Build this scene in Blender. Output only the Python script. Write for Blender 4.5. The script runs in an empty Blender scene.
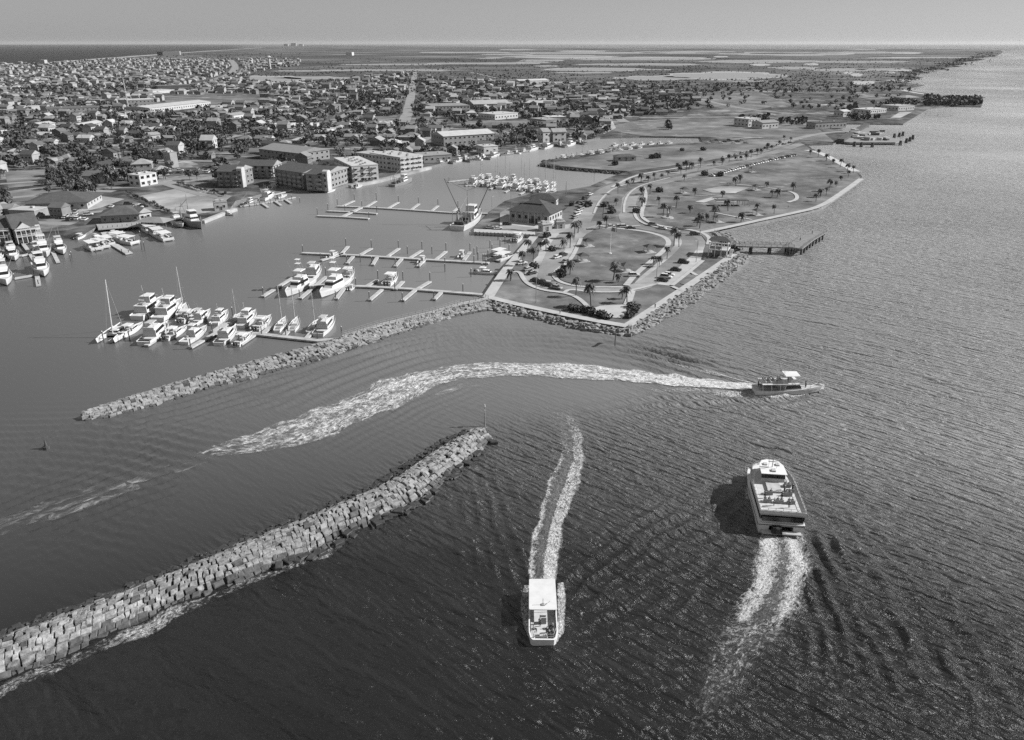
import bpy, math, random
import numpy as np
from mathutils import Vector
from mathutils.geometry import tessellate_polygon
random.seed(7); rng = np.random.default_rng(7)
R = math.radians
scene = bpy.context.scene
COL = scene.collection
# ------------------------------------------------------------------ camera and survey helper
F, H, PITCH = 770.0, 85.0, math.atan(327/770)
SP, CP = math.sin(PITCH), math.cos(PITCH)
def G(px, py, z=0.0):
    """point of the place, at height z, that the survey photograph shows at (px, py)"""
    v = (py-370)/F; u = (px-512)/F; t = (H-z)/(SP+v*CP)
    return Vector((t*u, t*(CP-v*SP), z))
def P(x, y, z=0.0):
    """world -> survey pixel"""
    t = y*CP+(H-z)*SP
    w = (-y*SP+(H-z)*CP)/t
    return 512+F*x/t, 370+F*w
def inside(x, y, poly):
    c = False; n = len(poly); j = n-1
    for i in range(n):
        a, b = poly[i], poly[j]
        if (a[1] > y) != (b[1] > y) and x < (b[0]-a[0])*(y-a[1])/(b[1]-a[1])+a[0]: c = not c
        j = i
    return c
# ------------------------------------------------------------------ materials (a black and white place: greys only)
def nodes(m):
    m.use_nodes = True
    return m.node_tree.nodes, m.node_tree.links
def N(nt, typ, **k):
    n = nt.new(typ)
    for a, b in k.items(): setattr(n, a, b)
    return n
def ramp(nt, stops):
    r = nt.new('ShaderNodeValToRGB'); e = r.color_ramp.elements
    while len(e) < len(stops): e.new(0.5)
    for i, (p, c) in enumerate(stops): e[i].position = p; e[i].color = (c, c, c, 1)
    return r
def mat(name, v, rough=0.75, var=0.12, scale=0.6, bump=0.0, spec=0.3, rand=0.0, metal=0, v2=None, sc2=None, patch=None):
    """grey v, mottled by noise between v*(1-var) and v*(1+var); rand: change from object to object"""
    m = bpy.data.materials.new(name); n, l = nodes(m)
    b = n['Principled BSDF']; b.inputs['Roughness'].default_value = rough
    b.inputs['Specular IOR Level'].default_value = spec; b.inputs['Metallic'].default_value = metal
    tc = N(n, 'ShaderNodeNewGeometry')
    nz = N(n, 'ShaderNodeTexNoise'); nz.inputs['Scale'].default_value = scale; nz.inputs['Detail'].default_value = 5; nz.inputs['Roughness'].default_value = .65
    l.new(tc.outputs['Position'], nz.inputs['Vector'])
    lo, hi = (v*(1-var), v*(1+var)) if v2 is None else (v, v2)
    r = ramp(n, [(.3, lo), (.7, hi)]); l.new(nz.outputs['Fac'], r.inputs['Fac'])
    out = r.outputs['Color']
    if sc2:
        n2 = N(n, 'ShaderNodeTexNoise'); n2.inputs['Scale'].default_value = sc2; n2.inputs['Detail'].default_value = 3
        l.new(tc.outputs['Position'], n2.inputs['Vector'])
        r2 = ramp(n, [(.35, .6), (.65, 1.3)]); l.new(n2.outputs['Fac'], r2.inputs['Fac'])
        mx = N(n, 'ShaderNodeMix', data_type='RGBA', blend_type='MULTIPLY'); mx.inputs[0].default_value = 1
        l.new(out, mx.inputs[6]); l.new(r2.outputs['Color'], mx.inputs[7]); out = mx.outputs[2]
    if patch:
        n3 = N(n, 'ShaderNodeTexNoise'); n3.inputs['Scale'].default_value = patch[2]; n3.inputs['Detail'].default_value = 7; n3.inputs['Roughness'].default_value = .7
        l.new(tc.outputs['Position'], n3.inputs['Vector']); r3 = ramp(n, [(patch[1], 0), (patch[1]+.07, 1)]); l.new(n3.outputs['Fac'], r3.inputs['Fac'])
        mx = N(n, 'ShaderNodeMix', data_type='RGBA'); l.new(r3.outputs['Color'], mx.inputs[0]); l.new(out, mx.inputs[6]); mx.inputs[7].default_value = (patch[0],)*3+(1,); out = mx.outputs[2]
    if rand:
        oi = N(n, 'ShaderNodeObjectInfo'); mr = N(n, 'ShaderNodeMapRange')
        mr.inputs['To Min'].default_value = 1-rand; mr.inputs['To Max'].default_value = 1+rand
        l.new(oi.outputs['Random'], mr.inputs['Value'])
        mx = N(n, 'ShaderNodeMix', data_type='RGBA', blend_type='MULTIPLY'); mx.inputs[0].default_value = 1
        l.new(out, mx.inputs[6]); l.new(mr.outputs['Result'], mx.inputs[7]); out = mx.outputs[2]
    l.new(out, b.inputs['Base Color'])
    if bump:
        bp = N(n, 'ShaderNodeBump'); bp.inputs['Strength'].default_value = bump; bp.inputs['Distance'].default_value = .2
        l.new(nz.outputs['Fac'], bp.inputs['Height']); l.new(bp.outputs['Normal'], b.inputs['Normal'])
    return m
M = dict(
 white=mat('white_gelcoat', .66, .35, .08, .8, spec=.5, rand=.08), offwhite=mat('weathered_white', .55, .6, .18, 1.2),
 pale=mat('pale_grey_paint', .42, .6, .15, 1), grey=mat('mid_grey', .24, .7, .2, 1), dark=mat('dark_grey', .07, .6, .25, 1),
 black=mat('black_rubber', .025, .6, .1, 1), glass=mat('dark_glass', .02, .12, .1, .5, spec=.6),
 metal=mat('galvanised_metal', .45, .4, .1, 1, spec=.5, metal=.4), rope=mat('rigging', .35, .5),
 deck=mat('deck_nonskid', .5, .7, .15, .7), teak=mat('wood_deck', .3, .75, .25, 1.5),
 dock=mat('dock_concrete', .4, .8, .22, .5), pile=mat('timber_pile', .08, .8, .3, 1), pilecap=mat('pile_cap', .6, .6, .1),
 conc=mat('seawall_concrete', .36, .85, .2, .3), path=mat('path_concrete', .4, .85, .14, .25),
 asph=mat('worn_asphalt', .19, .9, .18, .12, sc2=.03), road=mat('park_road', .235, .9, .18, .2, sc2=.02),
 lot=mat('parking_concrete', .34, .9, .15, .2, sc2=.04), street=mat('town_street', .24, .9, .2, .05),
 sand=mat('sand', .33, .95, .2, .12, sc2=.02), beach=mat('beach_sand', .45, .9, .1, .01),
 lawn=mat('mown_grass', .14, .95, .38, .12, sc2=.035, patch=(.23, .60, .06)), field=mat('dry_grass', .15, .95, .4, .05, sc2=.02, patch=(.27, .58, .03)),
 rock=mat('granite_block', .235, .85, .6, 1.1, bump=1.0, rand=.32), pierdeck=mat('pier_planks', .2, .9, .3, .6), rockpale=mat('granite_rubble', .23, .85, .55, .7, bump=.8), rockdamp=mat('granite_damp', .085, .7, .5, .8, bump=.8),
 wet=mat('wet_dark_stone', .05, .5, .4, .9, bump=.5), core=mat('jetty_core', .035, .9, .3, .8),
 leaf=mat('foliage', .075, .85, .55, .5, rand=.3), leaf2=mat('foliage_light', .13, .85, .4, .5, rand=.25),
 palm=mat('palm_frond', .085, .7, .35, 1.5, rand=.2), bark=mat('bark', .12, .9, .3, 2),
 wallw=mat('house_wall_white', .46, .8, .12, .3, rand=.15), wallg=mat('house_wall_grey', .28, .8, .15, .3, rand=.3),
 hwallw=mat('cottage_wall_white', .34, .8, .15, .3, rand=.25), hwallg=mat('cottage_wall_grey', .18, .8, .15, .3, rand=.3), seaside=mat('seawall_face', .17, .9, .3, .4),
 roofw=mat('roof_white', .42, .6, .15, .25, rand=.15), roofp=mat('roof_pale', .25, .75, .15, .4, rand=.2),
 roofg=mat('roof_grey', .15, .85, .15, .5, rand=.25), roofd=mat('roof_dark', .075, .85, .2, .5, rand=.3),
 carw=mat('car_paint_white', .65, .3, .03, spec=.6), carg=mat('car_paint_silver', .3, .3, .03, spec=.6), card=mat('car_paint_dark', .035, .3, .03, spec=.6),
 tyre=mat('tyre', .02, .8), skin=mat('skin', .3, .6), cloth1=mat('cloth_dark', .05, .9, rand=.4), cloth2=mat('cloth_light', .45, .9, rand=.4), hair=mat('hair', .03, .7),
)
# ------------------------------------------------------------------ mesh building
class MB:
    def __init__(s): s.v = []; s.f = []; s.m = []
    def add(s, v, f, m=0):
        o = len(s.v); s.v += [tuple(p) for p in v]
        for q in f: s.f.append(tuple(i+o for i in q)); s.m.append(m)
        return s
    def box(s, cx, cy, z0, sx, sy, sz, rot=0, m=0, tx=1.0, ty=1.0):
        c, d = math.cos(rot), math.sin(rot); v = []
        for z, kx, ky in ((z0, 1, 1), (z0+sz, tx, ty)):
            for a, b in ((-1, -1), (1, -1), (1, 1), (-1, 1)):
                x, y = a*sx/2*kx, b*sy/2*ky
                v.append((cx+x*c-y*d, cy+x*d+y*c, z))
        return s.add(v, [(3, 2, 1, 0), (4, 5, 6, 7), (0, 1, 5, 4), (1, 2, 6, 5), (2, 3, 7, 6), (3, 0, 4, 7)], m)
    def fr(s, x0, x1, w0, w1, z0, X0, X1, W0, W1, z1, m=0):
        """frustum: base from x0 (half width w0) to x1 (half width w1) at z0, top likewise at z1"""
        v = [(x0, -w0, z0), (x1, -w1, z0), (x1, w1, z0), (x0, w0, z0), (X0, -W0, z1), (X1, -W1, z1), (X1, W1, z1), (X0, W0, z1)]
        return s.add(v, [(3, 2, 1, 0), (4, 5, 6, 7), (0, 1, 5, 4), (1, 2, 6, 5), (2, 3, 7, 6), (3, 0, 4, 7)], m)
    def tube(s, p, q, r0, r1=None, n=6, m=0):
        p, q = Vector(p), Vector(q); r1 = r0 if r1 is None else r1
        d = (q-p).normalized(); a = d.orthogonal().normalized(); b = d.cross(a); v = []
        for c, r in ((p, r0), (q, r1)):
            for i in range(n):
                t = 2*math.pi*i/n; v.append(c+(a*math.cos(t)+b*math.sin(t))*r)
        return s.add(v, [(i, (i+1) % n, n+(i+1) % n, n+i) for i in range(n)]+[tuple(range(n-1, -1, -1)), tuple(range(n, 2*n))], m)
    def poly(s, pts, z0, z1=None, m=0, ms=None):
        """flat polygon at z1 (with walls down to z0 if both are given)"""
        top = z0 if z1 is None else z1; n = len(pts)
        ar = sum(pts[i][0]*pts[(i+1) % n][1]-pts[(i+1) % n][0]*pts[i][1] for i in range(n))
        if ar < 0: pts = pts[::-1]
        v = [(p[0], p[1], top) for p in pts]
        tr = tessellate_polygon([[Vector(p) for p in v]])
        o = []
        for a, b, c in tr:
            A, B, C_ = v[a], v[b], v[c]
            o.append((a, b, c) if (B[0]-A[0])*(C_[1]-A[1])-(B[1]-A[1])*(C_[0]-A[0]) > 0 else (a, c, b))
        s.add(v, o, m)
        if z1 is not None:
            w = v+[(p[0], p[1], z0) for p in pts]
            s.add(w, [(i, i+n, (i+1) % n+n, (i+1) % n) for i in range(n)], m if ms is None else ms)
        return s
    def strip(s, pts, w, z, m=0, th=0, ends=None):
        """ribbon of width w along points (2D); th>0: with thickness below z"""
        pts = [Vector((p[0], p[1])) for p in pts]; L = []; Rr = []
        for i, p in enumerate(pts):
            d = (pts[min(i+1, len(pts)-1)]-pts[max(i-1, 0)]).normalized(); nn = Vector((-d.y, d.x))*(w/2)
            L.append(p+nn); Rr.append(p-nn)
        k = len(pts); v = [(p.x, p.y, z) for p in L]+[(p.x, p.y, z) for p in Rr]
        f = [(i, k+i, k+i+1, i+1) for i in range(k-1)]
        if th:
            v += [(a, b, c-th) for a, b, c in v]; o = 2*k
            f += [(i, i+1, o+i+1, o+i) for i in range(k-1)]+[(k+i+1, k+i, o+k+i, o+k+i+1) for i in range(k-1)]
            f += [(0, o, o+k, k), (k-1, 2*k-1, o+2*k-1, o+k-1)]
            f += [(o+i, o+i+1, o+k+i+1, o+k+i) for i in range(k-1)]
        return s.add(v, f, m)
    def gable(s, cx, cy, z, sx, sy, h, rot=0, m=0, over=.4, mg=None):
        """gable roof, ridge along local x"""
        a, b = sx/2+over, sy/2+over; c, d = math.cos(rot), math.sin(rot); t = .18
        L = [(-a, -b, 0), (a, -b, 0), (a, b, 0), (-a, b, 0), (-a, 0, h), (a, 0, h)]
        L += [(x, y, zz+t) for x, y, zz in L]
        v = [(cx+x*c-y*d, cy+x*d+y*c, z+zz) for x, y, zz in L]
        s.add(v, [(6, 7, 11, 10), (8, 9, 10, 11), (0, 1, 7, 6), (2, 3, 9, 8), (0, 6, 10, 4), (3, 4, 10, 9), (1, 5, 11, 7), (2, 8, 11, 5), (0, 4, 5, 1), (2, 5, 4, 3)], m)
        return s.add([v[0], v[3], v[4], v[1], v[2], v[5]], [(0, 1, 2), (3, 5, 4)], m if mg is None else mg)
    def hip(s, cx, cy, z, sx, sy, h, rot=0, m=0, over=.5, ridge=None):
        a, b = sx/2+over, sy/2+over; c, d = math.cos(rot), math.sin(rot)
        r = max(0.05, a-b) if ridge is None else ridge
        L = [(-a, -b, 0), (a, -b, 0), (a, b, 0), (-a, b, 0), (-r, 0, h), (r, 0, h)]
        v = [(cx+x*c-y*d, cy+x*d+y*c, z+zz) for x, y, zz in L]
        return s.add(v, [(0, 1, 5, 4), (1, 2, 5), (2, 3, 4, 5), (3, 0, 4), (3, 2, 1, 0)], m)
    def mesh(s, name, mats):
        me = bpy.data.meshes.new(name); me.from_pydata(s.v, [], s.f)
        for m in mats: me.materials.append(M[m] if isinstance(m, str) else m)
        if len(mats) > 1: me.polygons.foreach_set('material_index', s.m)
        me.update(); return me
    def build(s, name, mats, parent=None, smooth=False):
        if not isinstance(mats, (list, tuple)): mats = [mats]
        me = s.mesh(name, mats)
        if smooth: me.polygons.foreach_set('use_smooth', [True]*len(me.polygons))
        o = bpy.data.objects.new(name, me); COL.objects.link(o)
        if parent is not None: o.parent = parent
        return o
def tag(o, label=None, cat=None, group=None, kind=None):
    if label: o['label'] = label
    if cat: o['category'] = cat
    if group: o['group'] = group
    if kind: o['kind'] = kind
    return o
def thing(name, label, cat, loc=(0, 0, 0), rot=0, group=None):
    o = bpy.data.objects.new(name, None); COL.objects.link(o); o.location = loc; o.rotation_euler = (0, 0, rot)
    o.empty_display_size = .5
    return tag(o, label, cat, group)
KIDS = {}
def kids(o):
    if o.name not in KIDS: KIDS[o.name] = list(o.children)
    return KIDS[o.name]
def dup(root, loc, rot, label=None, group=None, scale=1.0):
    def cp(o, par):
        c = o.copy(); COL.objects.link(c)
        if par is not None: c.parent = par
        for k in kids(o): cp(k, c)
        return c
    r = cp(root, None); r.location = loc; r.rotation_euler = (0, 0, rot)
    r.scale = (scale,)*3 if not isinstance(scale, tuple) else scale
    if label: r['label'] = label
    if group: r['group'] = group
    return r
class Kind:
    """a prototype of a repeated thing: the first use places it, later uses copy it"""
    def __init__(s, make): s.make = make; s.src = None
    def put(s, loc, rot, label, group=None, scale=1.0):
        if s.src is None:
            s.src = s.make(); o = s.src; o.location = loc; o.rotation_euler = (0, 0, rot)
            o.scale = (scale,)*3 if not isinstance(scale, tuple) else scale
            o['label'] = label
            if group: o['group'] = group
            return o
        o = dup(s.src, loc, rot, label, None, scale)
        if group: o['group'] = group
        elif 'group' in o: del o['group']
        return o
ORD = ['first', 'second', 'third', 'fourth', 'fifth', 'sixth', 'seventh', 'eighth', 'ninth', 'tenth', 'eleventh', 'twelfth', 'thirteenth',
       'fourteenth', 'fifteenth', 'sixteenth', 'seventeenth', 'eighteenth', 'nineteenth', 'twentieth']
def nth(i):
    if i < 20: return ORD[i]
    t = {2: 'twenty', 3: 'thirty', 4: 'forty', 5: 'fifty'}[(i+1)//10]
    k = (i+1) % 10
    return {'twenty': 'twentieth', 'thirty': 'thirtieth', 'forty': 'fortieth', 'fifty': 'fiftieth'}[t] if k == 0 else t+'-'+ORD[k-1]
def px(l, z=0): return [G(x, y, z) for x, y in l]
def head(a, b):
    d = b-a; return math.atan2(d.y, d.x)
def resample(pts, step):
    out = [Vector(pts[0])]
    for a, b in zip(pts, pts[1:]):
        a, b = Vector(a), Vector(b); n = max(1, round((b-a).length/step))
        out += [a.lerp(b, i/n) for i in range(1, n+1)]
    return out
def smooth_line(pts, it=2):
    for _ in range(it):
        q = [pts[0]]
        for a, b in zip(pts, pts[1:]): q += [a.lerp(b, .25), a.lerp(b, .75)]
        pts = q+[pts[-1]]
    return pts
SKY_S, SUN_S, HAZE, EXPO, SKY_P, SKY_X = 0.045, 4.6, 1.2e-5, 0.6, 0.75, math.atan2(0.9, -0.436)*-1
# ================================================================== THE SETTING
LZ = 1.3          # height of the made ground above the water
HARB = [(-260, 285), (0, 246), (45, 241), (60, 239), (83, 238), (98, 229), (141, 226), (160, 224), (203, 223), (229, 213), (236, 203), (262, 196), (258, 186), (300, 189),
 (335, 190), (345, 187), (380, 180), (430, 168), (480, 156), (530, 150), (560, 146), (600, 139), (640, 137.5), (700, 138.5), (702, 143), (655, 146), (620, 149), (580, 157), (545, 162), (541, 165), (560, 168),
 (600, 171), (628, 173), (610, 179), (590, 188), (568, 192), (530, 196), (505, 203), (492, 212), (474, 230), (476, 234), (535, 236.5), (517, 261), (487, 299), (487, 304), (560, 319), (622, 331), (632, 331), (690, 296), (740, 256), (733, 246),
 (722, 238), (708, 233), (755, 223), (820, 209), (862, 179), (856, 171), (835, 160), (812, 150), (806, 146), (833, 145), (850, 140), (842, 131), (820, 130), (822, 126), (845, 124.5), (903, 125), (929, 109.5), (950, 107), (981, 107.5), (983, 103), (962, 98), (935, 95), (900, 90),
 (915, 88), (925, 86), (905, 83), (915, 80), (924, 78), (912, 76), (932, 73.4), (920, 72.2), (938, 70.9), (950, 69.6), (940, 68.6), (962, 66.8), (955, 65.6), (970, 64), (962, 62.6), (978, 61), (986, 59.4), (976, 58.4), (995, 57), (1003, 52.5), (1000, 50), (950, 49.2), (880, 49), (800, 49.5), (750, 49), (690, 48.6), (600, 48.5), (512, 47.5), (420, 46.5), (330, 45.2), (285, 45.5), (270, 47),
 (200, 51), (130, 56), (50, 62), (0, 65.5), (-300, 84), (-600, 100), (-600, 230)]
gm = MB(); gm.poly([G(*p) for p in HARB], -1.5, LZ, 0, 1)
def ground_mat():
    m = bpy.data.materials.new('coastal_ground'); n, l = nodes(m); b = n['Principled BSDF']
    b.inputs['Roughness'].default_value = .95; b.inputs['Specular IOR Level'].default_value = .15
    g = N(n, 'ShaderNodeNewGeometry')
    def nz(s, d, seed=0):
        t = N(n, 'ShaderNodeTexNoise'); t.inputs['Scale'].default_value = s; t.inputs['Detail'].default_value = d; t.inputs['Roughness'].default_value = .6
        mp = N(n, 'ShaderNodeMapping'); mp.inputs['Location'].default_value = (seed, seed*2, 0); l.new(g.outputs['Position'], mp.inputs['Vector']); l.new(mp.outputs[0], t.inputs['Vector']); return t
    a = nz(.012, 8); ra = ramp(n, [(.3, .045), (.5, .085), (.62, .14), (.75, .27)]); l.new(a.outputs['Fac'], ra.inputs['Fac'])
    c = nz(.09, 5, 40); rc = ramp(n, [(.35, .45), (.65, 1.7)]); l.new(c.outputs['Fac'], rc.inputs['Fac'])
    vo = N(n, 'ShaderNodeTexVoronoi'); vo.inputs['Scale'].default_value = .045; l.new(g.outputs['Position'], vo.inputs['Vector']); rv = ramp(n, [(.1, .55), (.6, 1.0), (.95, 2.0)]); l.new(vo.outputs['Color'], rv.inputs['Fac'])
    m0 = N(n, 'ShaderNodeMix', data_type='RGBA', blend_type='MULTIPLY'); m0.inputs[0].default_value = 1; l.new(rc.outputs[0], m0.inputs[6]); l.new(rv.outputs[0], m0.inputs[7]); rc = m0
    mx = N(n, 'ShaderNodeMix', data_type='RGBA', blend_type='MULTIPLY'); mx.inputs[0].default_value = 1; l.new(ra.outputs[0], mx.inputs[6]); l.new(rc.outputs[2], mx.inputs[7])
    # far marsh: large dark scrub and paler flats
    f = nz(.0012, 7, 90); rf = ramp(n, [(.36, .04), (.5, .08), (.6, .14), (.7, .24)]); l.new(f.outputs['Fac'], rf.inputs['Fac'])
    sp = N(n, 'ShaderNodeSeparateXYZ'); l.new(g.outputs['Position'], sp.inputs[0])
    mr = N(n, 'ShaderNodeMapRange'); mr.inputs['From Min'].default_value = 1500; mr.inputs['From Max'].default_value = 3000; l.new(sp.outputs['Y'], mr.inputs['Value'])
    m2 = N(n, 'ShaderNodeMix', data_type='RGBA'); l.new(mr.outputs[0], m2.inputs[0]); l.new(mx.outputs[2], m2.inputs[6]); l.new(rf.outputs[0], m2.inputs[7])
    l.new(m2.outputs[2], b.inputs['Base Color']); return m
GMAT = ground_mat()
tag(gm.build('ground', [GMAT, 'seaside']), kind='structure')
def sheet(name, polys, z, m, kind='structure'):
    q = MB()
    for p in polys: q.poly([G(x, y, LZ) for x, y in p], z)
    return tag(q.build(name, m), kind=kind)
_lz = [0]
def lane(q, pts, w, z, sm=True):
    _lz[0] = (_lz[0]+1) % 24; z += .0035*_lz[0]
    p = px(pts, LZ); p = smooth_line(p) if sm else p
    q.strip(p, w, z)
Z1, Z2, Z3, Z4 = LZ+.03, LZ+.06, LZ+.09, LZ+.22
# park lawns (everything south of the basin), then paving on top
sheet('park_lawn', [[(487, 298), (505, 272), (519, 256), (537, 236), (570, 205), (596, 188), (640, 173), (705, 163), (770, 150), (800, 142), (812, 150), (835, 160), (855, 171), (861, 178.5), (819, 208.5), (755, 222), (706, 232), (722, 238), (732, 246), (738, 255), (690, 292), (630, 328), (560, 316)]], Z1, 'lawn')
sheet('spit_field', [[(548, 163), (580, 158.5), (622, 150), (656, 147), (705, 144), (760, 139), (800, 140), (770, 148), (700, 162), (630, 171), (600, 169.5), (562, 166)]], Z1, 'field')
sheet('meadow', [[(600, 128), (640, 120), (760, 118), (800, 124), (820, 130), (835, 142), (760, 137), (705, 137), (640, 135.5)], [(690, 96), (760, 92), (790, 104), (740, 112), (700, 104)], [(330, 115), (420, 118), (470, 121), (560, 120), (520, 126), (400, 125)],
  [(5, 172), (46, 169), (50, 184), (8, 188)], [(160, 96), (270, 96), (262, 105), (170, 106)], [(0, 192), (50, 186), (46, 198), (0, 204)], [(228, 145), (268, 143), (300, 158), (270, 150), (240, 156)]], Z1, 'field')
sheet('sandy_lot', [[(140, 196), (175, 189), (192, 192), (215, 199), (226, 208), (205, 213), (170, 212), (152, 203)], [(75, 204), (100, 196), (125, 199), (100, 208), (72, 214)], [(182, 182), (215, 192), (232, 196), (225, 201), (205, 196)],
  [(500, 213), (508, 208), (556, 222), (548, 230), (500, 229)], [(595, 127), (612, 120), (616, 128), (604, 134)], [(470, 100), (505, 96), (520, 101), (500, 110), (478, 108)], [(912, 112), (900, 118), (890, 118), (900, 112)]], Z2, 'sand')
# parking areas and roads of the park
lots = [[(548, 231), (563, 225), (590, 222), (600, 224), (584, 238), (573, 259), (557, 270), (553, 276), (548, 289), (530, 284), (524, 277), (527, 266), (538, 256), (541, 243)],
        [(631, 287), (640, 277), (668, 254), (674, 246), (675, 239), (700, 234), (707, 243), (704, 250), (700, 262), (672, 286), (655, 284), (640, 289)]]
sheet('parking_lot', lots, Z2, 'lot')
rd = MB()
lane(rd, [(548, 286), (556, 284), (575, 289.5), (620, 290.5), (645, 286), (668, 268), (688, 250), (692, 240), (682, 235), (655, 230), (632, 225), (600, 222), (580, 226), (562, 238), (556, 250), (549, 268), (546, 280)], 7.5, Z3)
lane(rd, [(578, 228), (586, 214), (594, 201), (604, 190), (620, 184), (645, 178.5), (690, 171), (740, 161), (780, 151), (800, 144)], 9, Z3)
lane(rd, [(632, 226), (626, 216), (627, 205), (632, 194), (645, 186.5), (672, 180), (696, 175), (720, 169)], 9, Z3+.02)
lane(rd, [(545, 232), (520, 228), (500, 226)], 8, Z3+.02)
lane(rd, [(705, 166), (740, 158), (768, 150), (790, 143)], 6, Z3+.01)
tag(rd.build('park_road', 'road'), kind='structure')
sheet('lawn_island', [[(581, 240), (587, 234), (600, 228), (618, 229.5), (640, 232), (658, 235), (667, 240), (668, 246), (650, 261), (635, 273), (626, 285), (600, 287), (577, 285.5), (562, 281), (556, 275), (571, 262)],
   [(640, 223), (650, 226), (668, 231), (700, 232.5), (708, 234), (722, 239), (728, 247), (716, 254), (703, 262), (704, 250), (707, 243), (702, 236), (672, 232.5)],
   [(680, 284), (700, 269), (712, 270), (692, 287)], [(604, 202), (611, 198), (622, 199), (621, 212), (616, 218), (603, 219)]], Z4+.01, 'lawn')
pa = MB()
for l_, w in [([(487, 297), (510, 303), (560, 314), (600, 322), (627, 326.5)], 3.2), ([(627, 326.5), (655, 308), (690, 285), (715, 268), (734, 254.5)], 3.2), ([(488, 298), (505, 271.5), (519, 255), (534, 237)], 4.0),
  ([(512, 272.5), (520, 272), (523, 279), (529, 285.5), (544, 291), (564, 293), (576, 297), (584, 303), (590, 310)], 1.8), ([(564, 293), (570, 289.5), (590, 292.5), (620, 292.6), (640, 289), (654, 285)], 1.6),
  ([(581, 239), (571, 261), (556, 271), (553, 276), (560, 283), (580, 287.5), (622, 287.6)], 1.8), ([(626, 286), (636, 274), (651, 262), (669, 246.5), (668, 239), (655, 234), (640, 231), (615, 228.5), (600, 226)], 2.4),
  ([(627, 305), (630, 298), (632, 291)], 2.6), ([(643, 187), (646, 193), (645, 203), (641, 213), (643, 219), (652, 224), (664, 227), (690, 230), (702, 233)], 2.2), ([(602, 229), (622, 227.5), (640, 226)], 1.5), ([(636, 206), (634, 214), (638, 221), (650, 226.5), (680, 231.5)], 1.6),
  ([(594, 214), (597, 205), (604, 196), (614, 188), (640, 181)], 1.2), ([(624, 213), (624, 204), (628, 194), (640, 185.5), (670, 178)], 1.3), ([(612, 187.5), (632, 176.5), (660, 171), (700, 165)], 2.2),
  ([(702, 233), (710, 238), (708, 245)], 2), ([(672, 286), (690, 272), (703, 261)], 1.6), ([(672, 287), (684, 292)], 1.6), ([(690, 272), (697, 276)], 1.6),
  ([(703, 232.5), (725, 228), (755, 221.5), (790, 214), (820, 207.5), (842, 193), (861, 179)], 3.4), ([(715, 213), (740, 218), (752, 220)], 1.6), ([(781, 191), (790, 191.5), (797, 195), (797, 200), (788, 202.5)], 2.2), ([(720, 183), (760, 187), (782, 190)], 1.4),
  ([(646, 196.5), (690, 197), (715, 195)], 1), ([(648, 205), (675, 207)], 1)]:
    lane(pa, l_, w, Z4+.03)
pa.poly([G(x, y, LZ) for x, y in [(590, 310), (600, 306.5), (627, 305), (633, 309), (622, 319), (610, 318), (596, 316)]], Z4+.05)
tag(pa.build('footpath', 'path'), kind='structure')
sheet('sport_court', [[(702, 190), (724, 186), (750, 188), (735, 193.5), (712, 193)], [(695, 202), (712, 197.5), (720, 198), (704, 203)], [(718, 198.5), (740, 199.5), (734, 203), (716, 202)]], Z4+.02, 'lot')
# town roads
st = MB()
for l_, w in [([(231, 60), (236, 66), (232, 74), (215, 80), (195, 86), (165, 92)], 26), ([(243, 59), (246, 66), (241, 75)], 22), ([(415, 72), (412, 90), (409, 108), (404, 122)], 14), ([(375, 98), (350, 112), (325, 126), (300, 140)], 9),
   ([(0, 184), (60, 180), (110, 177), (150, 179), (200, 178)], 6), ([(-40, 203), (60, 193), (110, 188), (150, 186), (205, 179), (260, 172)], 7), ([(548, 86), (575, 95), (600, 108), (625, 122)], 12), ([(640, 118), (700, 117), (760, 117), (820, 121)], 10),
   ([(250, 130), (330, 128), (420, 130), (520, 134), (600, 128)], 8), ([(0, 130), (90, 124), (200, 118), (330, 116)], 8), ([(0, 153), (120, 148), (220, 142), (300, 140), (380, 138)], 7), ([(430, 150), (470, 146), (520, 142), (556, 139)], 7),
   ([(700, 99), (720, 104), (750, 110), (800, 114)], 9), ([(400, 160), (450, 156), (500, 150)], 6), ([(470, 72), (540, 88), (560, 98)], 10), ([(780, 143), (820, 133), (850, 131)], 8), ([(40, 215), (80, 214), (140, 207), (200, 214)], 6), ([(205, 196), (160, 183), (128, 170)], 5)]:
    lane(st, l_, w, LZ+.05)
tag(st.build('street', 'street'), kind='structure')
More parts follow.
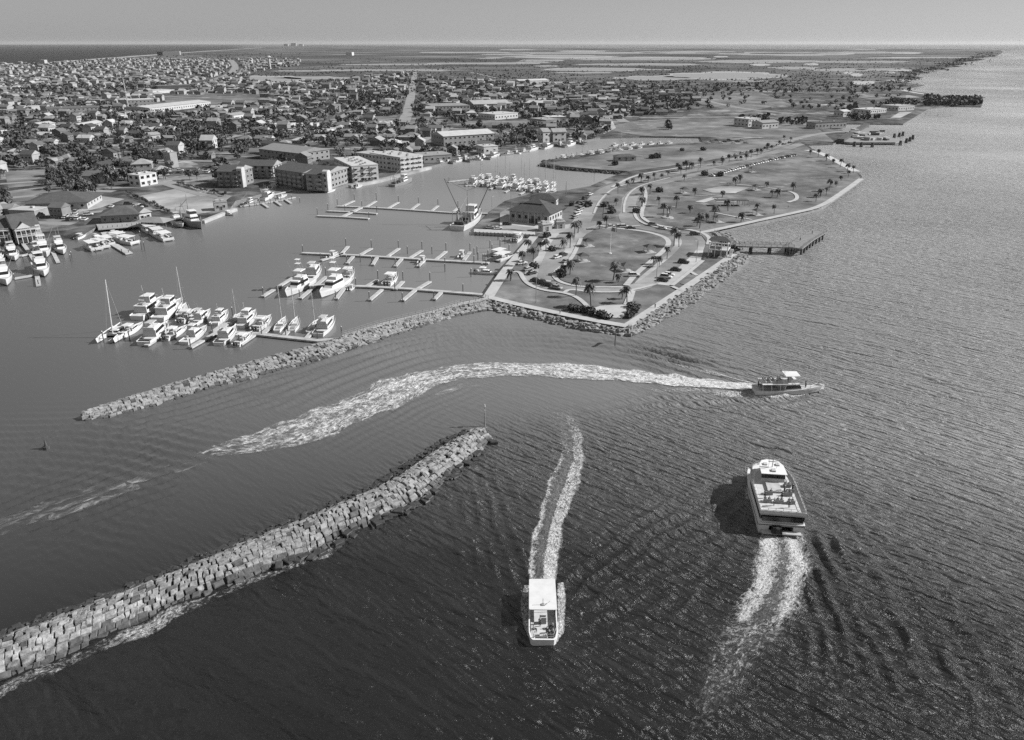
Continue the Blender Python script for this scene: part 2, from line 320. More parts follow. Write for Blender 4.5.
# beach and far lagoons
bq = MB(); lane(bq, [(-300, 84.5), (0, 66.2), (50, 62.6), (130, 56.6), (200, 51.6), (262, 47.8)], 45, LZ+.1); lane(bq, [(806, 150), (820, 152.5), (835, 160.3), (856, 171.6)], 6, LZ+.1); lane(bq, [(902, 90), (916, 93), (936, 95.5), (960, 98.5)], 9, LZ+.1); lane(bq, [(690, 286), (700, 290)], .1, LZ+.1); tag(bq.build('beach', 'beach'), kind='structure')
lag = []
def blob(cx, cy, rx, ry, n=22, seed=0):
    r_ = random.Random(seed); out = []
    for i in range(n):
        a = 2*math.pi*i/n; k = .75+.35*r_.random(); out.append((cx+rx*k*math.cos(a), cy+ry*k*math.sin(a)))
    return out
for i, (cx, cy, rx, ry) in enumerate([(722, 76, 58, 3.2), (655, 78, 40, 1.8), (600, 69.5, 60, 1.3), (640, 64.5, 60, .9), (560, 56.5, 60, 1.0), (640, 58.5, 70, 1.1), (760, 61.5, 55, 1.2), (840, 70, 32, 1.2), (880, 69.5, 28, .9), (855, 62, 50, .8), (790, 54, 60, 1.2), (690, 52.5, 60, .9),
      (870, 52.6, 50, .8), (540, 60.5, 22, .8), (545, 66, 12, .6), (390, 64.5, 50, .6), (480, 63.5, 60, .7), (505, 54.5, 25, .5), (465, 52.5, 45, .6), (268, 79, 34, 3), (310, 78, 36, 1.2), (580, 72.8, 30, .6), (390, 70.3, 70, .7), (300, 71, 30, .6), (930, 57.5, 40, .5), (545, 82.5, 40, .6), (770, 53, 70, .7), (590, 53, 80, .7)]):
    lag.append(blob(cx, cy, rx, ry, seed=i))
_r = random.Random(5)
for i in range(26):
    y_ = 49.6+(_r.random()**1.3)*34; x_ = _r.uniform(400, 930)
    if y_ < 66 or x_ > 560: lag.append(blob(x_, y_, _r.uniform(6, 34)*(1.2 if y_ < 62 else .8), _r.uniform(.15, .5)*(1+(y_-50)/14), seed=100+i))
lag = [p for p in lag if all(inside(a, b, HARB) for a, b in p)]
def water_mat(name, calm=False):
    m = bpy.data.materials.new(name); n, l = nodes(m); b = n['Principled BSDF']
    if calm: b.inputs['Base Color'].default_value = (.3, .3, .3, 1)
    else:
        si = N(n, 'ShaderNodeAttribute', attribute_name='painted_light'); cb = N(n, 'ShaderNodeCombineColor')
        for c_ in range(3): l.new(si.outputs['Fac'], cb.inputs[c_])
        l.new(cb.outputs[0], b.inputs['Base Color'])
    if not calm:
        ro = N(n, 'ShaderNodeAttribute', attribute_name='spread'); l.new(ro.outputs['Fac'], b.inputs['Roughness'])
    b.inputs['IOR'].default_value = 1.42
    b.inputs['Roughness'].default_value = .1 if not calm else .3; b.inputs['Specular IOR Level'].default_value = .9
    g = N(n, 'ShaderNodeNewGeometry')
    def wave(scale, ang, stretch, det=3, dist=0.0, seed=0):
        v0 = N(n, 'ShaderNodeMapping'); v0.inputs['Rotation'].default_value = (0, 0, ang); l.new(g.outputs['Position'], v0.inputs['Vector'])
        vr = N(n, 'ShaderNodeMapping'); vr.inputs['Scale'].default_value = (scale/stretch, scale, scale)
        vr.inputs['Location'].default_value = (seed, seed, 0)
        l.new(v0.outputs[0], vr.inputs['Vector']); t = N(n, 'ShaderNodeTexNoise'); t.inputs['Scale'].default_value = 1; t.inputs['Detail'].default_value = det
        t.inputs['Roughness'].default_value = .62; t.inputs['Distortion'].default_value = dist; l.new(vr.outputs[0], t.inputs['Vector']); return t.outputs['Fac']
    def math_(op, a, c):
        k = N(n, 'ShaderNodeMath', operation=op)
        for i, x in enumerate((a, c)):
            if isinstance(x, (int, float)): k.inputs[i].default_value = x
            else: l.new(x, k.inputs[i])
        return k.outputs[0]
    big = wave(.22, R(32), 3.2, 3, .3); small = wave(.85, R(30), 2.6, 5, .4, 5); tiny = wave(2.3, R(38), 2.2, 3, 0, 9)
    def ridge(a): return math_('SUBTRACT', 1.0, math_('ABSOLUTE', math_('SUBTRACT', math_('MULTIPLY', a, 2.0), 1.0), 0))
    def bands(lam, ang, dist, seed):
        v0 = N(n, 'ShaderNodeMapping'); v0.inputs['Rotation'].default_value = (0, 0, ang); v0.inputs['Location'].default_value = (seed, seed*1.7, 0); l.new(g.outputs['Position'], v0.inputs['Vector'])
        v1 = N(n, 'ShaderNodeMapping'); v1.inputs['Scale'].default_value = (.8, 1, 1); l.new(v0.outputs[0], v1.inputs['Vector'])
        w = N(n, 'ShaderNodeTexWave'); w.bands_direction = 'Y'; w.inputs['Scale'].default_value = 2*math.pi/20/lam; w.inputs['Distortion'].default_value = dist
        w.inputs['Detail'].default_value = 2.5; w.inputs['Detail Scale'].default_value = .9; w.inputs['Detail Roughness'].default_value = .6; l.new(v1.outputs[0], w.inputs['Vector']); return w.outputs['Fac']
    m1 = N(n, 'ShaderNodeMapRange'); m1.inputs['From Min'].default_value = .38; m1.inputs['From Max'].default_value = .62; m1.inputs['To Min'].default_value = .3; l.new(wave(.05, R(33), 2.0, 2, 0, 50), m1.inputs['Value'])
    bw_ = math_('ADD', math_('MULTIPLY', math_('MULTIPLY', bands(2.4, R(35), 7, 3), m1.outputs[0]), .3), math_('ADD', math_('MULTIPLY', bands(3.8, R(22), 8, 31), .26), math_('MULTIPLY', bands(1.3, R(44), 6, 77), .14)))
    r1 = ridge(wave(.30, R(34), 6.0, 2, .35, 12)); r2 = ridge(wave(.8, R(29), 5.0, 2, .5, 17))
    big = math_('ADD', big, math_('ADD', math_('MULTIPLY', r1, .35), math_('ADD', math_('MULTIPLY', r2, .2), bw_)))
    h = math_('ADD', math_('MULTIPLY', big, 1.15), math_('ADD', math_('MULTIPLY', small, .95), math_('MULTIPLY', tiny, .14)))
    bp = N(n, 'ShaderNodeBump'); bp.inputs['Distance'].default_value = 2.1
    gust = wave(.006, R(20), 2.5, 4, .5, 30); gr = N(n, 'ShaderNodeMapRange'); gr.inputs['From Min'].default_value = .35; gr.inputs['From Max'].default_value = .65
    gr.inputs['To Min'].default_value = .6; gr.inputs['To Max'].default_value = 1.25; l.new(gust, gr.inputs['Value'])
    if calm: bp.inputs['Strength'].default_value = .04
    else:
        at = N(n, 'ShaderNodeAttribute', attribute_name='chop')
        l.new(math_('MULTIPLY', at.outputs['Fac'], gr.outputs[0]), bp.inputs['Strength'])
    l.new(h, bp.inputs['Height']); l.new(bp.outputs['Normal'], b.inputs['Normal'])
    return m
WB = .035
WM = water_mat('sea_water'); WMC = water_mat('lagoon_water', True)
lq = MB()
for p in lag: lq.poly([G(x, y, LZ) for x, y in p], LZ+.25)
tag(lq.build('lagoon_water', WMC), kind='structure')
lb = MB()
for i, p in enumerate(lag):
    c = (sum(a for a, b in p)/len(p), sum(b for a, b in p)/len(p))
    lb.poly([G(c[0]+(x-c[0])*1.12+1, c[1]+(y-c[1])*1.35, LZ) for x, y in p], LZ+.12+.004*i)
tag(lb.build('mud_flat', mat('mud_flat', .34, .8, .15, .004)), kind='structure')

# ------------------------------------------------------------------ the water surface, with the bow and stern waves of the boats
def crest_field(X, Y, line, lam, amp, width, fade=(0, 0)):
    """waves running parallel to a polyline (world), within width of it"""
    pts = np.array([[p.x, p.y] for p in line]); best = np.full(X.shape, 1e9); sd = np.zeros_like(X); tt = np.zeros_like(X)
    seg = np.linalg.norm(np.diff(pts, axis=0), axis=1); cum = np.concatenate([[0], np.cumsum(seg)])
    x0, y0 = pts.min(0)-width*2.5; x1, y1 = pts.max(0)+width*2.5
    sel = (X > x0) & (X < x1) & (Y > y0) & (Y < y1)
    xs, ys = X[sel], Y[sel]; bs = best[sel]; ss = sd[sel]; ts = tt[sel]
    for i in range(len(pts)-1):
        a, d = pts[i], pts[i+1]-pts[i]; L2 = d@d
        t = np.clip(((xs-a[0])*d[0]+(ys-a[1])*d[1])/L2, 0, 1)
        dx, dy = xs-(a[0]+t*d[0]), ys-(a[1]+t*d[1]); D = np.hypot(dx, dy); k = D < bs
        bs = np.where(k, D, bs); sg = np.sign(d[0]*dy-d[1]*dx); ss = np.where(k, sg*D, ss); ts = np.where(k, (cum[i]+t*seg[i])/cum[-1], ts)
    env = np.exp(-(ss/width)**2)*np.clip((ts-fade[0]+.001)/.15, 0, 1)*np.clip((1-ts)/.35, 0, 1)
    ph = 2*np.pi*ss/lam+.6*np.sin(ts*23)
    w = 1.6*(np.cos(ph)+.38*np.cos(2*ph)+.12*np.cos(3*ph))
    env = env*(.82+.18*np.sin(xs*.11+ys*.07)*np.sin(ys*.13-xs*.05+1))
    out = np.zeros_like(X); out[sel] = amp*env*w
    return out
CRESTS = [([(745, 384), (705, 371), (660, 356), (615, 347), (560, 341), (500, 338), (440, 343), (390, 353), (340, 370), (290, 393), (240, 415)], 4.4, .46, 14),
 ([(800, 386), (770, 378), (735, 371), (700, 362), (660, 350)], 3.8, .17, 5),
 ([(820, 390), (770, 399), (700, 402), (640, 406), (590, 413), (560, 424)], 4.4, .28, 6),
 ([(480, 378), (420, 400), (370, 425), (320, 448), (260, 470)], 2.8, .15, 12), ([(480, 330), (400, 339), (330, 358), (270, 378), (200, 399), (120, 418), (40, 440)], 3.8, .3, 11), 
 ([(190, 462), (130, 480), (60, 505), (-40, 545)], 3.0, .24, 16), ([(210, 470), (120, 450), (40, 445), (-60, 450)], 3.4, .27, 16), ([(150, 540), (70, 520), (0, 530), (-60, 550)], 2.8, .08, 10), ([(300, 385), (220, 405), (150, 425), (60, 440)], 3.2, .2, 13),
 ([(556, 618), (580, 590), (620, 555), (660, 523), (700, 497), (740, 478)], 3.4, .17, 6), ([(556, 640), (590, 625), (640, 595), (700, 560), (745, 540)], 3.6, .11, 6),
 ([(527, 620), (518, 585), (503, 548), (492, 510), (484, 480), (478, 450)], 2.8, .15, 6), ([(526, 640), (505, 610), (480, 560), (465, 515), (462, 480)], 3.0, .09, 5),
 ([(797, 492), (812, 525), (838, 575), (872, 640), (905, 700), (930, 760)], 3.2, .17, 7), ([(802, 532), (822, 580), (850, 650), (880, 760)], 2.8, .14, 5), ([(790, 470), (820, 500), (870, 560), (930, 640), (1000, 740)], 3.2, .12, 9),
 ([(803, 560), (815, 610), (832, 680), (840, 760)], 2.6, .07, 4), ([(748, 480), (722, 505), (690, 525), (640, 545), (600, 566)], 3.4, .17, 6), ([(752, 515), (725, 560), (690, 600), (640, 640)], 3.4, .11, 5),
 ([(900, 560), (930, 620), (965, 690), (1000, 760)], 5, .18, 10)]
WK = rng.normal(0, 1, (14, 3))
def side(line, x, y):
    return y-np.interp(x, [p.x for p in line], [p.y for p in line])
def sea(X, Y):
    """height of the water, its choppiness and whether it is the open gulf, at X, Y"""
    Rr = np.hypot(X, Y+15); Z = np.zeros_like(X)
    for pts, lam, amp, wd in CRESTS: Z += crest_field(X, Y, smooth_line([G(x, y) for x, y in pts], 1), lam, amp, wd)
    j2 = [G(x, y) for x, y in [(60, 425), (200, 380), (350, 340), (490, 303), (560, 318), (700, 295), (900, 200)]]
    j1 = [G(x, y) for x, y in [(-60, 690), (0, 655), (250, 540), (488, 435), (600, 420), (740, 380), (900, 330)]]
    # sheltered water: harbour and the channel between the stone breakwaters
    s2 = side(j2, X, Y); s1 = side(j1, X, Y); harb = np.clip(s2/20+.5, 0, 1)*np.clip((130-X)/60, 0, 1)
    chan = np.clip(s1/25+.5, 0, 1)*np.clip((85-X)/60, 0, 1)
    chop = 1-.85*chan-.12*harb; chop = np.where(harb > .5, np.minimum(chop, .17), chop)
    gulf = np.clip((Y-2500)/600, 0, 1)*np.clip((-X/np.maximum(Y, 1)-.26)/.08, 0, 1); gulf = np.maximum(gulf, .55*np.clip((Y-6500)/5000, 0, 1)); calm = np.clip(chop, 0, 1); chop = chop+2.2*gulf+.5*np.clip((Y-900)/1500, 0, 1)*(1-gulf)
    S = np.zeros_like(X); near = np.clip((500-Rr)/300, 0, 1)
    for i in range(14):
        lam = 4.5+i*.7; ang = R(-124+WK[i, 0]*14); A = .010*lam**.75
        S += A*np.sin(2*np.pi*(X*np.cos(ang)+Y*np.sin(ang))/lam+WK[i, 1]*9)
    return Z+S*near*calm**1.5, chop, gulf
def make_water():
    r = []; a = 38.0
    while a < 90: r.append(a); a *= 1.012
    while a < 700: r.append(a); a *= 1.0042
    while a < 60000: r.append(a); a *= 1.05
    r = np.array(r); th = np.linspace(-R(62), R(62), 640)
    Rr, T = np.meshgrid(r, th, indexing='ij'); X, Y = Rr*np.sin(T), Rr*np.cos(T)-15
    Z, chop, gulf = sea(X, Y)
    nr, nt_ = X.shape; me = bpy.data.meshes.new('water')
    co = np.stack([X, Y, Z], -1).reshape(-1, 3).astype(np.float32)
    idx = np.arange(nr*nt_).reshape(nr, nt_); q = np.stack([idx[:-1, :-1], idx[:-1, 1:], idx[1:, 1:], idx[1:, :-1]], -1).reshape(-1, 4)
    q = q[:, ::-1]
    me.vertices.add(len(co)); me.vertices.foreach_set('co', co.ravel()); me.loops.add(q.size); me.loops.foreach_set('vertex_index', q.ravel().astype(np.int32))
    me.polygons.add(len(q)); me.polygons.foreach_set('loop_start', np.arange(0, q.size, 4, dtype=np.int32))
    me.update(calc_edges=True); me.validate()
    me.polygons.foreach_set('use_smooth', [True]*len(q))
    at = me.attributes.new('chop', 'FLOAT', 'POINT'); az0 = np.degrees(np.arctan2(X, Y+15)); chop = chop*np.interp(Rr, [90, 190], [.8, 1.0])*np.interp(az0, [-30, 5, 25], [.78, .86, 1.0])
    at.data.foreach_set('value', (chop*CHOP).ravel().astype(np.float32))
    az = np.degrees(np.arctan2(X, Y+15)); painted_light = np.interp(Rr, [80, 130, 200, 300, 450, 900, 2500], [.006, .019, .15, .2, .235, .27, .28])*np.interp(az, [-40, -25, -10, 10, 25, 40], [.36, .6, .85, 1.25, 1.5, 1.6])*(1-.92*gulf)  # bay's sky sheen and darker foreground painted into base colour by range and bearing
    a3 = me.attributes.new('spread', 'FLOAT', 'POINT'); a3.data.foreach_set('value', (.24+.12*np.clip((Rr-300)/1200, 0, 1)+.5*gulf).ravel().astype(np.float32))
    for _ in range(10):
        kx, ky, ph = rng.normal(0, .018), rng.normal(0, .018), rng.uniform(0, 6); painted_light = painted_light*(1+.05*np.sin(X*kx+Y*ky+ph))
    a2 = me.attributes.new('painted_light', 'FLOAT', 'POINT'); a2.data.foreach_set('value', painted_light.ravel().astype(np.float32))
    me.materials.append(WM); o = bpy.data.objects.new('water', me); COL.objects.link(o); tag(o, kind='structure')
CHOP = 1.0
make_water()

# ------------------------------------------------------------------ foam
def foam_mat(name, scale, streak=1.0, bright=.78):
    m = bpy.data.materials.new(name); n, l = nodes(m); b = n['Principled BSDF']; out = n['Material Output']
    b.inputs['Base Color'].default_value = (bright,)*3+(1,); fc = ramp(n, [(.35, .3), (.62, bright)]); b.inputs['Roughness'].default_value = .9; b.inputs['Specular IOR Level'].default_value = .1
    g = N(n, 'ShaderNodeNewGeometry'); uv = N(n, 'ShaderNodeAttribute', attribute_name='flow'); de = N(n, 'ShaderNodeAttribute', attribute_name='foam_amount')
    mp = N(n, 'ShaderNodeMapping'); mp.inputs['Scale'].default_value = (scale/streak, scale, 1); l.new(uv.outputs['Vector'], mp.inputs['Vector'])
    a = N(n, 'ShaderNodeTexNoise'); a.inputs['Scale'].default_value = 1; a.inputs['Detail'].default_value = 8; a.inputs['Roughness'].default_value = .7; a.inputs['Distortion'].default_value = .6; l.new(mp.outputs[0], a.inputs['Vector'])
    v = N(n, 'ShaderNodeTexNoise'); v.inputs['Scale'].default_value = .28; v.inputs['Detail'].default_value = 4; v.inputs['Distortion'].default_value = 1.2; l.new(mp.outputs[0], v.inputs['Vector'])
    ad = N(n, 'ShaderNodeMath', operation='ADD'); l.new(a.outputs['Fac'], ad.inputs[0]); l.new(v.outputs['Fac'], ad.inputs[1])
    a2 = N(n, 'ShaderNodeMath', operation='ADD'); l.new(ad.outputs[0], a2.inputs[0]); l.new(de.outputs['Fac'], a2.inputs[1])
    mr = N(n, 'ShaderNodeMapRange', interpolation_type='SMOOTHSTEP'); mr.inputs['From Min'].default_value = 1.04; mr.inputs['From Max'].default_value = 1.66; l.new(a2.outputs[0], mr.inputs['Value'])
    l.new(a.outputs['Fac'], fc.inputs['Fac']); l.new(fc.outputs[0], b.inputs['Base Color'])
    mk = N(n, 'ShaderNodeAttribute', attribute_name='milk'); mv = N(n, 'ShaderNodeMath', operation='ADD'); l.new(v.outputs['Fac'], mv.inputs[0]); l.new(a.outputs['Fac'], mv.inputs[1])
    m3 = N(n, 'ShaderNodeMath', operation='ADD'); l.new(mk.outputs['Fac'], m3.inputs[0]); l.new(mv.outputs[0], m3.inputs[1])
    m4 = N(n, 'ShaderNodeMapRange', interpolation_type='SMOOTHSTEP'); m4.inputs['From Min'].default_value = 1.2; m4.inputs['From Max'].default_value = 2.3; m4.inputs['To Max'].default_value = .22; l.new(m3.outputs[0], m4.inputs['Value'])
    m5 = N(n, 'ShaderNodeMath', operation='MAXIMUM'); l.new(m4.outputs[0], m5.inputs[0]); l.new(mr.outputs[0], m5.inputs[1])
    tr = N(n, 'ShaderNodeBsdfTransparent'); mx = N(n, 'ShaderNodeMixShader'); l.new(m5.outputs[0], mx.inputs[0]); l.new(tr.outputs[0], mx.inputs[1]); l.new(b.outputs[0], mx.inputs[2])
    bp = N(n, 'ShaderNodeBump'); bp.inputs['Strength'].default_value = .9; bp.inputs['Distance'].default_value = .5; l.new(ad.outputs[0], bp.inputs['Height']); l.new(bp.outputs[0], b.inputs['Normal'])
    l.new(mx.outputs[0], out.inputs['Surface']); return m
FM = foam_mat('foam', 1.3, 1.5, .72); FMS = foam_mat('foam_streaks', 1.1, 3.0, .4); FMF = foam_mat('foam_fine', 2.6, 1.3, .66)
def water_h(x, y): return sea(np.array(x, dtype=float), np.array(y, dtype=float))[0]
def foam(name, edges, m, z=.14, nu=13, prof=None, step=2.0, dens=None, label=None):
    """edges: [(left px, right px, density)] along the run; prof(u, t) in 0..1 shapes it across"""
    A = [G(*e[0]) for e in edges]; B = [G(*e[1]) for e in edges]; D = [e[2] for e in edges]
    la, lb_ = [A[0]], [B[0]]; dd = [D[0]]
    for i in range(len(edges)-1):
        n = max(1, int(((A[i]+B[i])-(A[i+1]+B[i+1])).length/2/step))
        for k in range(1, n+1):
            t = k/n; la.append(A[i].lerp(A[i+1], t)); lb_.append(B[i].lerp(B[i+1], t)); dd.append(D[i]*(1-t)+D[i+1]*t)
    n = len(la); X = []; Y = []; fl = []; de = []; s = 0; ph = random.random()*9
    for i in range(n):
        if i: s += ((la[i]+lb_[i])-(la[i-1]+lb_[i-1])).length/2
        w = (la[i]-lb_[i]).length
        for j in range(nu):
            u = j/(nu-1); wob = 1+.10*math.sin(s*.23+ph)+.07*math.sin(s*.61+ph*2)
            p = lb_[i].lerp(la[i], .5+(u-.5)*wob); X.append(p.x); Y.append(p.y); fl.append((s, (u-.5)*w, 0))
            e = 1-abs(2*u-1)
            k = prof(u, i/(n-1)) if prof else min(1, e*3.0)
            de.append((dd[i]+.06)*k-(1-k)*.7 if j not in (0, nu-1) else -1.0)
    milk = [max(0, min(1, dd[i]*1.3+.42))*(1-(2*j/(nu-1)-1)**2)*min(1, (n-1-i)/6+.02)*(min(1, i/4) if dd[0] < .2 else 1) for i in range(n) for j in range(nu)]
    Z = water_h(X, Y)+z
    v = list(zip(X, Y, Z)); f = [(i*nu+j, i*nu+j+1, (i+1)*nu+j+1, (i+1)*nu+j) for i in range(n-1) for j in range(nu-1)]
    me = bpy.data.meshes.new(name); me.from_pydata(v, [], f); me.materials.append(m)
    a = me.attributes.new('flow', 'FLOAT_VECTOR', 'POINT'); a.data.foreach_set('vector', [c for q in fl for c in q])
    a = me.attributes.new('foam_amount', 'FLOAT', 'POINT'); a.data.foreach_set('value', de)
    a = me.attributes.new('milk', 'FLOAT', 'POINT'); a.data.foreach_set('value', milk)
    me.polygons.foreach_set('use_smooth', [True]*len(f))
    o = bpy.data.objects.new(name, me); COL.objects.link(o); return tag(o, label, 'foam', kind='stuff')
def two_edge(u, t): 
    e = 1-abs(2*u-1)
    return min(1, e*5)*(.86+.14*abs(math.cos(u*math.pi*3)))
foam('wake_foam', [((760, 384), (762, 390), .55), ((735, 382.5), (736, 390), .62), ((690, 377), (690, 388), .55), ((650, 371.5), (648, 385.5), .5), ((600, 365.5), (598, 381.5), .45), ((550, 362), (548, 379), .4), ((500, 361.5), (500, 378), .36), ((455, 364), (462, 381), .34),
   ((415, 370), (432, 392), .38), ((375, 381), (398, 411), .34), ((335, 399), (358, 428), .32), ((290, 417), (322, 443), .3), ((245, 432), (278, 454), .26), ((205, 447), (230, 457), .16), ((192, 456), (195, 458), .0)], FM, .2, 17, two_edge, label='broad curved white wake trailing behind the double deck tour boat')
foam('wake_foam', [((200, 452), (210, 464), -.02), ((140, 468), (150, 490), .05), ((70, 488), (80, 516), .06), ((0, 513), (5, 540), .04), ((-60, 540), (-60, 565), -.05)], FMS, .14, 11, label='thin old foam streak drifting across the channel mouth')
foam('wake_foam', [((527, 590), (557, 590), .55), ((524, 560), (562, 560), .46), ((528, 530), (567, 535), .4), ((535, 505), (575, 510), .38), ((544, 480), (583, 485), .36), ((554, 458), (590, 460), .3), ((556, 440), (588, 438), .22), ((548, 424), (578, 418), .08), ((530, 414), (556, 404), -.12), ((500, 408), (520, 396), -.3)], FMF, .16, 17,
   lambda u, t: min(1, (1-abs(2*u-1))*3.0)*(1 if u < .5 else (.62+.36*max(0, 1-abs(u-.8)/.16)) if t < .6 else .8), 1.2, label='narrow white wake trailing behind the small canopied boat')
foam('wake_foam', [((760, 533), (803, 533), .62), ((754, 548), (812, 545), .56), ((742, 575), (822, 575), .48), ((728, 602), (814, 612), .36), ((710, 630), (794, 640), .26), ((692, 660), (772, 668), .2), ((680, 695), (748, 700), .12), ((672, 745), (726, 748), .0)], FMF, .18, 19,
   lambda u, t: min(1, (1-abs(2*u-1))*5)*(.5+.6*max(max(0, 1-abs(u-.3)/.24), max(0, 1-abs(u-.72)/.27))) if t < .5 else min(1, (1-abs(2*u-1))*2)*.85, 1.2, label='forked churning wake trailing behind the large passenger catamaran')
foam('bow_foam', [((522, 585), (532, 586), .3), ((518, 600), (531, 600), .22), ((520, 618), (531, 618), .2), ((524, 632), (532, 632), .35), ((530, 644), (536, 640), .35), ((537, 646), (538, 641), .0)], FMF, .3, 9, step=.6, label='white spray along the left side of the small canopied boat')
foam('bow_foam', [((556, 585), (565, 585), .4), ((555, 600), (568, 600), .35), ((555, 618), (568, 618), .3), ((555, 632), (565, 634), .4), ((551, 640), (558, 645), .4), ((547, 641), (548, 647), .05)], FMF, .3, 9, step=.6, label='white spray along the right side of the small canopied boat')
foam('bow_foam', [((748, 476), (756, 474), .28), ((744, 492), (750, 492), .2), ((744, 510), (752, 512), .0), ((746, 530), (754, 530), -.1)], FMF, .2, 7, step=.7, label='faint foam along the left side of the passenger catamaran')
foam('bow_foam', [((826, 385), (818, 384), .5), ((826, 390), (817, 387), .5), ((800, 397), (798, 392), .4), ((775, 400), (775, 393), .35), ((750, 401), (750, 392), .35), ((720, 398), (720, 389), .25), ((690, 393), (690, 388), .1), ((650, 393), (650, 389), 0)], FMF, .22, 9, step=.8, label='white bow wave curling along the double deck tour boat')
foam('wake_foam', [((500, 380), (505, 386), .0), ((460, 383), (465, 390), .1), ((425, 395), (430, 401), -.05)], FMS, .2, 9, label='faint secondary foam line under the big curved wake')
foam('crest_foam', [((757, 383), (758, 385), .3), ((735, 378), (736, 380.5), .3), ((705, 370.5), (706, 373.5), .22), ((680, 364), (681, 367), .12), ((655, 356), (656, 359), .0)], FMF, .25, 7, step=.8, label='thin broken crest leaving the stern of the double deck boat')
foam('surf', [((-40, 703), (-30, 722), .08), ((0, 683), (8, 696), .12), ((40, 664), (52, 676), .08), ((89, 645), (100, 657), .05), ((140, 620), (156, 636), .3), ((165, 608), (178, 622), .2), ((210, 592), (218, 600), .0), ((260, 573), (268, 580), .1), ((320, 552), (328, 559), .12), ((360, 527), (366, 532), -.05)], FMF, .12, 9, step=1.0, label='surf washing along the foot of the near stone breakwater')
# ================================================================== BREAKWATERS
def stone(mb, c, ax, ay, sx, sy, sz, tilt=(0, 0), m=0, rr=random):
    """chamfered, uneven block centred at c with plan axes ax, ay"""
    j = lambda k: (rr.random()-.5)*k
    cor = []
    for a, b in ((-1, -1), (1, -1), (1, 1), (-1, 1)): cor.append((a*sx/2+j(.15*sx), b*sy/2+j(.15*sy)))
    v = []
    ch = .06*min(sx, sy)+.04
    for (z, k) in ((-sz, 1.0), (-ch*.8, 1.0), (0, 1-2*ch/max(.5, min(sx, sy)))):
        for a, b in cor:
            a2, b2 = a*k, b*k; zz = z+a2*tilt[0]+b2*tilt[1]+(j(.10) if z > -sz else 0)
            v.append((c[0]+ax[0]*a2+ay[0]*b2, c[1]+ax[1]*a2+ay[1]*b2, c[2]+zz))
    f = [(8, 9, 10, 11)]
    for o in (0, 4):
        for i in range(4): f.append((o+i, o+(i+1) % 4, o+4+(i+1) % 4, o+4+i))
    mb.add(v, f, m)
def pair_line(up, lo, zu, zl, step):
    A = resample(px(up, zu), 3); B = resample(px(lo, zl), 3)
    def at(L, t):
        s = t*(len(L)-1); i = min(int(s), len(L)-2); return L[i].lerp(L[i+1], s-i)
    n = int(sum((a-b).length for a, b in zip(A, A[1:]))/step)
    return [(at(A, i/n), at(B, i/n)) for i in range(n+1)]
def breakwater(label, up, lo, step, rows, hc, prof, near_parts=0, size=(1, 1), skip=.0, matn='rock'):
    root = thing('stone_breakwater', label, 'breakwater')
    L = pair_line(up, lo, hc*.8, 0, step); n = len(L)
    mid = L[n//2][0]; root.location = (mid.x, mid.y, 0)
    core = MB(); K = 12
    v = []
    for a, b in L:
        for j in range(K+1):
            u = -.04+1.08*j/K; p = a.lerp(b, u); v.append((p.x-mid.x, p.y-mid.y, max(-1.0, prof(u)*hc-.55)))
    core.add(v, [(i*(K+1)+j, (i+1)*(K+1)+j, (i+1)*(K+1)+j+1, i*(K+1)+j+1) for i in range(n-1) for j in range(K)])
    core.build('core', 'core', root)
    blocks = []
    nr = rows
    for j in range(nr):
        s = random.random()*.8
        while s < n-1.05:
            wl = random.choice([.6, .75, .95, 1.1, 1.3, 1.6]); s += wl/2; i = int(s); fr_ = s-i
            if i >= n-1: break
            a, b = L[i][0].lerp(L[i+1][0], fr_), L[i][1].lerp(L[i+1][1], fr_); s += wl/2
            ax = ((L[i+1][0]+L[i+1][1])-(L[i][0]+L[i][1])).normalized(); wd = (b-a).length
            u = (j+.5+random.uniform(-.1, .1)+.22*math.sin(s*.35+j))/nr
            if random.random() < skip: continue
            p = a.lerp(b, u); ay = (b-a).normalized()
            z = prof(u)*hc+random.uniform(-.22, .2); sl = (prof(u+.03)-prof(u-.03))*hc/(.06*wd)
            blocks.append((p, ax, ay, z, sl, wd/nr, wl, u))
    def st(mb, q, m=0):
        p, ax, ay, z, sl, w, wl, u = q
        # turn each block a little
        r = random.uniform(-.2, .2); c, s = math.cos(r), math.sin(r); e = ax*c+ay*s; g = ay*c-ax*s
        stone(mb, (p.x-mid.x, p.y-mid.y, z), e, g, step*wl*.97*size[0], w*random.uniform(.9, 1.02)*size[1], 1.2, (random.uniform(-.13, .13), sl*.8+random.uniform(-.14, .14)), m)
    dist = lambda q: (q[0]-Vector((-10, 0, 0))).length
    blocks.sort(key=dist)
    vis = [q for q in blocks if -5 < P(q[0].x, q[0].y, q[3])[0] < 1030 and P(q[0].x, q[0].y, q[3])[1] < 745]
    own = vis[:near_parts]; ids = {id(q) for q in own}
    for q in own:
        mb = MB(); st(mb, q); mb.build('stone_block', 'rockdamp' if q[7] > .84 or random.random() < .1 else matn, root)
    rest = MB()
    for q in blocks:
        if id(q) not in ids: st(rest, q, 2 if (q[7] > .84 and random.random() < .85) or random.random() < .09 else random.choice([0, 0, 1]))
    o = rest.build('stone_armour', [matn, 'rockpale', 'rockdamp'], root)
    if near_parts: o['kind'] = 'stuff'
    return root, L, mid
def prof1(u): 
    if u < .08: return .55+max(u, -.1)/.08*.3
    if u < .55: return .85+.15*math.sin((u-.08)/.47*math.pi)
    return max(-.5, .85-(u-.55)/.45*.85)
J1U = [(-90, 668), (-40, 651), (0, 635), (74, 608), (149, 580), (208, 555), (253, 537), (310, 514), (353, 496), (385, 482), (402, 471), (426, 455), (450, 440), (470, 429), (482, 428)]
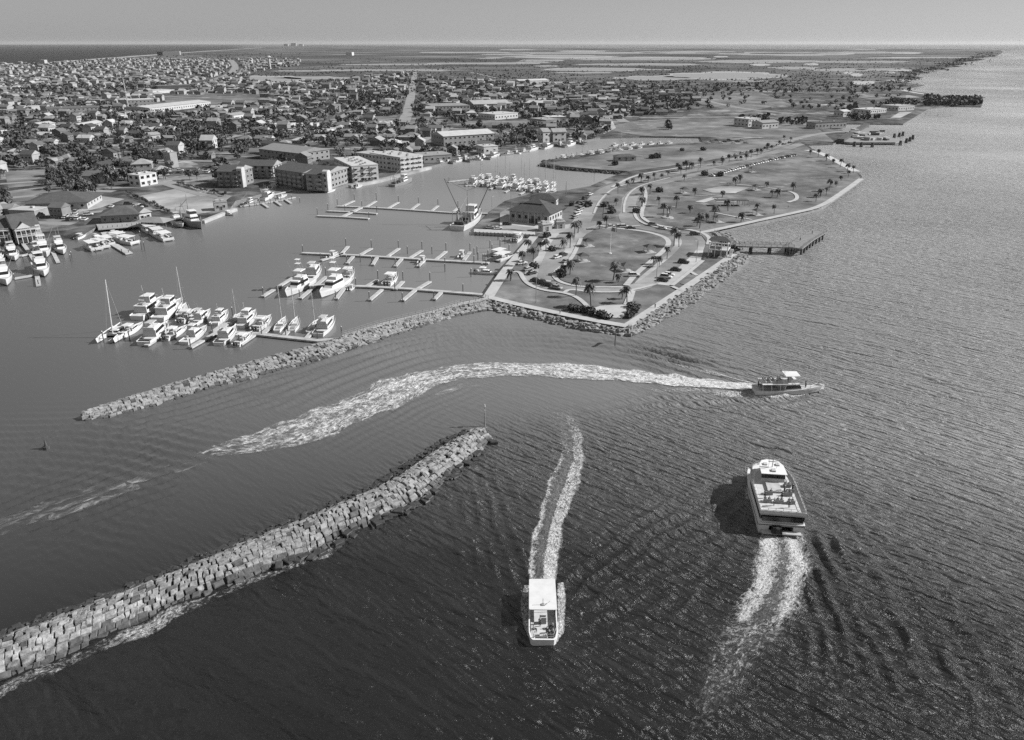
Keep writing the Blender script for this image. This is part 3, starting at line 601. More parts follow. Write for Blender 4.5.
J1L = [(-90, 722), (-40, 699), (0, 682), (45, 664), (89, 645), (149, 618), (193, 598), (238, 584), (280, 564), (312, 557), (341, 539), (385, 518), (409, 508), (426, 499), (450, 477), (465, 465), (482, 450), (492, 439)]
jet1, JL1, mid1 = breakwater('long curving breakwater of fitted granite blocks crossing the lower left foreground', J1U, J1L, 1.2, 9, 2.5, prof1, 100, size=(.95, .95), skip=.02)
rub = MB()
for i in range(1500):
    a, b = random.choice(JL1); d = (b-a).normalized(); p = a-d*random.uniform(-.6, 3.6)
    s = random.uniform(.35, 1.0); ang = random.random()*3.1
    stone(rub, (p.x-mid1.x+random.uniform(-1, 1), p.y-mid1.y+random.uniform(-1, 1), random.uniform(.1, .7)*max(.25, 1.5-((p-a).length/2.6))+.1), Vector((math.cos(ang), math.sin(ang))), Vector((-math.sin(ang), math.cos(ang))), s*1.4, s, .9)
for i in range(60):
    a, b = JL1[-1-random.randrange(50)]; p = b+Vector((random.uniform(-1, 1.2), random.uniform(-1.4, .6), 0)); ang = random.random()*3
    stone(rub, (p.x-mid1.x, p.y-mid1.y, random.uniform(.3, .8)), Vector((math.cos(ang), math.sin(ang))), Vector((-math.sin(ang), math.cos(ang))), 1.9, 1.3, 1.5)
rub.build('wet_rubble', 'wet', jet1)['kind'] = 'stuff'
J2U = [(80, 413), (106, 404), (150, 389), (206, 373), (265, 357), (324, 341), (356, 332), (406, 319), (456, 306), (488, 301)]
J2L = [(83, 421), (110, 417), (152, 407), (206, 391), (265, 375), (318, 360), (356, 350), (406, 332), (456, 317), (492, 310)]
jet2, JL2, mid2 = breakwater('straight pale rubble breakwater running from the park corner past the yachts', J2U, J2L, 1.05, 8, 2.0, lambda u: max(-.4, min(1, .7+u*2, 1.25*(1-u)+.1)), 0, (1, .95), .03, 'rockpale')
# riprap along the park
rr_ = MB(); rb = MB()
RU = [(487, 300), (520, 309), (560, 318.5), (600, 326), (628, 329.5), (655, 311), (690, 288), (715, 271), (740, 254)]
RL = [(488, 310), (520, 316), (560, 325), (600, 333), (634, 336), (665, 320), (700, 298), (725, 279), (750, 257)]
LR = pair_line(RU, RL, LZ, 0, 1.5)
rb.add([(p.x, p.y, z) for a, b in LR for p, z in ((a, LZ-.25), (b.lerp(a, -.04), -.6))], [(2*i, 2*i+1, 2*i+3, 2*i+2) for i in range(len(LR)-1)], 1)
def rip(mb, L, rows, n=1, s0=(.9, 1.7)):
    for a, b in L:
        for j in range(rows):
            for _ in range(n):
                u = (j+random.random())/rows; p = a.lerp(b, u); ang = random.random()*3.1; s = random.uniform(*s0)
                stone(mb, (p.x+random.uniform(-.5, .5), p.y+random.uniform(-.5, .5), LZ*(1-u)+.35+random.uniform(-.2, .3)), Vector((math.cos(ang), math.sin(ang))), Vector((-math.sin(ang), math.cos(ang))), s*1.2, s*.85, 1.0, (random.uniform(-.3, .3), random.uniform(-.3, .3)))
rip(rb, LR, 6)
tag(rb.build('rock_revetment', ['rockpale', 'core']), 'sloping bank of pale boulders wrapping the park point', 'revetment', kind='stuff')
r2 = MB()
LR2 = pair_line([(735, 250), (727, 243), (718, 236), (712, 233)], [(744, 248), (738, 242), (732, 236), (722, 231)], LZ, 0, 1.6); rip(r2, LR2, 5)
tag(r2.build('rock_revetment', 'rockpale'), 'short bank of boulders between the fishing pier and the bayside lawn', 'revetment', kind='stuff')
r3 = MB()
LR3 = pair_line([(703, 232.5), (755, 222), (820, 208), (862, 178.5)], [(706, 235.5), (757, 226.5), (822, 211), (865, 179.5)], LZ, 0, 2.4)
r3.add([(p.x, p.y, z) for a, b in LR3 for p, z in ((a, LZ-.1), (b, -.6))], [(2*i, 2*i+1, 2*i+3, 2*i+2) for i in range(len(LR3)-1)], 0)
sw = thing('seawall', 'low sloping seawall along the bayside lawn', 'seawall', tuple(LR3[0][0])[:2]+(0,))
o = r3.build('apron', 'seaside', sw); o.location = -sw.location
r4 = MB(); LR4 = pair_line([(541, 164), (562, 167.5), (600, 170.5), (630, 173)], [(538, 166), (560, 170), (600, 173.3), (630, 175.5)], LZ, 0, 2.0); rip(r4, LR4, 3, 1, (1.2, 2.4))
LR5 = pair_line([(545, 162), (580, 157), (620, 149)], [(541, 161), (578, 155.5), (618, 147.5)], LZ, 0, 2.5); rip(r4, LR5, 2, 1, (1.2, 2.2))
tag(r4.build('rock_revetment', 'wet'), 'dark boulders edging the grassy spit inside the harbour', 'revetment', kind='stuff')
# vertical quay of the harbour office
qy = thing('quay_wall', 'long timber faced quay beside the shrimp boat', 'quay', G(475, 235))
q = MB(); A = [G(474, 235.2), G(535, 238), G(535, 235, 0), G(474, 232)]; q.poly([p-qy.location for p in A], -.8, 1.6); q.build('quay_deck', 'dock', qy)
for i in range(16):
    p = A[0].lerp(A[1], (i+.5)/16)-qy.location; t = MB(); t.tube((p.x, p.y-.3, -1), (p.x, p.y-.3, 1.9), .2); t.build('fender_pile', 'pile', qy)

# ================================================================== DOCKS
def pile(mb, x, y, top=3.2, r=.16, m=0, cap=1):
    mb.tube((x, y, -1), (x, y, top), r, r, 6, m); mb.tube((x, y, top), (x, y, top+.35), r*1.25, .03, 6, cap)
def dock(label, mains, fingers, piles, w=2.0, wf=1.5, cat='dock', z=.75):
    o0 = G(*mains[0][0]); root = thing('floating_dock', label, cat, o0)
    for l_ in mains:
        mb = MB(); mb.strip([G(x, y, z)-o0 for x, y in l_], w, z, 0, .55); mb.build('walkway', 'dock', root)
    for a, b in fingers:
        mb = MB(); mb.strip([G(a[0], a[1], z)-o0, G(b[0], b[1], z)-o0], wf, z+.01, 0, .5); mb.build('finger', 'dock', root)
    for p in piles:
        g = G(p[0], p[1])-o0; mb = MB(); pile(mb, g.x, g.y, p[2] if len(p) > 2 else 3.4, .17); mb.build('pile', ['pile', 'pilecap'], root)
    return root
dock('near yacht dock joined to the pale breakwater', [[(213, 331), (254, 333), (290, 337), (318, 340), (344, 338)]], [((190, 347), (222, 329)), ((110, 341), (132, 328)), ((146, 345), (170, 328)), ((240, 344), (256, 333)), ((262, 334), (270, 326)), ((284, 335), (292, 326)), ((306, 338), (314, 329)), ((213, 331), (232, 318))],
     [(191, 349), (151, 338), (168, 333), (213, 334), (240, 345), (262, 336), (286, 337), (318, 341), (130, 341), (206, 322), (233, 317), (342, 337), (104, 342)])
dock('dock with two big sportfishing yachts at its far end', [[(286, 288), (319, 284.5), (365, 286), (410, 288.5), (450, 291.5), (487, 294.5)]],
     [((262.5, 296), (298, 274)), ((300, 298), (326.5, 276)), ((336, 298.5), (352, 277)), ((369.5, 299.5), (382, 289)), ((402.6, 300), (414, 290.5)), ((414, 290.5), (430, 281)), ((366, 286), (377, 279.5)), ((434, 299), (441, 292)), ((395, 289), (403, 281)), ((385, 299), (386, 287))][:9],
     [(263.5, 297, 3.6), (300, 299), (336, 300), (369.5, 301), (402.6, 302), (434, 300.5), (430, 281), (378, 279), (403, 280), (326, 276), (352, 276), (463, 293), (313, 276), (356, 287), (395, 291)])
dock('middle dock of mostly empty slips', [[(302, 252.5), (359, 255), (400, 257.5), (440, 260), (489, 262.5)]],
     [((321, 260), (344, 253)), ((340, 255), (348, 246)), ((347, 263), (353, 256)), ((360, 254.5), (371.5, 248)), ((372.5, 264.5), (377, 257)), ((387.5, 256), (399, 248)), ((395, 266), (402, 258)), ((410, 257.5), (422, 250)), ((418, 266), (424, 259)), ((436, 259), (446, 251)), ((463.6, 260), (470, 251.5))],
     [(303, 253), (321, 261), (346, 246), (347, 264), (371.5, 247.5), (372, 265), (398.5, 248), (395.5, 267), (422, 249), (419, 268), (446, 250.5), (445, 266), (470, 251), (407.5, 254), (432, 254), (474, 256), (477, 254), (360.5, 262), (445, 272), (485, 262)])
dock('outer dock of long parallel walkways near the shrimp boat', [[(337, 205.8), (375, 207.3), (410, 209.5), (450, 212.2), (494, 213.4)], [(317, 215.5), (343, 216.5), (369, 218.3)], [(327, 210.6), (350, 211.6), (377, 213.3)], [(343, 216), (362, 206.8)]],
     [((342, 206), (354, 200.5)), ((366, 206.8), (376, 200.8)), ((388, 208), (398.5, 202)), ((411, 209.5), (419, 203.5)), ((431, 211), (438, 205.5)), ((452, 212.5), (458, 207.5))],
     [(317.5, 214.5), (369, 218), (328, 210), (377, 213, 4), (354.5, 200), (376.5, 200.5, 4.5), (398.5, 201.5), (418.5, 203), (438, 205), (337.5, 205), (345, 211), (362, 207), (458, 207)])
dock('dock of the crowded inner marina', [[(448, 181.5), (470, 179), (500, 184), (535, 192), (562, 193)], [(465, 185.5), (490, 183)]], [((474, 186), (482, 182)), ((490, 189), (497, 185)), ((505, 192), (512, 188)), ((520, 194), (527, 190))], [(449, 181, 2.5), (465, 185, 2.5), (536, 190, 6), (500, 180, 5), (566, 192, 4)], 2.2)
dock('dock between the charter boats below the gabled boathouse', [[(22, 242), (30, 253), (35, 262), (38.5, 285)], [(14, 278), (26, 276), (34, 274.5)], [(10, 256), (22, 255), (31, 253)]], [((52, 250), (58, 262)), ((20, 243), (45, 241))], [(39, 286, 2.6), (71, 261, 2.6), (24, 262, 2.4), (15, 280, 2.4), (36, 262, 2.4), (6, 264, 2.4), (72, 258, 2.6)], 1.6)
dock('dark stub dock between the white pontoon boats', [[(104, 232), (112, 243), (124, 250), (129, 253)]], [], [(129, 254, 2), (142, 250, 4), (145, 251, 4), (141, 240, 4), (122, 253, 2), (96, 253, 2)], 3.0)
dock('dock with boat lifts below the tall condominiums', [[(240, 206), (262, 203), (280, 200), (295, 197)], [(262, 196), (275, 194), (292, 190)]], [((262, 203), (268, 207)), ((275, 201), (281, 205)), ((285, 199), (291, 203))], [(244+i*5.3, 205-i*.9+3, 2.8) for i in range(10)]+[(300, 203, 3)], 1.4)
def boardwalk(label, line, w, z, rail=True, step=2.6, z0=-1, name='boardwalk', cat='boardwalk'):
    L = resample([G(x, y, z) for x, y in line], step); o0 = Vector((L[0].x, L[0].y, 0)); root = thing(name, label, cat, o0); L = [p-o0 for p in L]
    mb = MB(); mb.strip(L, w, z, 0, .3); mb.build('walkway', 'dock', root)
    po = MB(); rl = MB()
    for i, p in enumerate(L):
        d = (L[min(i+1, len(L)-1)]-L[max(i-1, 0)]).normalized(); nn = Vector((-d.y, d.x, 0))*(w/2-.1)
        for s in (-1, 1):
            q = p+nn*s; po.tube((q.x, q.y, z0), (q.x, q.y, z+(1.15 if rail else .1)), .13, .1, 5)
            if rail and i < len(L)-1:
                p2 = L[i+1]; q2 = p2+nn*s
                for hh in (.6, 1.12): rl.tube((q.x, q.y, z+hh), (q2.x, q2.y, z+hh), .05, .05, 4)
    po.build('posts', 'pile' if z > 2 else 'grey', root)
    if rail: rl.build('railing', 'grey', root)
    return root
boardwalk('fenced boardwalk following the harbour side of the pale breakwater', [(343, 336), (381, 324), (431, 312), (462, 303), (487, 298)], 1.8, 1.9)
pier = thing('fishing_pier', 'long fishing pier bent into an angled platform over the bay', 'pier', G(740, 250))
def pier_seg(line, w, z, every):
    L = resample([G(x, y, z) for x, y in line], 2.5); L = [Vector((p.x-pier.location.x, p.y-pier.location.y)) for p in L]
    mb = MB(); mb.strip(L, w, z, 0, .5); mb.build('pier_deck', 'pierdeck', pier)
    rl = MB()
    for i, p in enumerate(L):
        d = (L[min(i+1, len(L)-1)]-L[max(i-1, 0)]).normalized(); nn = Vector((-d.y, d.x))*(w/2-.12)
        for s in (-1, 1):
            q = p+nn*s; rl.tube((q.x, q.y, z), (q.x, q.y, z+1.1), .08, .08, 4)
            if i < len(L)-1:
                q2 = L[i+1]+nn*s
                for hh in (.4, .75, 1.08): rl.tube((q.x, q.y, z+hh), (q2.x, q2.y, z+hh), .05, .05, 4)
        if i % every == every//2:
            bn = MB()
            for s in (-1, 1): bn.tube((p.x+nn.x*s*.8, p.y+nn.y*s*.8, -1.5), (p.x+nn.x*s*.8, p.y+nn.y*s*.8, z-.5), .42, .42, 7)
            a, b = p+nn*1.05, p-nn*1.05; bn.tube((a.x, a.y, z-.7), (b.x, b.y, z-.7), .4, .4, 5)
            bn.build('pier_bent', 'dark', pier)
    rl.build('railing', 'grey', pier)
pier_seg([(727, 244), (745, 245), (770, 245.6), (793, 246)], 4.6, 3.4, 3); pier_seg([(794, 247.5), (806, 238.5), (819, 231)], 7.0, 3.45, 2)
tn = MB(); tn.box(0, 0, 3.5, .3, .3, 2.2); 
boardwalk('small far jetty reaching into the bay past the grassy quay', [(926, 113.2), (938, 114), (951, 114.6)], 2.2, 2.2, False, 12, -1, 'jetty', 'jetty')
boardwalk('timber walkway at the basin mouth beside the white pavilion', [(716, 232), (722, 238), (729, 245)], 1.6, 1.9, True, 2.4)

# ================================================================== BOATS
def hull_part(root, L, B, fb, mats=('white', 'deck'), bow=2.4, name='hull', y0=0, tr=.86, flare=.16, stripe=True, sheer=.42):
    mb = MB(); n = 14; prev = None; rings = []
    for i in range(n+1):
        s = i/n; x = -L/2+L*s; k = max(0, (s-.38)/.62); w = B/2*(tr+(1-tr)*min(1, s/.4) if s < .4 else 1)*(1-k**bow); w = max(w, .02)
        z = fb*(1+sheer*s*s); zc = .08+.45*fb*k**2; kx = x-(L*.06)*k**2*.0
        rings.append([(x+L*.05*k, 0, -.35*(1-k)), (x+L*.035*k, w*(.86-flare*k), zc*.5), (x+L*.07*k, w*.97, z*.72), (x+L*.085*k, w, z), (x+L*.085*k, w*.93, z), (x+L*.085*k, w*.92, z-.22), (x+L*.085*k, 0, z-.2)])
    for side in (1, -1):
        v = [(p[0], y0+side*p[1], p[2]) for r in rings for p in r]; c = 7; f = []; ms = []
        for i in range(n):
            for j in range(c-1):
                q = (i*c+j, (i+1)*c+j, (i+1)*c+j+1, i*c+j+1); q = q if side < 0 else q[::-1]
                f.append(q); ms.append(1 if j >= 5 else (2 if stripe and j == 0 else 0))
        o = len(mb.v); mb.v += v; mb.f += [tuple(a+o for a in q) for q in f]; mb.m += ms
        t = list(range(7)); q = t if side > 0 else t[::-1]; mb.add([v[i] for i in range(7)], [tuple(q)], 0)
    return mb.build(name, list(mats)+['dark'], root)
def cabin(root, x0, x1, w0, w1, z0, z1, rake=.5, rb=.1, name='cabin', m='white', win=(.45, .82), over=0.0, roofm=None):
    """deckhouse with a dark band of windows and a slightly oversailing roof"""
    mb = MB(); h = z1-z0; mb.fr(x0, x1, w0, w1, z0, x0+rb, x1-rake*h, w0*.94, w1*.92, z1)
    o = mb.build(name, m, root)
    if win:
        a, b = win; wb = MB(); X = lambda t, s: (x0+rb*t-.03 if s == 0 else x1-rake*h*t+.03)
        wb.fr(X(a, 0)+.25, X(a, 1), w0*(1-.06*a)+.025, w1*(1-.08*a)+.025, z0+h*a, X(b, 0)+.25, X(b, 1), w0*(1-.06*b)+.025, w1*(1-.08*b)+.025, z0+h*b); wb.build('window_band', 'glass', o)
    if over:
        rf = MB(); rf.fr(x0-over*.6, x1-rake*h+over, w0*.94+.12, w1*.92+.12, z1+.005, x0-over*.6+.05, x1-rake*h+over-.08, w0*.94+.08, w1*.92+.08, z1+.12); rf.build('roof', roofm or 'white', o)
    return o
def rods(root, x, z, B, n=2, l=4.5):
    mb = MB()
    for s in (-1, 1): mb.tube((x, s*B*.4, z), (x-1.2, s*B*.95, z+l), .045, .03, 4)
    mb.build('outrigger', 'metal', root)
def mk_sportfisher():
    r = thing('sportfishing_boat', '', 'boat'); L, B = 16.5, 5.0
    hull_part(r, L, B, 1.55, sheer=.55)
    cabin(r, -2.8, 4.3, 2.0, 1.3, 1.5, 3.5, .75, name='cabin', win=(.45, .85))
    f = cabin(r, -2.6, 1.4, 1.7, 1.5, 3.5, 4.3, .3, name='flybridge', win=None)
    mb = MB()
    for x in (-2.2, .6):
        for s in (-1, 1): mb.tube((x, s*1.4, 4.2), (x, s*1.35, 6.1), .05)
    for x in (-1.8, .2):
        for s in (-1, 1): mb.tube((x, s*1.2, 6.1), (x*.6-.3, s*.6, 8.4), .05)
    mb.build('tower', 'metal', r)
    mb = MB(); mb.fr(-2.5, 1.0, 1.55, 1.4, 6.05, -2.4, .9, 1.45, 1.3, 6.2); mb.build('hardtop', 'white', r)
    mb = MB(); mb.box(-.4, 0, 8.3, 1.7, 1.5, .1); mb.box(-.4, 0, 9.6, 1.6, 1.4, .1); mb.tube((-1, .6, 8.3), (-1, .6, 9.6), .04); mb.tube((-1, -.6, 8.3), (-1, -.6, 9.6), .04); mb.tube((.3, .6, 8.3), (.3, .6, 9.6), .04); mb.build('tower_platform', 'white', r)
    mb = MB(); mb.box(-5.6, 0, 1.3, .9, .9, .7); mb.box(-3.4, 1.2, 1.3, .8, .9, .8); mb.build('fighting_chair', 'offwhite', r)
    rods(r, -1.5, 3.6, B); return r
def mk_cruiser():
    r = thing('motor_yacht', '', 'boat'); L, B = 14, 4.4
    hull_part(r, L, B, 1.4); cabin(r, -3.2, 3.8, 1.8, 1.1, 1.35, 3.1, .8, win=(.4, .85)); cabin(r, -3.4, .9, 1.6, 1.3, 3.1, 3.8, .4, name='flybridge', win=None)
    mb = MB()
    for x in (-2.6, -.3):
        for s in (-1, 1): mb.tube((x, s*1.2, 3.7), (x, s*1.05, 4.9), .05)
    mb.fr(-2.9, -.1, 1.25, 1.1, 4.9, -2.7, -.2, 1.1, .95, 5.02); mb.build('bimini_top', 'pale', r)
    mb = MB(); mb.box(-6.0, 0, 1.25, 1.0, 3.0, .25, m=0); mb.box(-5, 1.2, 1.2, .8, .6, .5); mb.build('cockpit_seat', 'dark', r)
    mb = MB(); mb.tube((-1.5, 0, 5.4), (-1.7, 0, 7.2), .05); mb.tube((-1.2, .9, 5.4), (-1.8, .9, 8), .03); mb.build('antenna', 'metal', r); return r
def mk_trawler_yacht():
    r = thing('trawler_yacht', '', 'boat'); L, B = 14, 4.5
    hull_part(r, L, B, 1.5, sheer=.6); cabin(r, -4.6, 1.6, 1.75, 1.5, 1.4, 3.2, .25, win=(.45, .85), over=.5, roofm='offwhite'); cabin(r, -1.6, 2.2, 1.35, 1.1, 3.33, 4.9, .35, name='wheelhouse', win=(.4, .85), over=.25); cabin(r, 1.7, 4.6, 1.2, .7, 1.5, 2.2, .9, name='trunk_cabin', win=None)
    mb = MB(); mb.tube((-1.4, 0, 3.3), (-2.0, 0, 8.2), .08, .05); mb.tube((-1.7, -.8, 6.2), (-1.7, .8, 6.2), .04); mb.tube((-1.5, 0, 3.9), (-4.6, 0, 5.0), .06); mb.build('mast', 'offwhite', r)
    mb = MB(); mb.fr(-4.2, -2.2, .7, .7, 3.34, -4.0, -2.5, .5, .5, 3.8); mb.build('dinghy', 'grey', r)
    mb = MB()
    for s in (-1, 1):
        for i in range(5): mb.tube((2.2+i*1.0, s*(1.95-i*.33), 2.0+i*.08), (2.2+i*1.0, s*(1.95-i*.33), 2.9+i*.08), .03, .03, 4)
        mb.tube((2.2, s*1.95, 2.9), (6.2, s*.63, 3.2), .03, .03, 4)
    mb.build('bow_rail', 'metal', r); return r
def mk_express():
    r = thing('express_cruiser', '', 'boat'); L, B = 10.5, 3.5
    hull_part(r, L, B, 1.15); cabin(r, -1.2, 2.9, 1.35, .8, 1.1, 2.1, 1.2, win=(.35, .8)); 
    mb = MB()
    for x in (-2.2, -.2):
        for s in (-1, 1): mb.tube((x, s*1.3, 1.2), (x+.1, s*1.2, 3.1), .05)
    mb.fr(-2.8, .3, 1.45, 1.3, 3.1, -2.7, .2, 1.35, 1.2, 3.22); mb.build('hardtop', 'white', r)
    mb = MB(); mb.box(-1.6, 0, 1.0, .5, 1.6, .9); mb.box(-4.2, 0, 1.0, .6, 2.4, .5); mb.build('seat', 'offwhite', r)
    mb = MB(); mb.box(-5.4, .5, .5, .6, .5, 1.3); mb.box(-5.4, -.5, .5, .6, .5, 1.3); mb.build('outboard_motor', 'dark', r); return r
def mk_sail(L=11.5, Mh=13.5):
    r = thing('sailboat', '', 'boat'); B = L*.3
    hull_part(r, L, B, 1.1, tr=.6, bow=1.9); cabin(r, -1.6, 2.6, .95, .5, 1.0, 1.55, .8, win=(.3, .8))
    mb = MB(); mb.tube((1.1, 0, 1), (1.0, 0, Mh), .16, .1); mb.tube((1.05, -1.0, Mh*.55), (1.05, 1.0, Mh*.55), .04); mb.build('mast', 'pale', r)
    mb = MB(); mb.tube((.9, 0, 2.5), (-3.8, 0, 2.3), .2, .12, 6); mb.build('boom', 'offwhite', r)
    mb = MB(); mb.tube((L*.52, 0, 1.4), (1.0, 0, Mh-.3), .04, .02, 4); mb.tube((-L*.48, 0, 1.2), (1.0, 0, Mh-.1), .015, .015, 4); mb.build('rigging', 'rope', r)
    mb = MB(); mb.box(-3.6, 0, .95, 2.4, 1.3, .12); mb.build('cockpit', 'grey', r); return r
def mk_catamaran():
    r = thing('sailing_catamaran', '', 'boat')
    for s in (-1, 1): hull_part(r, 13, 1.7, 1.3, y0=s*2.7, tr=.8, stripe=True)
    mb = MB(); mb.fr(-5.6, 1.8, 2.1, 2.1, .75, -5.6, 1.8, 2.1, 2.1, 1.3); mb.build('bridge_deck', 'deck', r)
    cabin(r, -3, 1.5, 1.9, 1.4, 1.3, 2.3, .9, win=(.3, .75))
    mb = MB(); mb.tube((1.6, 0, 1.3), (-1.0, 0, 18.6), .2, .12); mb.build('mast', 'offwhite', r)
    mb = MB(); mb.tube((1.2, 0, 3.1), (-4.6, 0, 2.9), .25, .18); mb.build('boom', 'offwhite', r)
    mb = MB(); mb.tube((6.2, 0, 1.5), (-.9, 0, 18.0), .03, .02, 4); mb.tube((-5.8, 0, 1.5), (-.9, 0, 17.6), .1, .05, 4); mb.tube((6.2, -2.6, 1.5), (6.2, 2.6, 1.5), .1); mb.build('rigging', 'rope', r); return r
def mk_pontoon():
    r = thing('pontoon_boat', '', 'boat'); mb = MB(); mb.box(0, 0, .35, 9, 4.2, .35); mb.build('deck', 'pale', r)
    for s in (-1, 1):
        mb = MB(); mb.tube((-4.4, s*1.6, .2), (4.4, s*1.6, .2), .42, .3, 8); mb.build('float', 'metal', r)
    mb = MB()
    for x in (-3, 2):
        for s in (-1, 1): mb.tube((x, s*1.8, .7), (x, s*1.7, 2.7), .06)
    mb.box(-.5, 0, 2.7, 6, 4, .12); mb.build('canopy', 'white', r)
    mb = MB()
    for s in (-1, 1): mb.box(0, s*2.0, .7, 8.6, .08, .7)
    mb.box(4.3, 0, .7, .08, 4, .7); mb.box(-1, 1.4, .7, 4, .7, .5); mb.box(1.2, -1.3, .7, .8, .8, .9); mb.build('railing', 'offwhite', r); return r
def mk_skiff():
    r = thing('skiff', '', 'boat'); hull_part(r, 6.4, 2.3, .75); mb = MB(); mb.box(-.3, 0, .6, .8, .9, 1.0); mb.box(-.3, 0, 2.2, 1.9, 1.6, .08)
    for x in (-1, .4):
        for s in (-1, 1): mb.tube((x, s*.6, .6), (x, s*.6, 2.2), .04)
    mb.build('console', 'offwhite', r); mb = MB(); mb.box(-3.3, 0, .3, .5, .5, 1.2); mb.build('outboard_motor', 'black', r); return r
def mk_trawler(rig=True):
    r = thing('shrimp_trawler', '', 'boat'); L, B = 22, 6.4
    hull_part(r, L, B, 1.9, ('offwhite' if rig else 'grey', 'teak'), sheer=.75, tr=.84)
    cabin(r, -.5, 5.6, 2.2, 1.6, 2.0, 4.3, .15, win=(.5, .82)); cabin(r, 1.4, 4.8, 1.7, 1.4, 4.3, 6.2, .1, name='wheelhouse', win=(.35, .8), over=.4)
    mb = MB(); mb.tube((-.6, 0, 2), (-.9, 0, 12), .16, .1); mb.tube((-9, 1.5, 2), (-8.6, 0, 7.5), .12); mb.tube((-9, -1.5, 2), (-8.6, 0, 7.5), .12); mb.tube((-9, -2.4, 2), (-9, -2.4, 6), .1); mb.tube((-9, 2.4, 2), (-9, 2.4, 6), .1); mb.tube((-9, -2.4, 6), (-9, 2.4, 6), .1); mb.tube((-.9, 0, 10), (-8.6, 0, 6.5), .09); mb.build('mast', 'grey', r)
    if rig:
        for s in (-1, 1):
            mb = MB(); mb.tube((-.4, s*2.6, 3), (-.6, s*8.6, 15.5), .16, .1, 6); mb.tube((-.6, s*8.6, 15.3), (-.9, 0, 11.8), .04, .04, 4); mb.build('outrigger', 'dark', r)
    mb = MB(); mb.box(-3, 0, 1.9, 1.6, 2.6, 1.2); mb.box(-6, 1.2, 1.8, 2.2, 1.4, .8); mb.box(-6.5, -1.6, 1.8, 1.2, 1.2, 1.0); mb.box(-8.8, 0, 1.8, 1, 3.4, .9); mb.build('deck_gear', 'dark', r)
    mb = MB(); mb.tube((-5, 2.2, 2), (-5, 2.2, 5.4), .5, .2, 6); mb.tube((-4, -2.2, 2), (-4, -2.2, 5.0), .5, .2, 6); mb.build('net', 'grey', r)
    mb = MB()
    for s in (-1, 1):
        for i in range(5): mb.tube((5+i*1.2, s*(2.6-i*.42), 2.9+i*.1), (5+i*1.2, s*(2.6-i*.42), 3.8+i*.1), .04, .04, 4)
    mb.build('bow_rail', 'metal', r); return r
K = dict(sf=Kind(mk_sportfisher), my=Kind(mk_cruiser), ex=Kind(mk_express), sail=Kind(mk_sail), cat=Kind(mk_catamaran), pon=Kind(mk_pontoon), sk=Kind(mk_skiff), ty=Kind(mk_trawler_yacht), tr=Kind(mk_trawler), wb=Kind(lambda: mk_trawler(False)))
LEN = dict(sf=16.5, my=14, ex=10.5, sail=11.5, cat=13, pon=9, sk=6.4, tr=22, wb=22, ty=14)
def boat(k, stern, bow, label, group=None, fit=True):
    a, b = G(*stern), G(*bow); d = (b-a).length; s = max(.62, min(1.25, d/LEN[k])) if fit else 1.0
    return K[k].put((a+b)/2, head(a, b), label, group, s)
near = 'boats moored along the near yacht dock'
for k, s, b, l in [('cat', (124, 329), (107, 343), 'white sailing catamaran with a tall raked mast, outermost on the near dock'), ('ex', (121, 338), (142, 327), 'low white boat moored just inside the sailing catamaran'),
  ('my', (144, 346), (168, 328), 'big white yacht with its stern to the viewer beside a dock finger post'), ('ty', (135, 322), (165, 303), 'two deck white yacht at the back left of the near dock'), ('ty', (158, 322), (182, 306), 'long white yacht with side windows under the second tallest mast'),
  ('sail', (180, 321), (187, 308), 'sailboat whose mast stands behind the long white yacht'), ('ex', (165, 341), (186, 330), 'small white cruiser in front of the canopied fishing boat'), ('sf', (184, 345), (206, 331), 'white fishing boat with a domed canopy along the long dock finger'),
  ('ex', (180, 324), (197, 313), 'white cruiser behind the finger pier, third from the back'), ('my', (193, 326), (210, 314), 'white yacht with a stubby mast and pointed bow facing away'), ('ty', (214, 326), (228, 315), 'white flybridge yacht with dark windows left of the middle mast'),
  ('sail', (230, 325), (241, 316), 'sailboat with a tall mast in the middle of the near dock'), ('my', (219, 346), (236, 331), 'white yacht moored outside the dock with its stern to the viewer'), ('ex', (236, 347), (252, 336), 'white cruiser with rounded bow outside the dock corner'),
  ('ty', (240, 329), (256, 316), 'white yacht with a boxy flybridge right of the middle mast'), ('ex', (255, 332), (271, 320), 'white cruiser with a short post, left of three slender sailboats'), ('sail', (277, 333), (286, 321), 'first slender sailboat from the left in the row of three'),
  ('sail', (292, 333), (298, 321), 'middle slender sailboat in the row of three'), ('sail', (309, 334), (319, 323), 'sailboat tucked beside the rounded yacht near the boardwalk'), ('my', (318, 337), (334, 322), 'rounded white yacht at the inner end of the near dock')]:
    boat(k, s, b, l, near)
sfg = 'boats on the dock of the two sportfishing yachts'
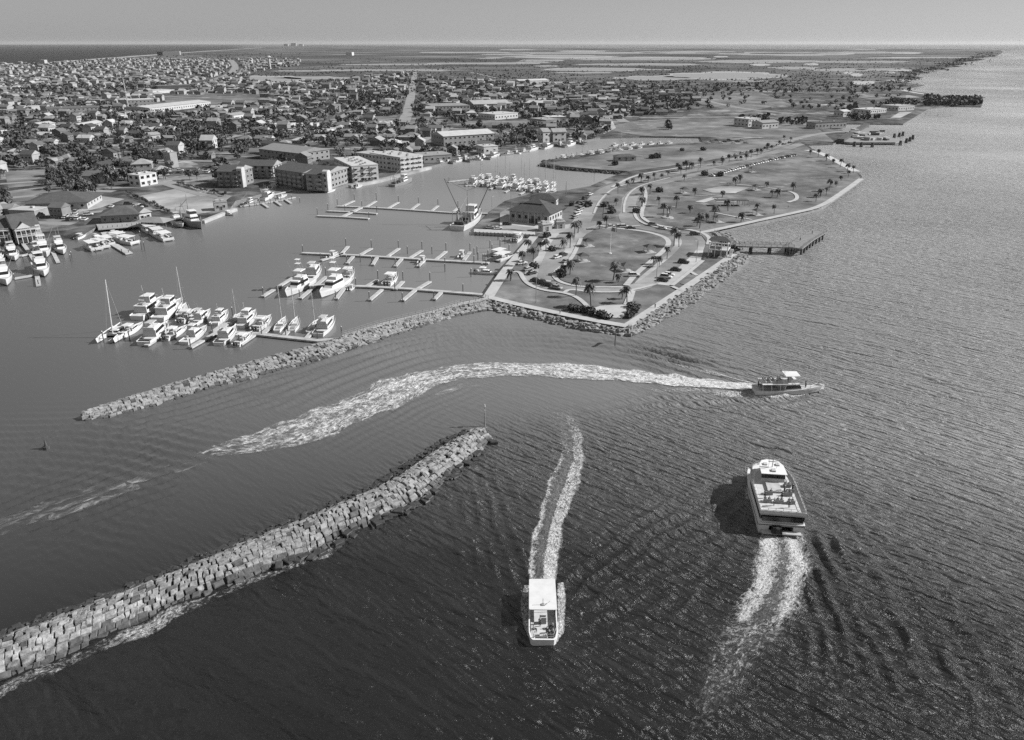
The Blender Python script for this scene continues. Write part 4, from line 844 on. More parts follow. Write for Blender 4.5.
for k, s, b, l in [('sf', (311, 282), (288, 297), 'left one of the two big sportfishing yachts with tuna towers'), ('my', (308, 282), (320, 270), 'smaller flybridge boat behind the left sportfishing yacht'), ('sf', (347, 281), (321, 299), 'right one of the two big sportfishing yachts with tuna towers'),
  ('ex', (345, 282), (353, 271), 'small boat half hidden behind the right sportfishing yacht'), ('sk', (349, 291), (355, 287), 'tender floating at the stern of the right sportfishing yacht'), ('ex', (386, 287), (397, 277), 'white boat with a dark canopy and tall antenna on the dock finger'),
  ('ex', (475, 273), (496, 275), 'white work launch lying alone beside the promenade'), ('sk', (419, 265), (426, 259), 'small covered boat hanging on the middle dock'), ('sk', (460, 259), (464, 254), 'little dark skiff near the end of the middle dock'),
  ('sk', (325, 261), (341, 253), 'low inflatable tender alongside the middle dock outer finger'), ('ex', (514, 243), (522, 237), 'small white boat in the corner of quay and promenade'), ('pon', (496, 262), (510, 257), 'covered boat on a lift beside the promenade palms'), ('pon', (493, 257), (506, 253), 'second covered boat on a lift, behind the first beside the promenade')]:
    boat(k, s, b, l, sfg)
K['tr'].put((G(457, 231)+G(480, 218))/2, head(G(457, 231), G(480, 218)), 'shrimp trawler with two raised outriggers moored at the quay end', None, 1.45)
lg = 'charter boats below the gabled boathouse'
for k, s, b, l in [('my', (9, 250), (17, 264), 'white charter boat, bow to the viewer, left of the dock walkway'), ('sf', (38, 244), (50, 262), 'charter boat nosing out between two others near the dock'), ('my', (54, 243), (67, 259), 'charter boat on the right end of the row below the boathouse'), ('sf', (37, 261), (47, 282), 'charter boat furthest out along the dock walkway'),
  ('sf', (0, 270), (9, 290), 'charter boat with a cluttered stern lowest at the left edge'), ('my', (-5, 252), (1, 264), 'charter boat cut by the left edge of the picture'), ('ex', (10, 243), (24, 240), 'small boat tucked under the boathouse dock'), ('ex', (76, 240), (86, 236), 'small boat moored by the restaurant deck'),
  ('pon', (88, 246), (99, 252), 'square white boat, front left of the left raft'), ('pon', (94, 244), (107, 250), 'square white boat, middle of the left raft'), ('pon', (99, 241), (113, 248), 'square white boat, back right of the left raft'), ('my', (92, 241), (103, 238), 'white cabin boat behind the left raft of square boats'),
  ('pon', (112, 238), (125, 241), 'square white boat at the back of the right raft'), ('pon', (118, 242), (137, 245), 'square white boat at the front of the right raft'), ('ex', (108, 235), (122, 233), 'cabin boat beside the restaurant on the right raft'),
  ('pon', (145, 229), (155, 235), 'white boat nearest the awning of the rental dock'), ('pon', (152, 232), (163, 239), 'white boat second from the awning on the rental dock'), ('pon', (158, 236), (172, 243), 'white boat with window frames at the rental dock end'), ('my', (172, 221), (184, 229), 'white yacht moored close left of the big dark hulled yacht'), ('wb', (180, 219), (203, 230), 'big dark hulled yacht moored beside the sandy lot'),
  ('wb', (241, 207), (256, 203), 'tug like workboat moored beside the brick condominium'), ('ex', (225, 214), (233, 216), 'small boat by the white shed at the bulkhead end'), ('ex', (268, 190), (281, 185), 'white cruiser under the dark condominium facade'), ('my', (262, 201), (274, 196), 'white yacht among the lift piles below the condominiums'),
  ('sk', (276, 199), (288, 196), 'open boat on the outermost boat lift'), ('sk', (322, 194), (339, 190), 'open boat at the landing under the arched condominium tower'), ('sk', (353, 189), (364, 186), 'small boat at the landing in front of the white hotel')]:
    boat(k, s, b, l, lg)
boat('wb', (392, 187), (411, 182), 'old shrimp boat moored in front of the long white hotel', None)
ship = [(440, 164), (450, 163), (459, 161.5), (468, 161), (477, 160), (486, 159), (496, 157), (505, 155.5), (514, 153.5), (523, 152.5), (531, 151), (539, 149), (548, 148.5), (560, 147), (570, 145.5), (581, 144)]
for i, (x, y) in enumerate(ship):
    k = ['my', 'wb', 'sf', 'wb', 'ty', 'wb'][i % 6]; jx, jd = random.uniform(-2, 2), random.choice([-1, 1]); boat(k, (x-5*jd+jx, y+random.uniform(.3, 1.6)), (x+5*jd+jx, y-random.uniform(0, 1.2)), nth(i)+' moored boat from the left along the far harbour shore', 'boats along the far harbour shore')
r1 = [(470+i*7.2, 186+i*.85, 477+i*7.2, 182+i*.85) for i in range(12)]
for i, (a, b, c, d) in enumerate(r1): boat(['my', 'sail', 'ex', 'sail', 'ty', 'sail'][i % 6], (a, b), (c, d), nth(i)+' boat from the left in the near row of the crowded inner marina', 'boats of the crowded inner marina')
r2_ = [(478+i*8, 180.3+i*.8, 484+i*8, 177+i*.8) for i in range(10)]
for i, (a, b, c, d) in enumerate(r2_): boat(['sail', 'ex', 'sail', 'sail', 'ty', 'sail'][i % 6], (a, b), (c, d), nth(i)+' boat from the left in the back row of the crowded inner marina', 'boats of the crowded inner marina')
for i in range(9):
    boat(['ex', 'sk', 'sail', 'ex'][i % 4], (560+i*9.5, 160-i*1.2), (566+i*9.5, 158.2-i*1.2), nth(i)+' small boat from the left along the inner edge of the grassy spit', 'boats along the grassy spit')
for i in range(7): boat(['ex', 'sk'][i % 2], (612+i*9, 146.5-i*.3), (618+i*9, 145.6-i*.3), nth(i)+' tied up boat from the left along the basin head', 'boats at the basin head')

# ------------------------------------------------------------------ people (one continuous body each, clothes as parts)
def skin_mesh(name, chain, m, sub=1):
    """chain: {joint: (x,y,z,r)}, edges"""
    J, E = chain; me = bpy.data.meshes.new(name); me.from_pydata([j[:3] for j in J], E, [])
    o = bpy.data.objects.new(name, me); COL.objects.link(o); o.modifiers.new('s', 'SKIN'); me.skin_vertices[0].data[0].use_root = True
    for i, j in enumerate(J): me.skin_vertices[0].data[i].radius = (j[3], j[4] if len(j) > 4 else j[3])
    o.modifiers.new('u', 'SUBSURF').levels = sub
    dg = bpy.context.evaluated_depsgraph_get(); nm = bpy.data.meshes.new_from_object(o.evaluated_get(dg)); bpy.data.objects.remove(o); bpy.data.meshes.remove(me)
    nm.name = name; nm.materials.clear(); nm.materials.append(M[m]); nm.polygons.foreach_set('use_smooth', [True]*len(nm.polygons)); return nm
def mk_person(sit):
    r = thing('person', '', 'person')
    hz = .5 if sit else .95; T = hz
    J = [(0, 0, T, .15, .12), (0, 0, T+.25, .14, .11), (0, 0, T+.48, .17, .1), (0, 0, T+.58, .055), (.01, 0, T+.70, .085), (.0, 0, T+.82, .07)]
    E = [(0, 1), (1, 2), (2, 3), (3, 4), (4, 5)]
    for s in (-1, 1):
        b = len(J); fwd = .25 if sit else .06
        J += [(0, s*.19, T+.48, .055), (.02, s*.24, T+.2, .045), (.02+fwd, s*.2, T+.02, .033), (.06+fwd, s*.19, T-.06, .035)]; E += [(2, b), (b, b+1), (b+1, b+2), (b+2, b+3)]
        b = len(J)
        if sit: J += [(.05, s*.1, T-.02, .09), (.45, s*.12, T, .065), (.45, s*.12, .08, .045), (.6, s*.12, .04, .04)]
        else: J += [(0, s*.1, T-.1, .09), (.02, s*.11, .5, .06), (0, s*.11, .08, .045), (.15, s*.12, .04, .04)]
        E += [(0, b), (b, b+1), (b+1, b+2), (b+2, b+3)]
    def part(n, m_): o = bpy.data.objects.new(n, m_); COL.objects.link(o); o.parent = r
    part('body', skin_mesh('body', (J, E), 'skin'))
    Js = [(0, 0, T, .17, .14), (0, 0, T+.25, .165, .135), (0, 0, T+.47, .19, .12)]; Es = [(0, 1), (1, 2)]
    for s in (-1, 1): b = len(Js); Js += [(0, s*.2, T+.47, .075), (.02, s*.24, T+.28, .065)]; Es += [(2, b), (b, b+1)]
    part('shirt', skin_mesh('shirt', (Js, Es), 'cloth2' if sit else 'cloth1'))
    Jt = [(0, 0, T-.02, .16, .14)]; Et = []
    for s in (-1, 1):
        b = len(Jt); k = J[6+(4 if s < 0 else 12):]; k = [j for j in J if abs(j[1]-s*.1) < .03 or abs(j[1]-s*.12) < .03 or abs(j[1]-s*.11) < .001][:3]
        Jt += [(j[0], j[1], j[2]+(.04 if n == 2 else 0), j[3]+.022) for n, j in enumerate(k)]; Et += [(0, b), (b, b+1), (b+1, b+2)]
    part('trousers', skin_mesh('trousers', (Jt, Et), 'cloth1'))
    part('hair', skin_mesh('hair', ([(-.01, 0, T+.74, .095), (-.015, 0, T+.85, .07)], [(0, 1)]), 'hair')); return r
PS, PT = Kind(lambda: mk_person(True)), Kind(lambda: mk_person(False))
def local(o, x, y, z):
    c, s = math.cos(o.rotation_euler.z), math.sin(o.rotation_euler.z); k = o.scale[0]
    x, y, z = x*o.scale[0], y*o.scale[1], z*o.scale[2]; k = 1
    return Vector((o.location.x+(x*c-y*s)*k, o.location.y+(x*s+y*c)*k, o.location.z+z*k))

# ------------------------------------------------------------------ the large passenger catamaran
def place(o, a, b): o.location = (a+b)/2; o.rotation_euler = (0, 0, head(a, b))
fe = thing('passenger_catamaran', 'large white two deck passenger catamaran steaming away, people on its open top deck', 'ferry')
place(fe, G(781, 528, 1.2), G(763.5, 470, 1.8)); fe.scale = (.94, 1.0, .92); fe.location.z = 0
Lf = 22.0
for s in (-1, 1):
    mb = MB(); n = 12; v = []
    for i in range(n+1):
        t = i/n; x = -Lf/2+Lf*t; k = max(0, (t-.6)/.4); w = .95*(1-k**2.2)+.03
        for yy, zz in ((s*3.15-w*.8*(1-k*.3), -.5*(1-k)), (s*3.15-w, 1.9+.5*k), (s*3.15+w, 1.9+.5*k), (s*3.15+w*.8*(1-k*.3), -.5*(1-k))): v.append((x, yy, zz))
    mb.add(v, [(i*4+j, (i+1)*4+j, (i+1)*4+(j+1) % 4, i*4+(j+1) % 4) for i in range(n) for j in range(4)]+[(0, 1, 2, 3)]); mb.build('hull', 'white', fe)
def outline(L, B, x0, x1, point=.55, n=8):
    """deck outline, blunt stern, rounded bow"""
    pts = [(x0, -B/2), (x0+(x1-x0)*.62, -B/2)]
    for i in range(1, n): 
        t = i/n; pts.append((x0+(x1-x0)*(.62+.38*math.sin(t*math.pi/2)), -B/2*(1-(1-point)*0-t**2.0*(1-.12))))
    pts += [(x1, -B*.06), (x1, B*.06)]
    return pts+[(x, -y) for x, y in pts[-3::-1]]
def slab(parent, name, B, x0, x1, z0, z1, m, **k): mb = MB(); mb.poly(outline(0, B, x0, x1), z0, z1); return mb.build(name, m, parent)
slab(fe, 'main_deck', 8.5, -11, 11, 1.75, 2.3, 'white')
md = slab(fe, 'lower_saloon', 8.0, -10.6, 8.6, 2.3, 4.5, 'white'); slab(md, 'window_band', 8.06, -10.62, 8.65, 3.05, 3.95, 'glass')
slab(fe, 'rub_rail', 8.62, -11.06, 11.05, 1.9, 2.0, 'dark')
slab(fe, 'upper_deck', 8.45, -10.9, 8.9, 4.5, 4.75, 'white'); slab(fe, 'upper_deck_floor', 6.9, -10.2, 6.6, 4.755, 4.77, 'deck')
def ring(parent, name, B, x0, x1, z, hgt, m, every=1.3):
    pts = outline(0, B, x0, x1); L = resample([Vector((x, y, 0)) for x, y in pts+[pts[0]]], every); mb = MB()
    for i, p in enumerate(L[:-1]):
        mb.tube((p.x, p.y, z), (p.x, p.y, z+hgt), .045, .045, 4)
        for hh in (hgt*.5, hgt): mb.tube((p.x, p.y, z+hh), (L[i+1].x, L[i+1].y, z+hh), .04, .04, 4)
    return mb.build(name, m, parent)
ring(fe, 'upper_railing', 8.2, -10.7, 8.6, 4.75, 1.0, 'metal'); ring(fe, 'bow_railing', 8.3, 6.5, 10.8, 2.3, 1.0, 'metal')
_a, _b = outline(0, 8.42, -10.88, 8.85), outline(0, 8.1, -10.7, 8.6); _n = len(_a); mb = MB()
mb.add([(x, y, 4.752) for x, y in _a]+[(x, y, 5.2) for x, y in _a]+[(x, y, 5.2) for x, y in _b]+[(x, y, 4.752) for x, y in _b], [(k*_n+i, k*_n+(i+1) % _n, (k+1)*_n+(i+1) % _n, (k+1)*_n+i) for k in range(3) for i in range(_n)]); mb.build('bulwark', 'white', fe)
wh = MB(); wh.fr(1.2, 7.0, 2.3, 1.5, 4.76, 1.5, 6.0, 2.2, 1.35, 6.9); wh = wh.build('wheelhouse', 'white', fe)
mb = MB(); mb.fr(1.17, 6.75, 2.32, 1.53, 5.65, 1.35, 6.35, 2.27, 1.45, 6.45); mb.build('window_band', 'glass', wh)
mb = MB(); mb.poly([(x, y) for x, y in [(.6, -2.5), (4.5, -2.4), (6.3, -1.7), (6.9, -.6), (6.9, .6), (6.3, 1.7), (4.5, 2.4), (.6, 2.5)]], 6.92, 7.05); mb.build('roof', 'white', wh)
mb = MB(); mb.tube((3.6, 0, 7), (3.3, 0, 10.6), .1, .06); mb.tube((3.4, -1.1, 9.0), (3.4, 1.1, 9.0), .05); mb.box(3.9, 0, 8.2, .3, 1.6, .18); mb.tube((3.2, .8, 7), (3.0, .8, 9.5), .03); mb.tube((3.2, -.8, 7), (3.0, -.8, 9.5), .03); mb.build('radar_mast', 'offwhite', fe)
mb = MB(); mb.box(4.6, 1.2, 7.05, .9, .7, .25); mb.box(4.6, -1.2, 7.05, .9, .7, .25); mb.box(2, 0, 7.05, 1, .8, .3); mb.build('life_raft', 'pale', fe)
mb = MB(); mb.box(-1.6, .3, 4.78, 3.4, 2.6, .45); mb.build('deck_locker', 'pale', fe)
for bx, by in [(-4.0, 1.6), (-4.0, -2.0), (-7.0, 2.3), (-7.0, .1), (-7.0, -2.0), (-.5, -2.4), (-2.5, -2.6)]:
    mb = MB(); mb.box(bx, by, 4.78, .5, 1.5, .42); mb.box(bx-.25, by, 4.78, .08, 1.5, .85); mb.build('bench', 'grey', fe)
mb = MB(); mb.box(-11.05, 0, 2.9, .1, 7.4, 1.0); mb.build('stern_window', 'glass', fe)
mb = MB(); mb.box(-11.6, 0, .5, 1.2, 7.2, .25); mb.build('swim_platform', 'pale', fe)
mb = MB(); mb.box(-11.7, .9, .75, 1.5, 1.9, 1.3, tx=.8, ty=.8); mb.tube((-12.2, .9, 1.0), (-12.4, .9, 2.2), .45, .4, 8); mb.build('stern_fender', 'black', fe)
spots = [(-3.9, 1.2, 1), (-3.9, 2.0, 1), (-6.9, 2.0, 1), (-6.9, 2.7, 1), (-6.9, .4, 1), (-6.9, -.3, 1), (-6.9, -1.7, 1), (-6.9, -2.3, 1), (-3.9, -1.7, 1), (-3.9, -2.4, 1), (-.4, -2.1, 1), (-.4, -2.8, 1), (-5.4, -.6, 0), (-8.2, 1.3, 0), (-5.6, 2.6, 0), (-2.5, -1.6, 0), (-1.9, -3.2, 0), (-8.6, -1.4, 0)]
for i, (x, y, s) in enumerate(spots):
    (PS if s else PT).put(local(fe, x, y, 4.78), fe.rotation_euler.z+(0 if s else i*1.3), 'tiny '+('seated' if s else 'standing')+' passenger on the top deck of the big catamaran', 'passengers on the big catamaran')

# ------------------------------------------------------------------ the small canopied boat coming towards the viewer
sb = thing('tour_boat', 'small flat roofed tour boat with an open bow coming toward the viewer', 'tour boat')
place(sb, G(542, 590, 1), G(543.5, 639, 1)); sb.scale = (.87, .96, .96); sb.location.z = 0
def flatboat(root, L, B, fb):
    mb = MB(); pts = [(-L/2, -B/2), (L*.36, -B/2), (L*.47, -B*.44), (L*.5, -B*.36), (L*.5, B*.36), (L*.47, B*.44), (L*.36, B/2), (-L/2, B/2)]
    mb.poly(pts, -.4, .42, 1, 0); mb.build('hull', ['white', 'deck'], root)
    mb = MB(); n = len(pts); o = [(x*.965, y*.93) for x, y in pts]
    v = [(x, y, .4) for x, y in pts]+[(x*1.01, y*1.02, fb) for x, y in pts]+[(x, y, fb) for x, y in o]+[(x, y, .42) for x, y in o]
    mb.add(v, [(k*n+i, k*n+(i+1) % n, (k+1)*n+(i+1) % n, (k+1)*n+i) for k in range(3) for i in range(n)]); mb.build('gunwale', 'white', root)
flatboat(sb, 14.2, 4.6, 1.35)
mb = MB(); mb.poly([(-7.05, -2.15), (-6.8, -2.25), (1.3, -2.3), (1.6, -2.2), (1.6, 2.2), (1.3, 2.3), (-6.8, 2.25), (-7.05, 2.15)], 2.95, 3.08); mb.build('canopy', 'white', sb)
mb = MB()
for x in (-6.6, -4, -1.4, 1.2):
    for s in (-1, 1): mb.tube((x, s*2.05, 1.2), (x, s*2.05, 2.96), .05)
mb.build('canopy_post', 'metal', sb)
mb = MB(); mb.tube((.3, 0, 3.08), (.2, 0, 4.3), .05); mb.box(.3, 0, 3.08, .6, .5, .15); mb.tube((.5, .3, 3.1), (-.2, 1.2, 3.5), .04); mb.build('antenna', 'metal', sb)
mb = MB(); mb.box(1.7, 0, .42, .7, 1.1, 1.3); mb.build('helm_console', 'pale', sb)
for s in (-1, 1):
    mb = MB(); mb.box(4, s*1.75, .42, 3.8, .5, .45); mb.build('bench', 'pale', sb); mb = MB(); mb.box(-3, s*1.7, .42, 6, .5, .45); mb.build('bench', 'pale', sb)
mb = MB(); mb.tube((6.3, -1.7, 1.3), (6.3, 1.7, 1.3), .04); mb.tube((5, -2.0, 2.0), (6.6, -1.6, 2.0), .04); mb.tube((5, 2.0, 2.0), (6.6, 1.6, 2.0), .04); mb.tube((6.6, -1.6, 2.0), (6.6, 1.6, 2.0), .04)
for x, y in ((6.6, -1.6), (6.6, 1.6), (5, 2), (5, -2), (6.6, 0)): mb.tube((x, y, 1.3), (x, y, 2.0), .04)
mb.build('bow_rail', 'metal', sb)
mb = MB(); mb.box(5.2, 0, .42, .9, 1.2, .5); mb.build('anchor_locker', 'offwhite', sb)
for i, (x, y, s, l) in enumerate([(4.6, 1.55, 1, 'seated passenger on the left bench of the small tour boat bow'), (3.1, 1.55, 1, 'seated passenger nearest the canopy on the tour boat bow bench'), (3.9, -1.55, 1, 'lone seated passenger on the opposite bow bench of the small tour boat'), (4.9, .6, 0, 'person standing by the locker in the tour boat bow'), (2.6, -.5, 0, 'person standing just ahead of the small tour boat console'), (5.6, .9, 0, 'person standing furthest forward in the tour boat bow')]):
    (PS if s else PT).put(local(sb, x, y, .44), sb.rotation_euler.z+(-s*y*.9), l)
# ------------------------------------------------------------------ the double deck tour boat with the big curved wake
tb = thing('double_deck_boat', 'white double deck tour boat speeding right at the head of the curved wake', 'tour boat')
place(tb, G(756, 390.5, .6), G(815, 389, 1.0)); tb.scale = (.95,)*3; tb.location.z = 0
hull_part(tb, 17.5, 5.4, 1.5, bow=2.2, sheer=.5)
cabin(tb, -1.0, 4.0, 2.2, 1.6, 1.4, 3.3, .5, win=(.3, .8))
mb = MB(); mb.fr(-7.4, 2.6, 2.5, 2.2, 3.32, -7.4, 2.6, 2.5, 2.2, 3.45); mb.build('upper_deck', 'white', tb)
mb = MB()
for x in (-7, -4.6, -2.2):
    for s in (-1, 1): mb.tube((x, s*2.3, 1.4), (x-.3, s*2.3, 3.35), .09)
mb.build('deck_post', 'white', tb)
mb = MB(); pts = [(-7.4, -2.45), (2.4, -2.15), (2.4, 2.15), (-7.4, 2.45), (-7.4, -2.45)]
for (a, b), (c, d) in zip(pts, pts[1:]):
    for hh in (.5, 1.0): mb.tube((a, b, 3.45+hh), (c, d, 3.45+hh), .04, .04, 4)
    for t in range(7): x, y = a+(c-a)*t/7, b+(d-b)*t/7; mb.tube((x, y, 3.45), (x, y, 4.45), .035, .035, 4)
mb.build('upper_railing', 'metal', tb)
mb = MB(); mb.fr(.6, 2.4, 1.3, 1.2, 3.45, .7, 2.2, 1.25, 1.1, 4.5); mb.build('upper_helm', 'white', tb)
mb = MB()
for x in (-.6, 2.3):
    for s in (-1, 1): mb.tube((x, s*1.5, 3.45), (x, s*1.5, 5.6), .05)
mb.fr(-1.2, 3.0, 1.9, 1.7, 5.6, -1.1, 2.9, 1.8, 1.6, 5.74); mb.build('hardtop', 'white', tb)
mb = MB(); mb.tube((-.8, 0, 5.7), (-1.2, 0, 7.4), .05); mb.tube((.5, 1.2, 5.7), (.2, 1.2, 8.2), .03); mb.build('antenna', 'metal', tb)
for x in (-6.2, -4.8, -3.4, -2.0):
    mb = MB(); mb.box(x, 0, 3.45, .45, 3.2, .42); mb.box(x-.25, 0, 3.45, .07, 3.2, .85); mb.build('bench', 'pale', tb)
mb = MB(); mb.box(-5, 0, 1.3, 4.5, 3.0, .7); mb.build('lower_seating', 'grey', tb)
mb = MB(); mb.tube((8.6, 0, 2.9), (6.2, 1.6, 2.8), .04); mb.tube((8.6, 0, 2.9), (6.2, -1.6, 2.8), .04); mb.tube((8.6, 0, 2.0), (8.6, 0, 2.9), .04); mb.tube((6.2, 1.6, 1.9), (6.2, 1.6, 2.8), .04); mb.tube((6.2, -1.6, 1.9), (6.2, -1.6, 2.8), .04); mb.build('bow_rail', 'metal', tb)
for i, (x, y, z, s) in enumerate([(-6.1, .9, 3.45, 1), (-6.1, -.4, 3.45, 1), (-4.7, .2, 3.45, 1), (-4.7, 1.1, 3.45, 1), (-3.3, -.8, 3.45, 1), (-1.9, .5, 3.45, 1), (0, -.8, 3.45, 0), (5.6, .5, 1.7, 0), (5.2, -.6, 1.7, 0), (-7.3, 1.2, 1.4, 0)]):
    (PS if s else PT).put(local(tb, x, y, z), tb.rotation_euler.z+(0 if s else i), 'tiny '+('seated' if s else 'standing')+' passenger on the speeding double deck tour boat', 'passengers on the double deck tour boat')
# markers
bm = thing('channel_marker', 'slender beacon post at the tip of the near breakwater', 'marker', G(485, 426)); mb = MB(); mb.tube((0, 0, -1), (0, 0, 5.2), .16, .1); mb.build('post', 'grey', bm); mb = MB(); mb.box(0, 0, 3.6, .1, .8, .8); mb.tube((0, 0, 5.2), (0, 0, 5.8), .2, .12); mb.build('daymark', 'offwhite', bm)
bm = thing('channel_marker', 'single pile marker standing in the water below the park corner', 'marker', G(615, 345)); mb = MB(); mb.tube((0, 0, -1), (0, 0, 4.6), .17, .14); mb.build('post', 'pile', bm); mb = MB(); mb.box(0, 0, 3.7, .1, .7, .7); mb.build('daymark', 'grey', bm)
by = thing('buoy', 'small dark buoy floating alone in the channel', 'buoy', G(46.5, 448)); mb = MB(); mb.tube((0, 0, -.3), (0, 0, .5), .75, .7, 10); mb.tube((0, 0, .5), (0, 0, 2.2), .35, .1, 8); mb.build('float', 'dark', by)
# ================================================================== BUILDINGS
_wm = {}
def window(parent, x, y, z, w, h, ang, name='window', m='glass'):
    key = (w, h, name, m)
    if key not in _wm:
        mb = MB(); mb.box(0, 0, 0, w, .08, h); fb = MB()
        for a, b, c, d in ((0, -.06, w+.2, .1), (0, h, w+.2, .1)): fb.box(a, -.03, b, c, .12, d)
        for s in (-1, 1): fb.box(s*(w/2+.03), -.03, .04, .08, .12, h-.04)
        _wm[key] = (mb.mesh(name, [m]), fb.mesh('frame', ['offwhite']))
    a, b = _wm[key]; o = bpy.data.objects.new(name, a); COL.objects.link(o); o.parent = parent; o.location = (x, y, z); o.rotation_euler = (0, 0, ang)
    if w > .9: f = bpy.data.objects.new('frame', b); COL.objects.link(f); f.parent = o
    return o
def bldg(label, pl, pr, depth, h, roof='flat', wall='wallw', rm='roofg', rh=2.0, name='building', cat='building', floors=0, wx=3.6, wsz=(1.4, 1.3), over=.6, base=0.0, ridge=None, extra=None, group=None, side=True, axis=0, wlen=None):
    a, b = G(pl[0], pl[1], LZ), G(pr[0], pr[1], LZ); L = (b-a).length if wlen is None else wlen; r = thing(name, label, cat, (a.x, a.y, LZ), head(a, b), group)
    mb = MB(); mb.box(L/2, depth/2, -.2 if base == 0 else base, L, depth, h+.2-base); w = mb.build('wall', wall, r)
    if base:
        mb = MB(); nx = max(2, int(L/4)); ny = max(2, int(depth/5))
        for i in range(nx+1):
            for j in range(ny+1): mb.box(.3+(L-.6)*i/nx, .3+(depth-.6)*j/ny, -.2, .35, .35, base+.2)
        mb.build('stilts', 'pale', r)
    mb = MB()
    if roof == 'flat': mb.box(L/2, depth/2, h+.003, L+over, depth+over, .35); mb.box(L*.3, depth*.5, h+.36, 2, 2, 1.0, m=1); mb.box(L*.7, depth*.45, h+.36, 1.6, 1.6, .8, m=1)
    elif roof == 'gable': mb.gable(L/2, depth/2, h+.01, L, depth, rh, 0, 0, over, 1) if axis == 0 else mb.gable(L/2, depth/2, h+.01, depth, L, rh, math.pi/2, 0, over, 1)
    elif roof == 'hip': mb.hip(L/2, depth/2, h+.01, L, depth, rh, 0, 0, over, ridge)
    mb.build('roof', [rm, wall if roof == 'gable' else 'pale'], r)
    if floors:
        fh = (h-base)/floors; n = max(1, int(L/wx)); nd = max(1, int(depth/wx))
        for k in range(floors):
            z = base+k*fh+fh*.35
            for i in range(n): window(r, (i+.5)*L/n, -.03, z, wsz[0], wsz[1], 0)
            if side:
                for i in range(nd): window(r, L+.03, (i+.5)*depth/nd, z, wsz[0], wsz[1], math.pi/2)
                if head(a, b) > 0:
                    for i in range(nd): window(r, -.03, (i+.5)*depth/nd, z, wsz[0], wsz[1], -math.pi/2)
        window(r, L*.5, -.04, .05, 1.1, 2.2, 0, 'door', 'dark')
    if extra: extra(r, L, depth, h)
    return r
# harbour office
def office_x(r, L, D, h):
    mb = MB(); mb.box(L*.5, D*.5, h+1.9, L*.42, D*.34, 1.5); c = mb.build('clerestory', 'wallw', r); mb = MB(); mb.hip(L*.5, D*.5, h+3.41, L*.42, D*.34, 1.6, 0, 0, .7); mb.build('clerestory_roof', 'roofd', c)
    mb = MB(); mb.box(L*.44, D*.2, h+1.5, L*.34, .25, .35); mb.build('skylight_strip', 'white', r)
    for i in range(7):
        mb = MB(); mb.box(.4+(L-.8)*i/6, -.9, -.2, .4, .4, h+.2); mb.build('column', 'wallw', r)
    mb = MB(); mb.box(L*.62, -.1, 0, 3.4, .2, 2.6); mb.build('garage_door', 'dark', r)
bldg('harbour office with a big dark hipped roof and raised clerestory beside the quay', (510, 221), (549, 225), 17, 5.6, 'hip', 'wallw', 'roofd', 4.6, 'harbour_office', 'office building', 1, 3.4, (1.5, 1.8), 1.6, extra=office_x)
bldg('low annex with dark roof behind the harbour office', (529, 206), (556, 207), 9, 4, 'hip', 'wallw', 'roofd', 2.2, 'harbour_annex', 'building', 1)
bldg('small white cubic shed beside the harbour office', (557, 229), (565, 228.5), 4.5, 3.2, 'flat', 'wallw', 'roofw', name='shed', cat='shed', floors=1)
bldg('white shed at the corner of the harbour office', (543, 232), (552, 231), 5, 3.4, 'flat', 'wallw', 'roofw', name='shed', cat='shed', floors=1)
# bayside pavilion (open white frame tower with dark roof)
pv = thing('pavilion', 'white open framed two level pavilion with dark roof near the pier entrance', 'pavilion', G(708, 256.5, LZ), head(G(708, 256.5), G(718, 257.5)))
mb = MB()
for x in (0, 2.6, 5.2, 7.8):
    for y in (0, 7): mb.box(x, y, -.2, .35, .35, 6.6)
for z in (3.0, 5.9):
    mb.box(3.9, 0, z, 8.1, .38, .4); mb.box(3.9, 7, z, 8.1, .38, .4); mb.box(0, 3.5, z, .38, 7, .38); mb.box(7.8, 3.5, z, .38, 7, .38)
mb.build('frame', 'white', pv); mb = MB(); mb.box(3.9, 3.5, 3.1, 7.6, 6.8, .2); mb.build('upper_floor', 'dock', pv)
mb = MB(); mb.box(3.9, 5.5, 0, 6, 2.6, 2.9); mb.build('kiosk', 'wallg', pv); mb = MB(); mb.hip(3.9, 5.4, 6.45, 8, 4.5, 1.5, 0, 0, .8); mb.build('roof', 'roofd', pv)
mb = MB(); mb.box(9.0, 2.8, 0, 1.3, 5, .3); 
for i in range(8): mb.box(9.0, .4+i*.6, i*.38, 1.3, .6, .3)
mb.build('stairs', 'white', pv)
# seafront houses and hotels
def porch(r, L, D, h):
    for lv in (0, 2.9):
        mb = MB(); mb.box(L/2, -1.4, lv+2.75, L, 2.7, .16); p = mb.build('porch', 'wallw', r)
        mb = MB()
        for i in range(6): mb.box(.2+(L-.4)*i/5, -2.6, lv-.1, .22, .22, 2.85)
        for i in range(26): mb.box(.2+(L-.4)*i/25, -2.65, lv+2.92, .06, .06, .9)
        mb.box(L/2, -2.65, lv+3.8, L, .1, .1); mb.build('porch_rail', 'white', p)
    mb = MB(); mb.gable(L*.38, D*.15, h, 5.5, 5, 2.4, math.pi/2, 0, .4, 1); mb.box(L*.38, .2, h-.3, 4.2, .5, .5, m=1); mb.build('dormer', ['roofd', 'wallw'], r)
bldg('grey gabled boathouse with white double porches above the charter boats', (17, 243), (42, 239.5), 15, 6.4, 'gable', 'wallg', 'roofd', 5.2, 'boathouse', 'house', 2, 2.9, (1.3, 1.6), extra=porch, side=False)
bldg('gabled porch house cut by the left picture edge', (-14, 244), (13, 242), 15, 6.2, 'gable', 'wallg', 'roofd', 4.6, 'boathouse', 'house', 2, 2.9, (1.3, 1.6), extra=porch, side=False)
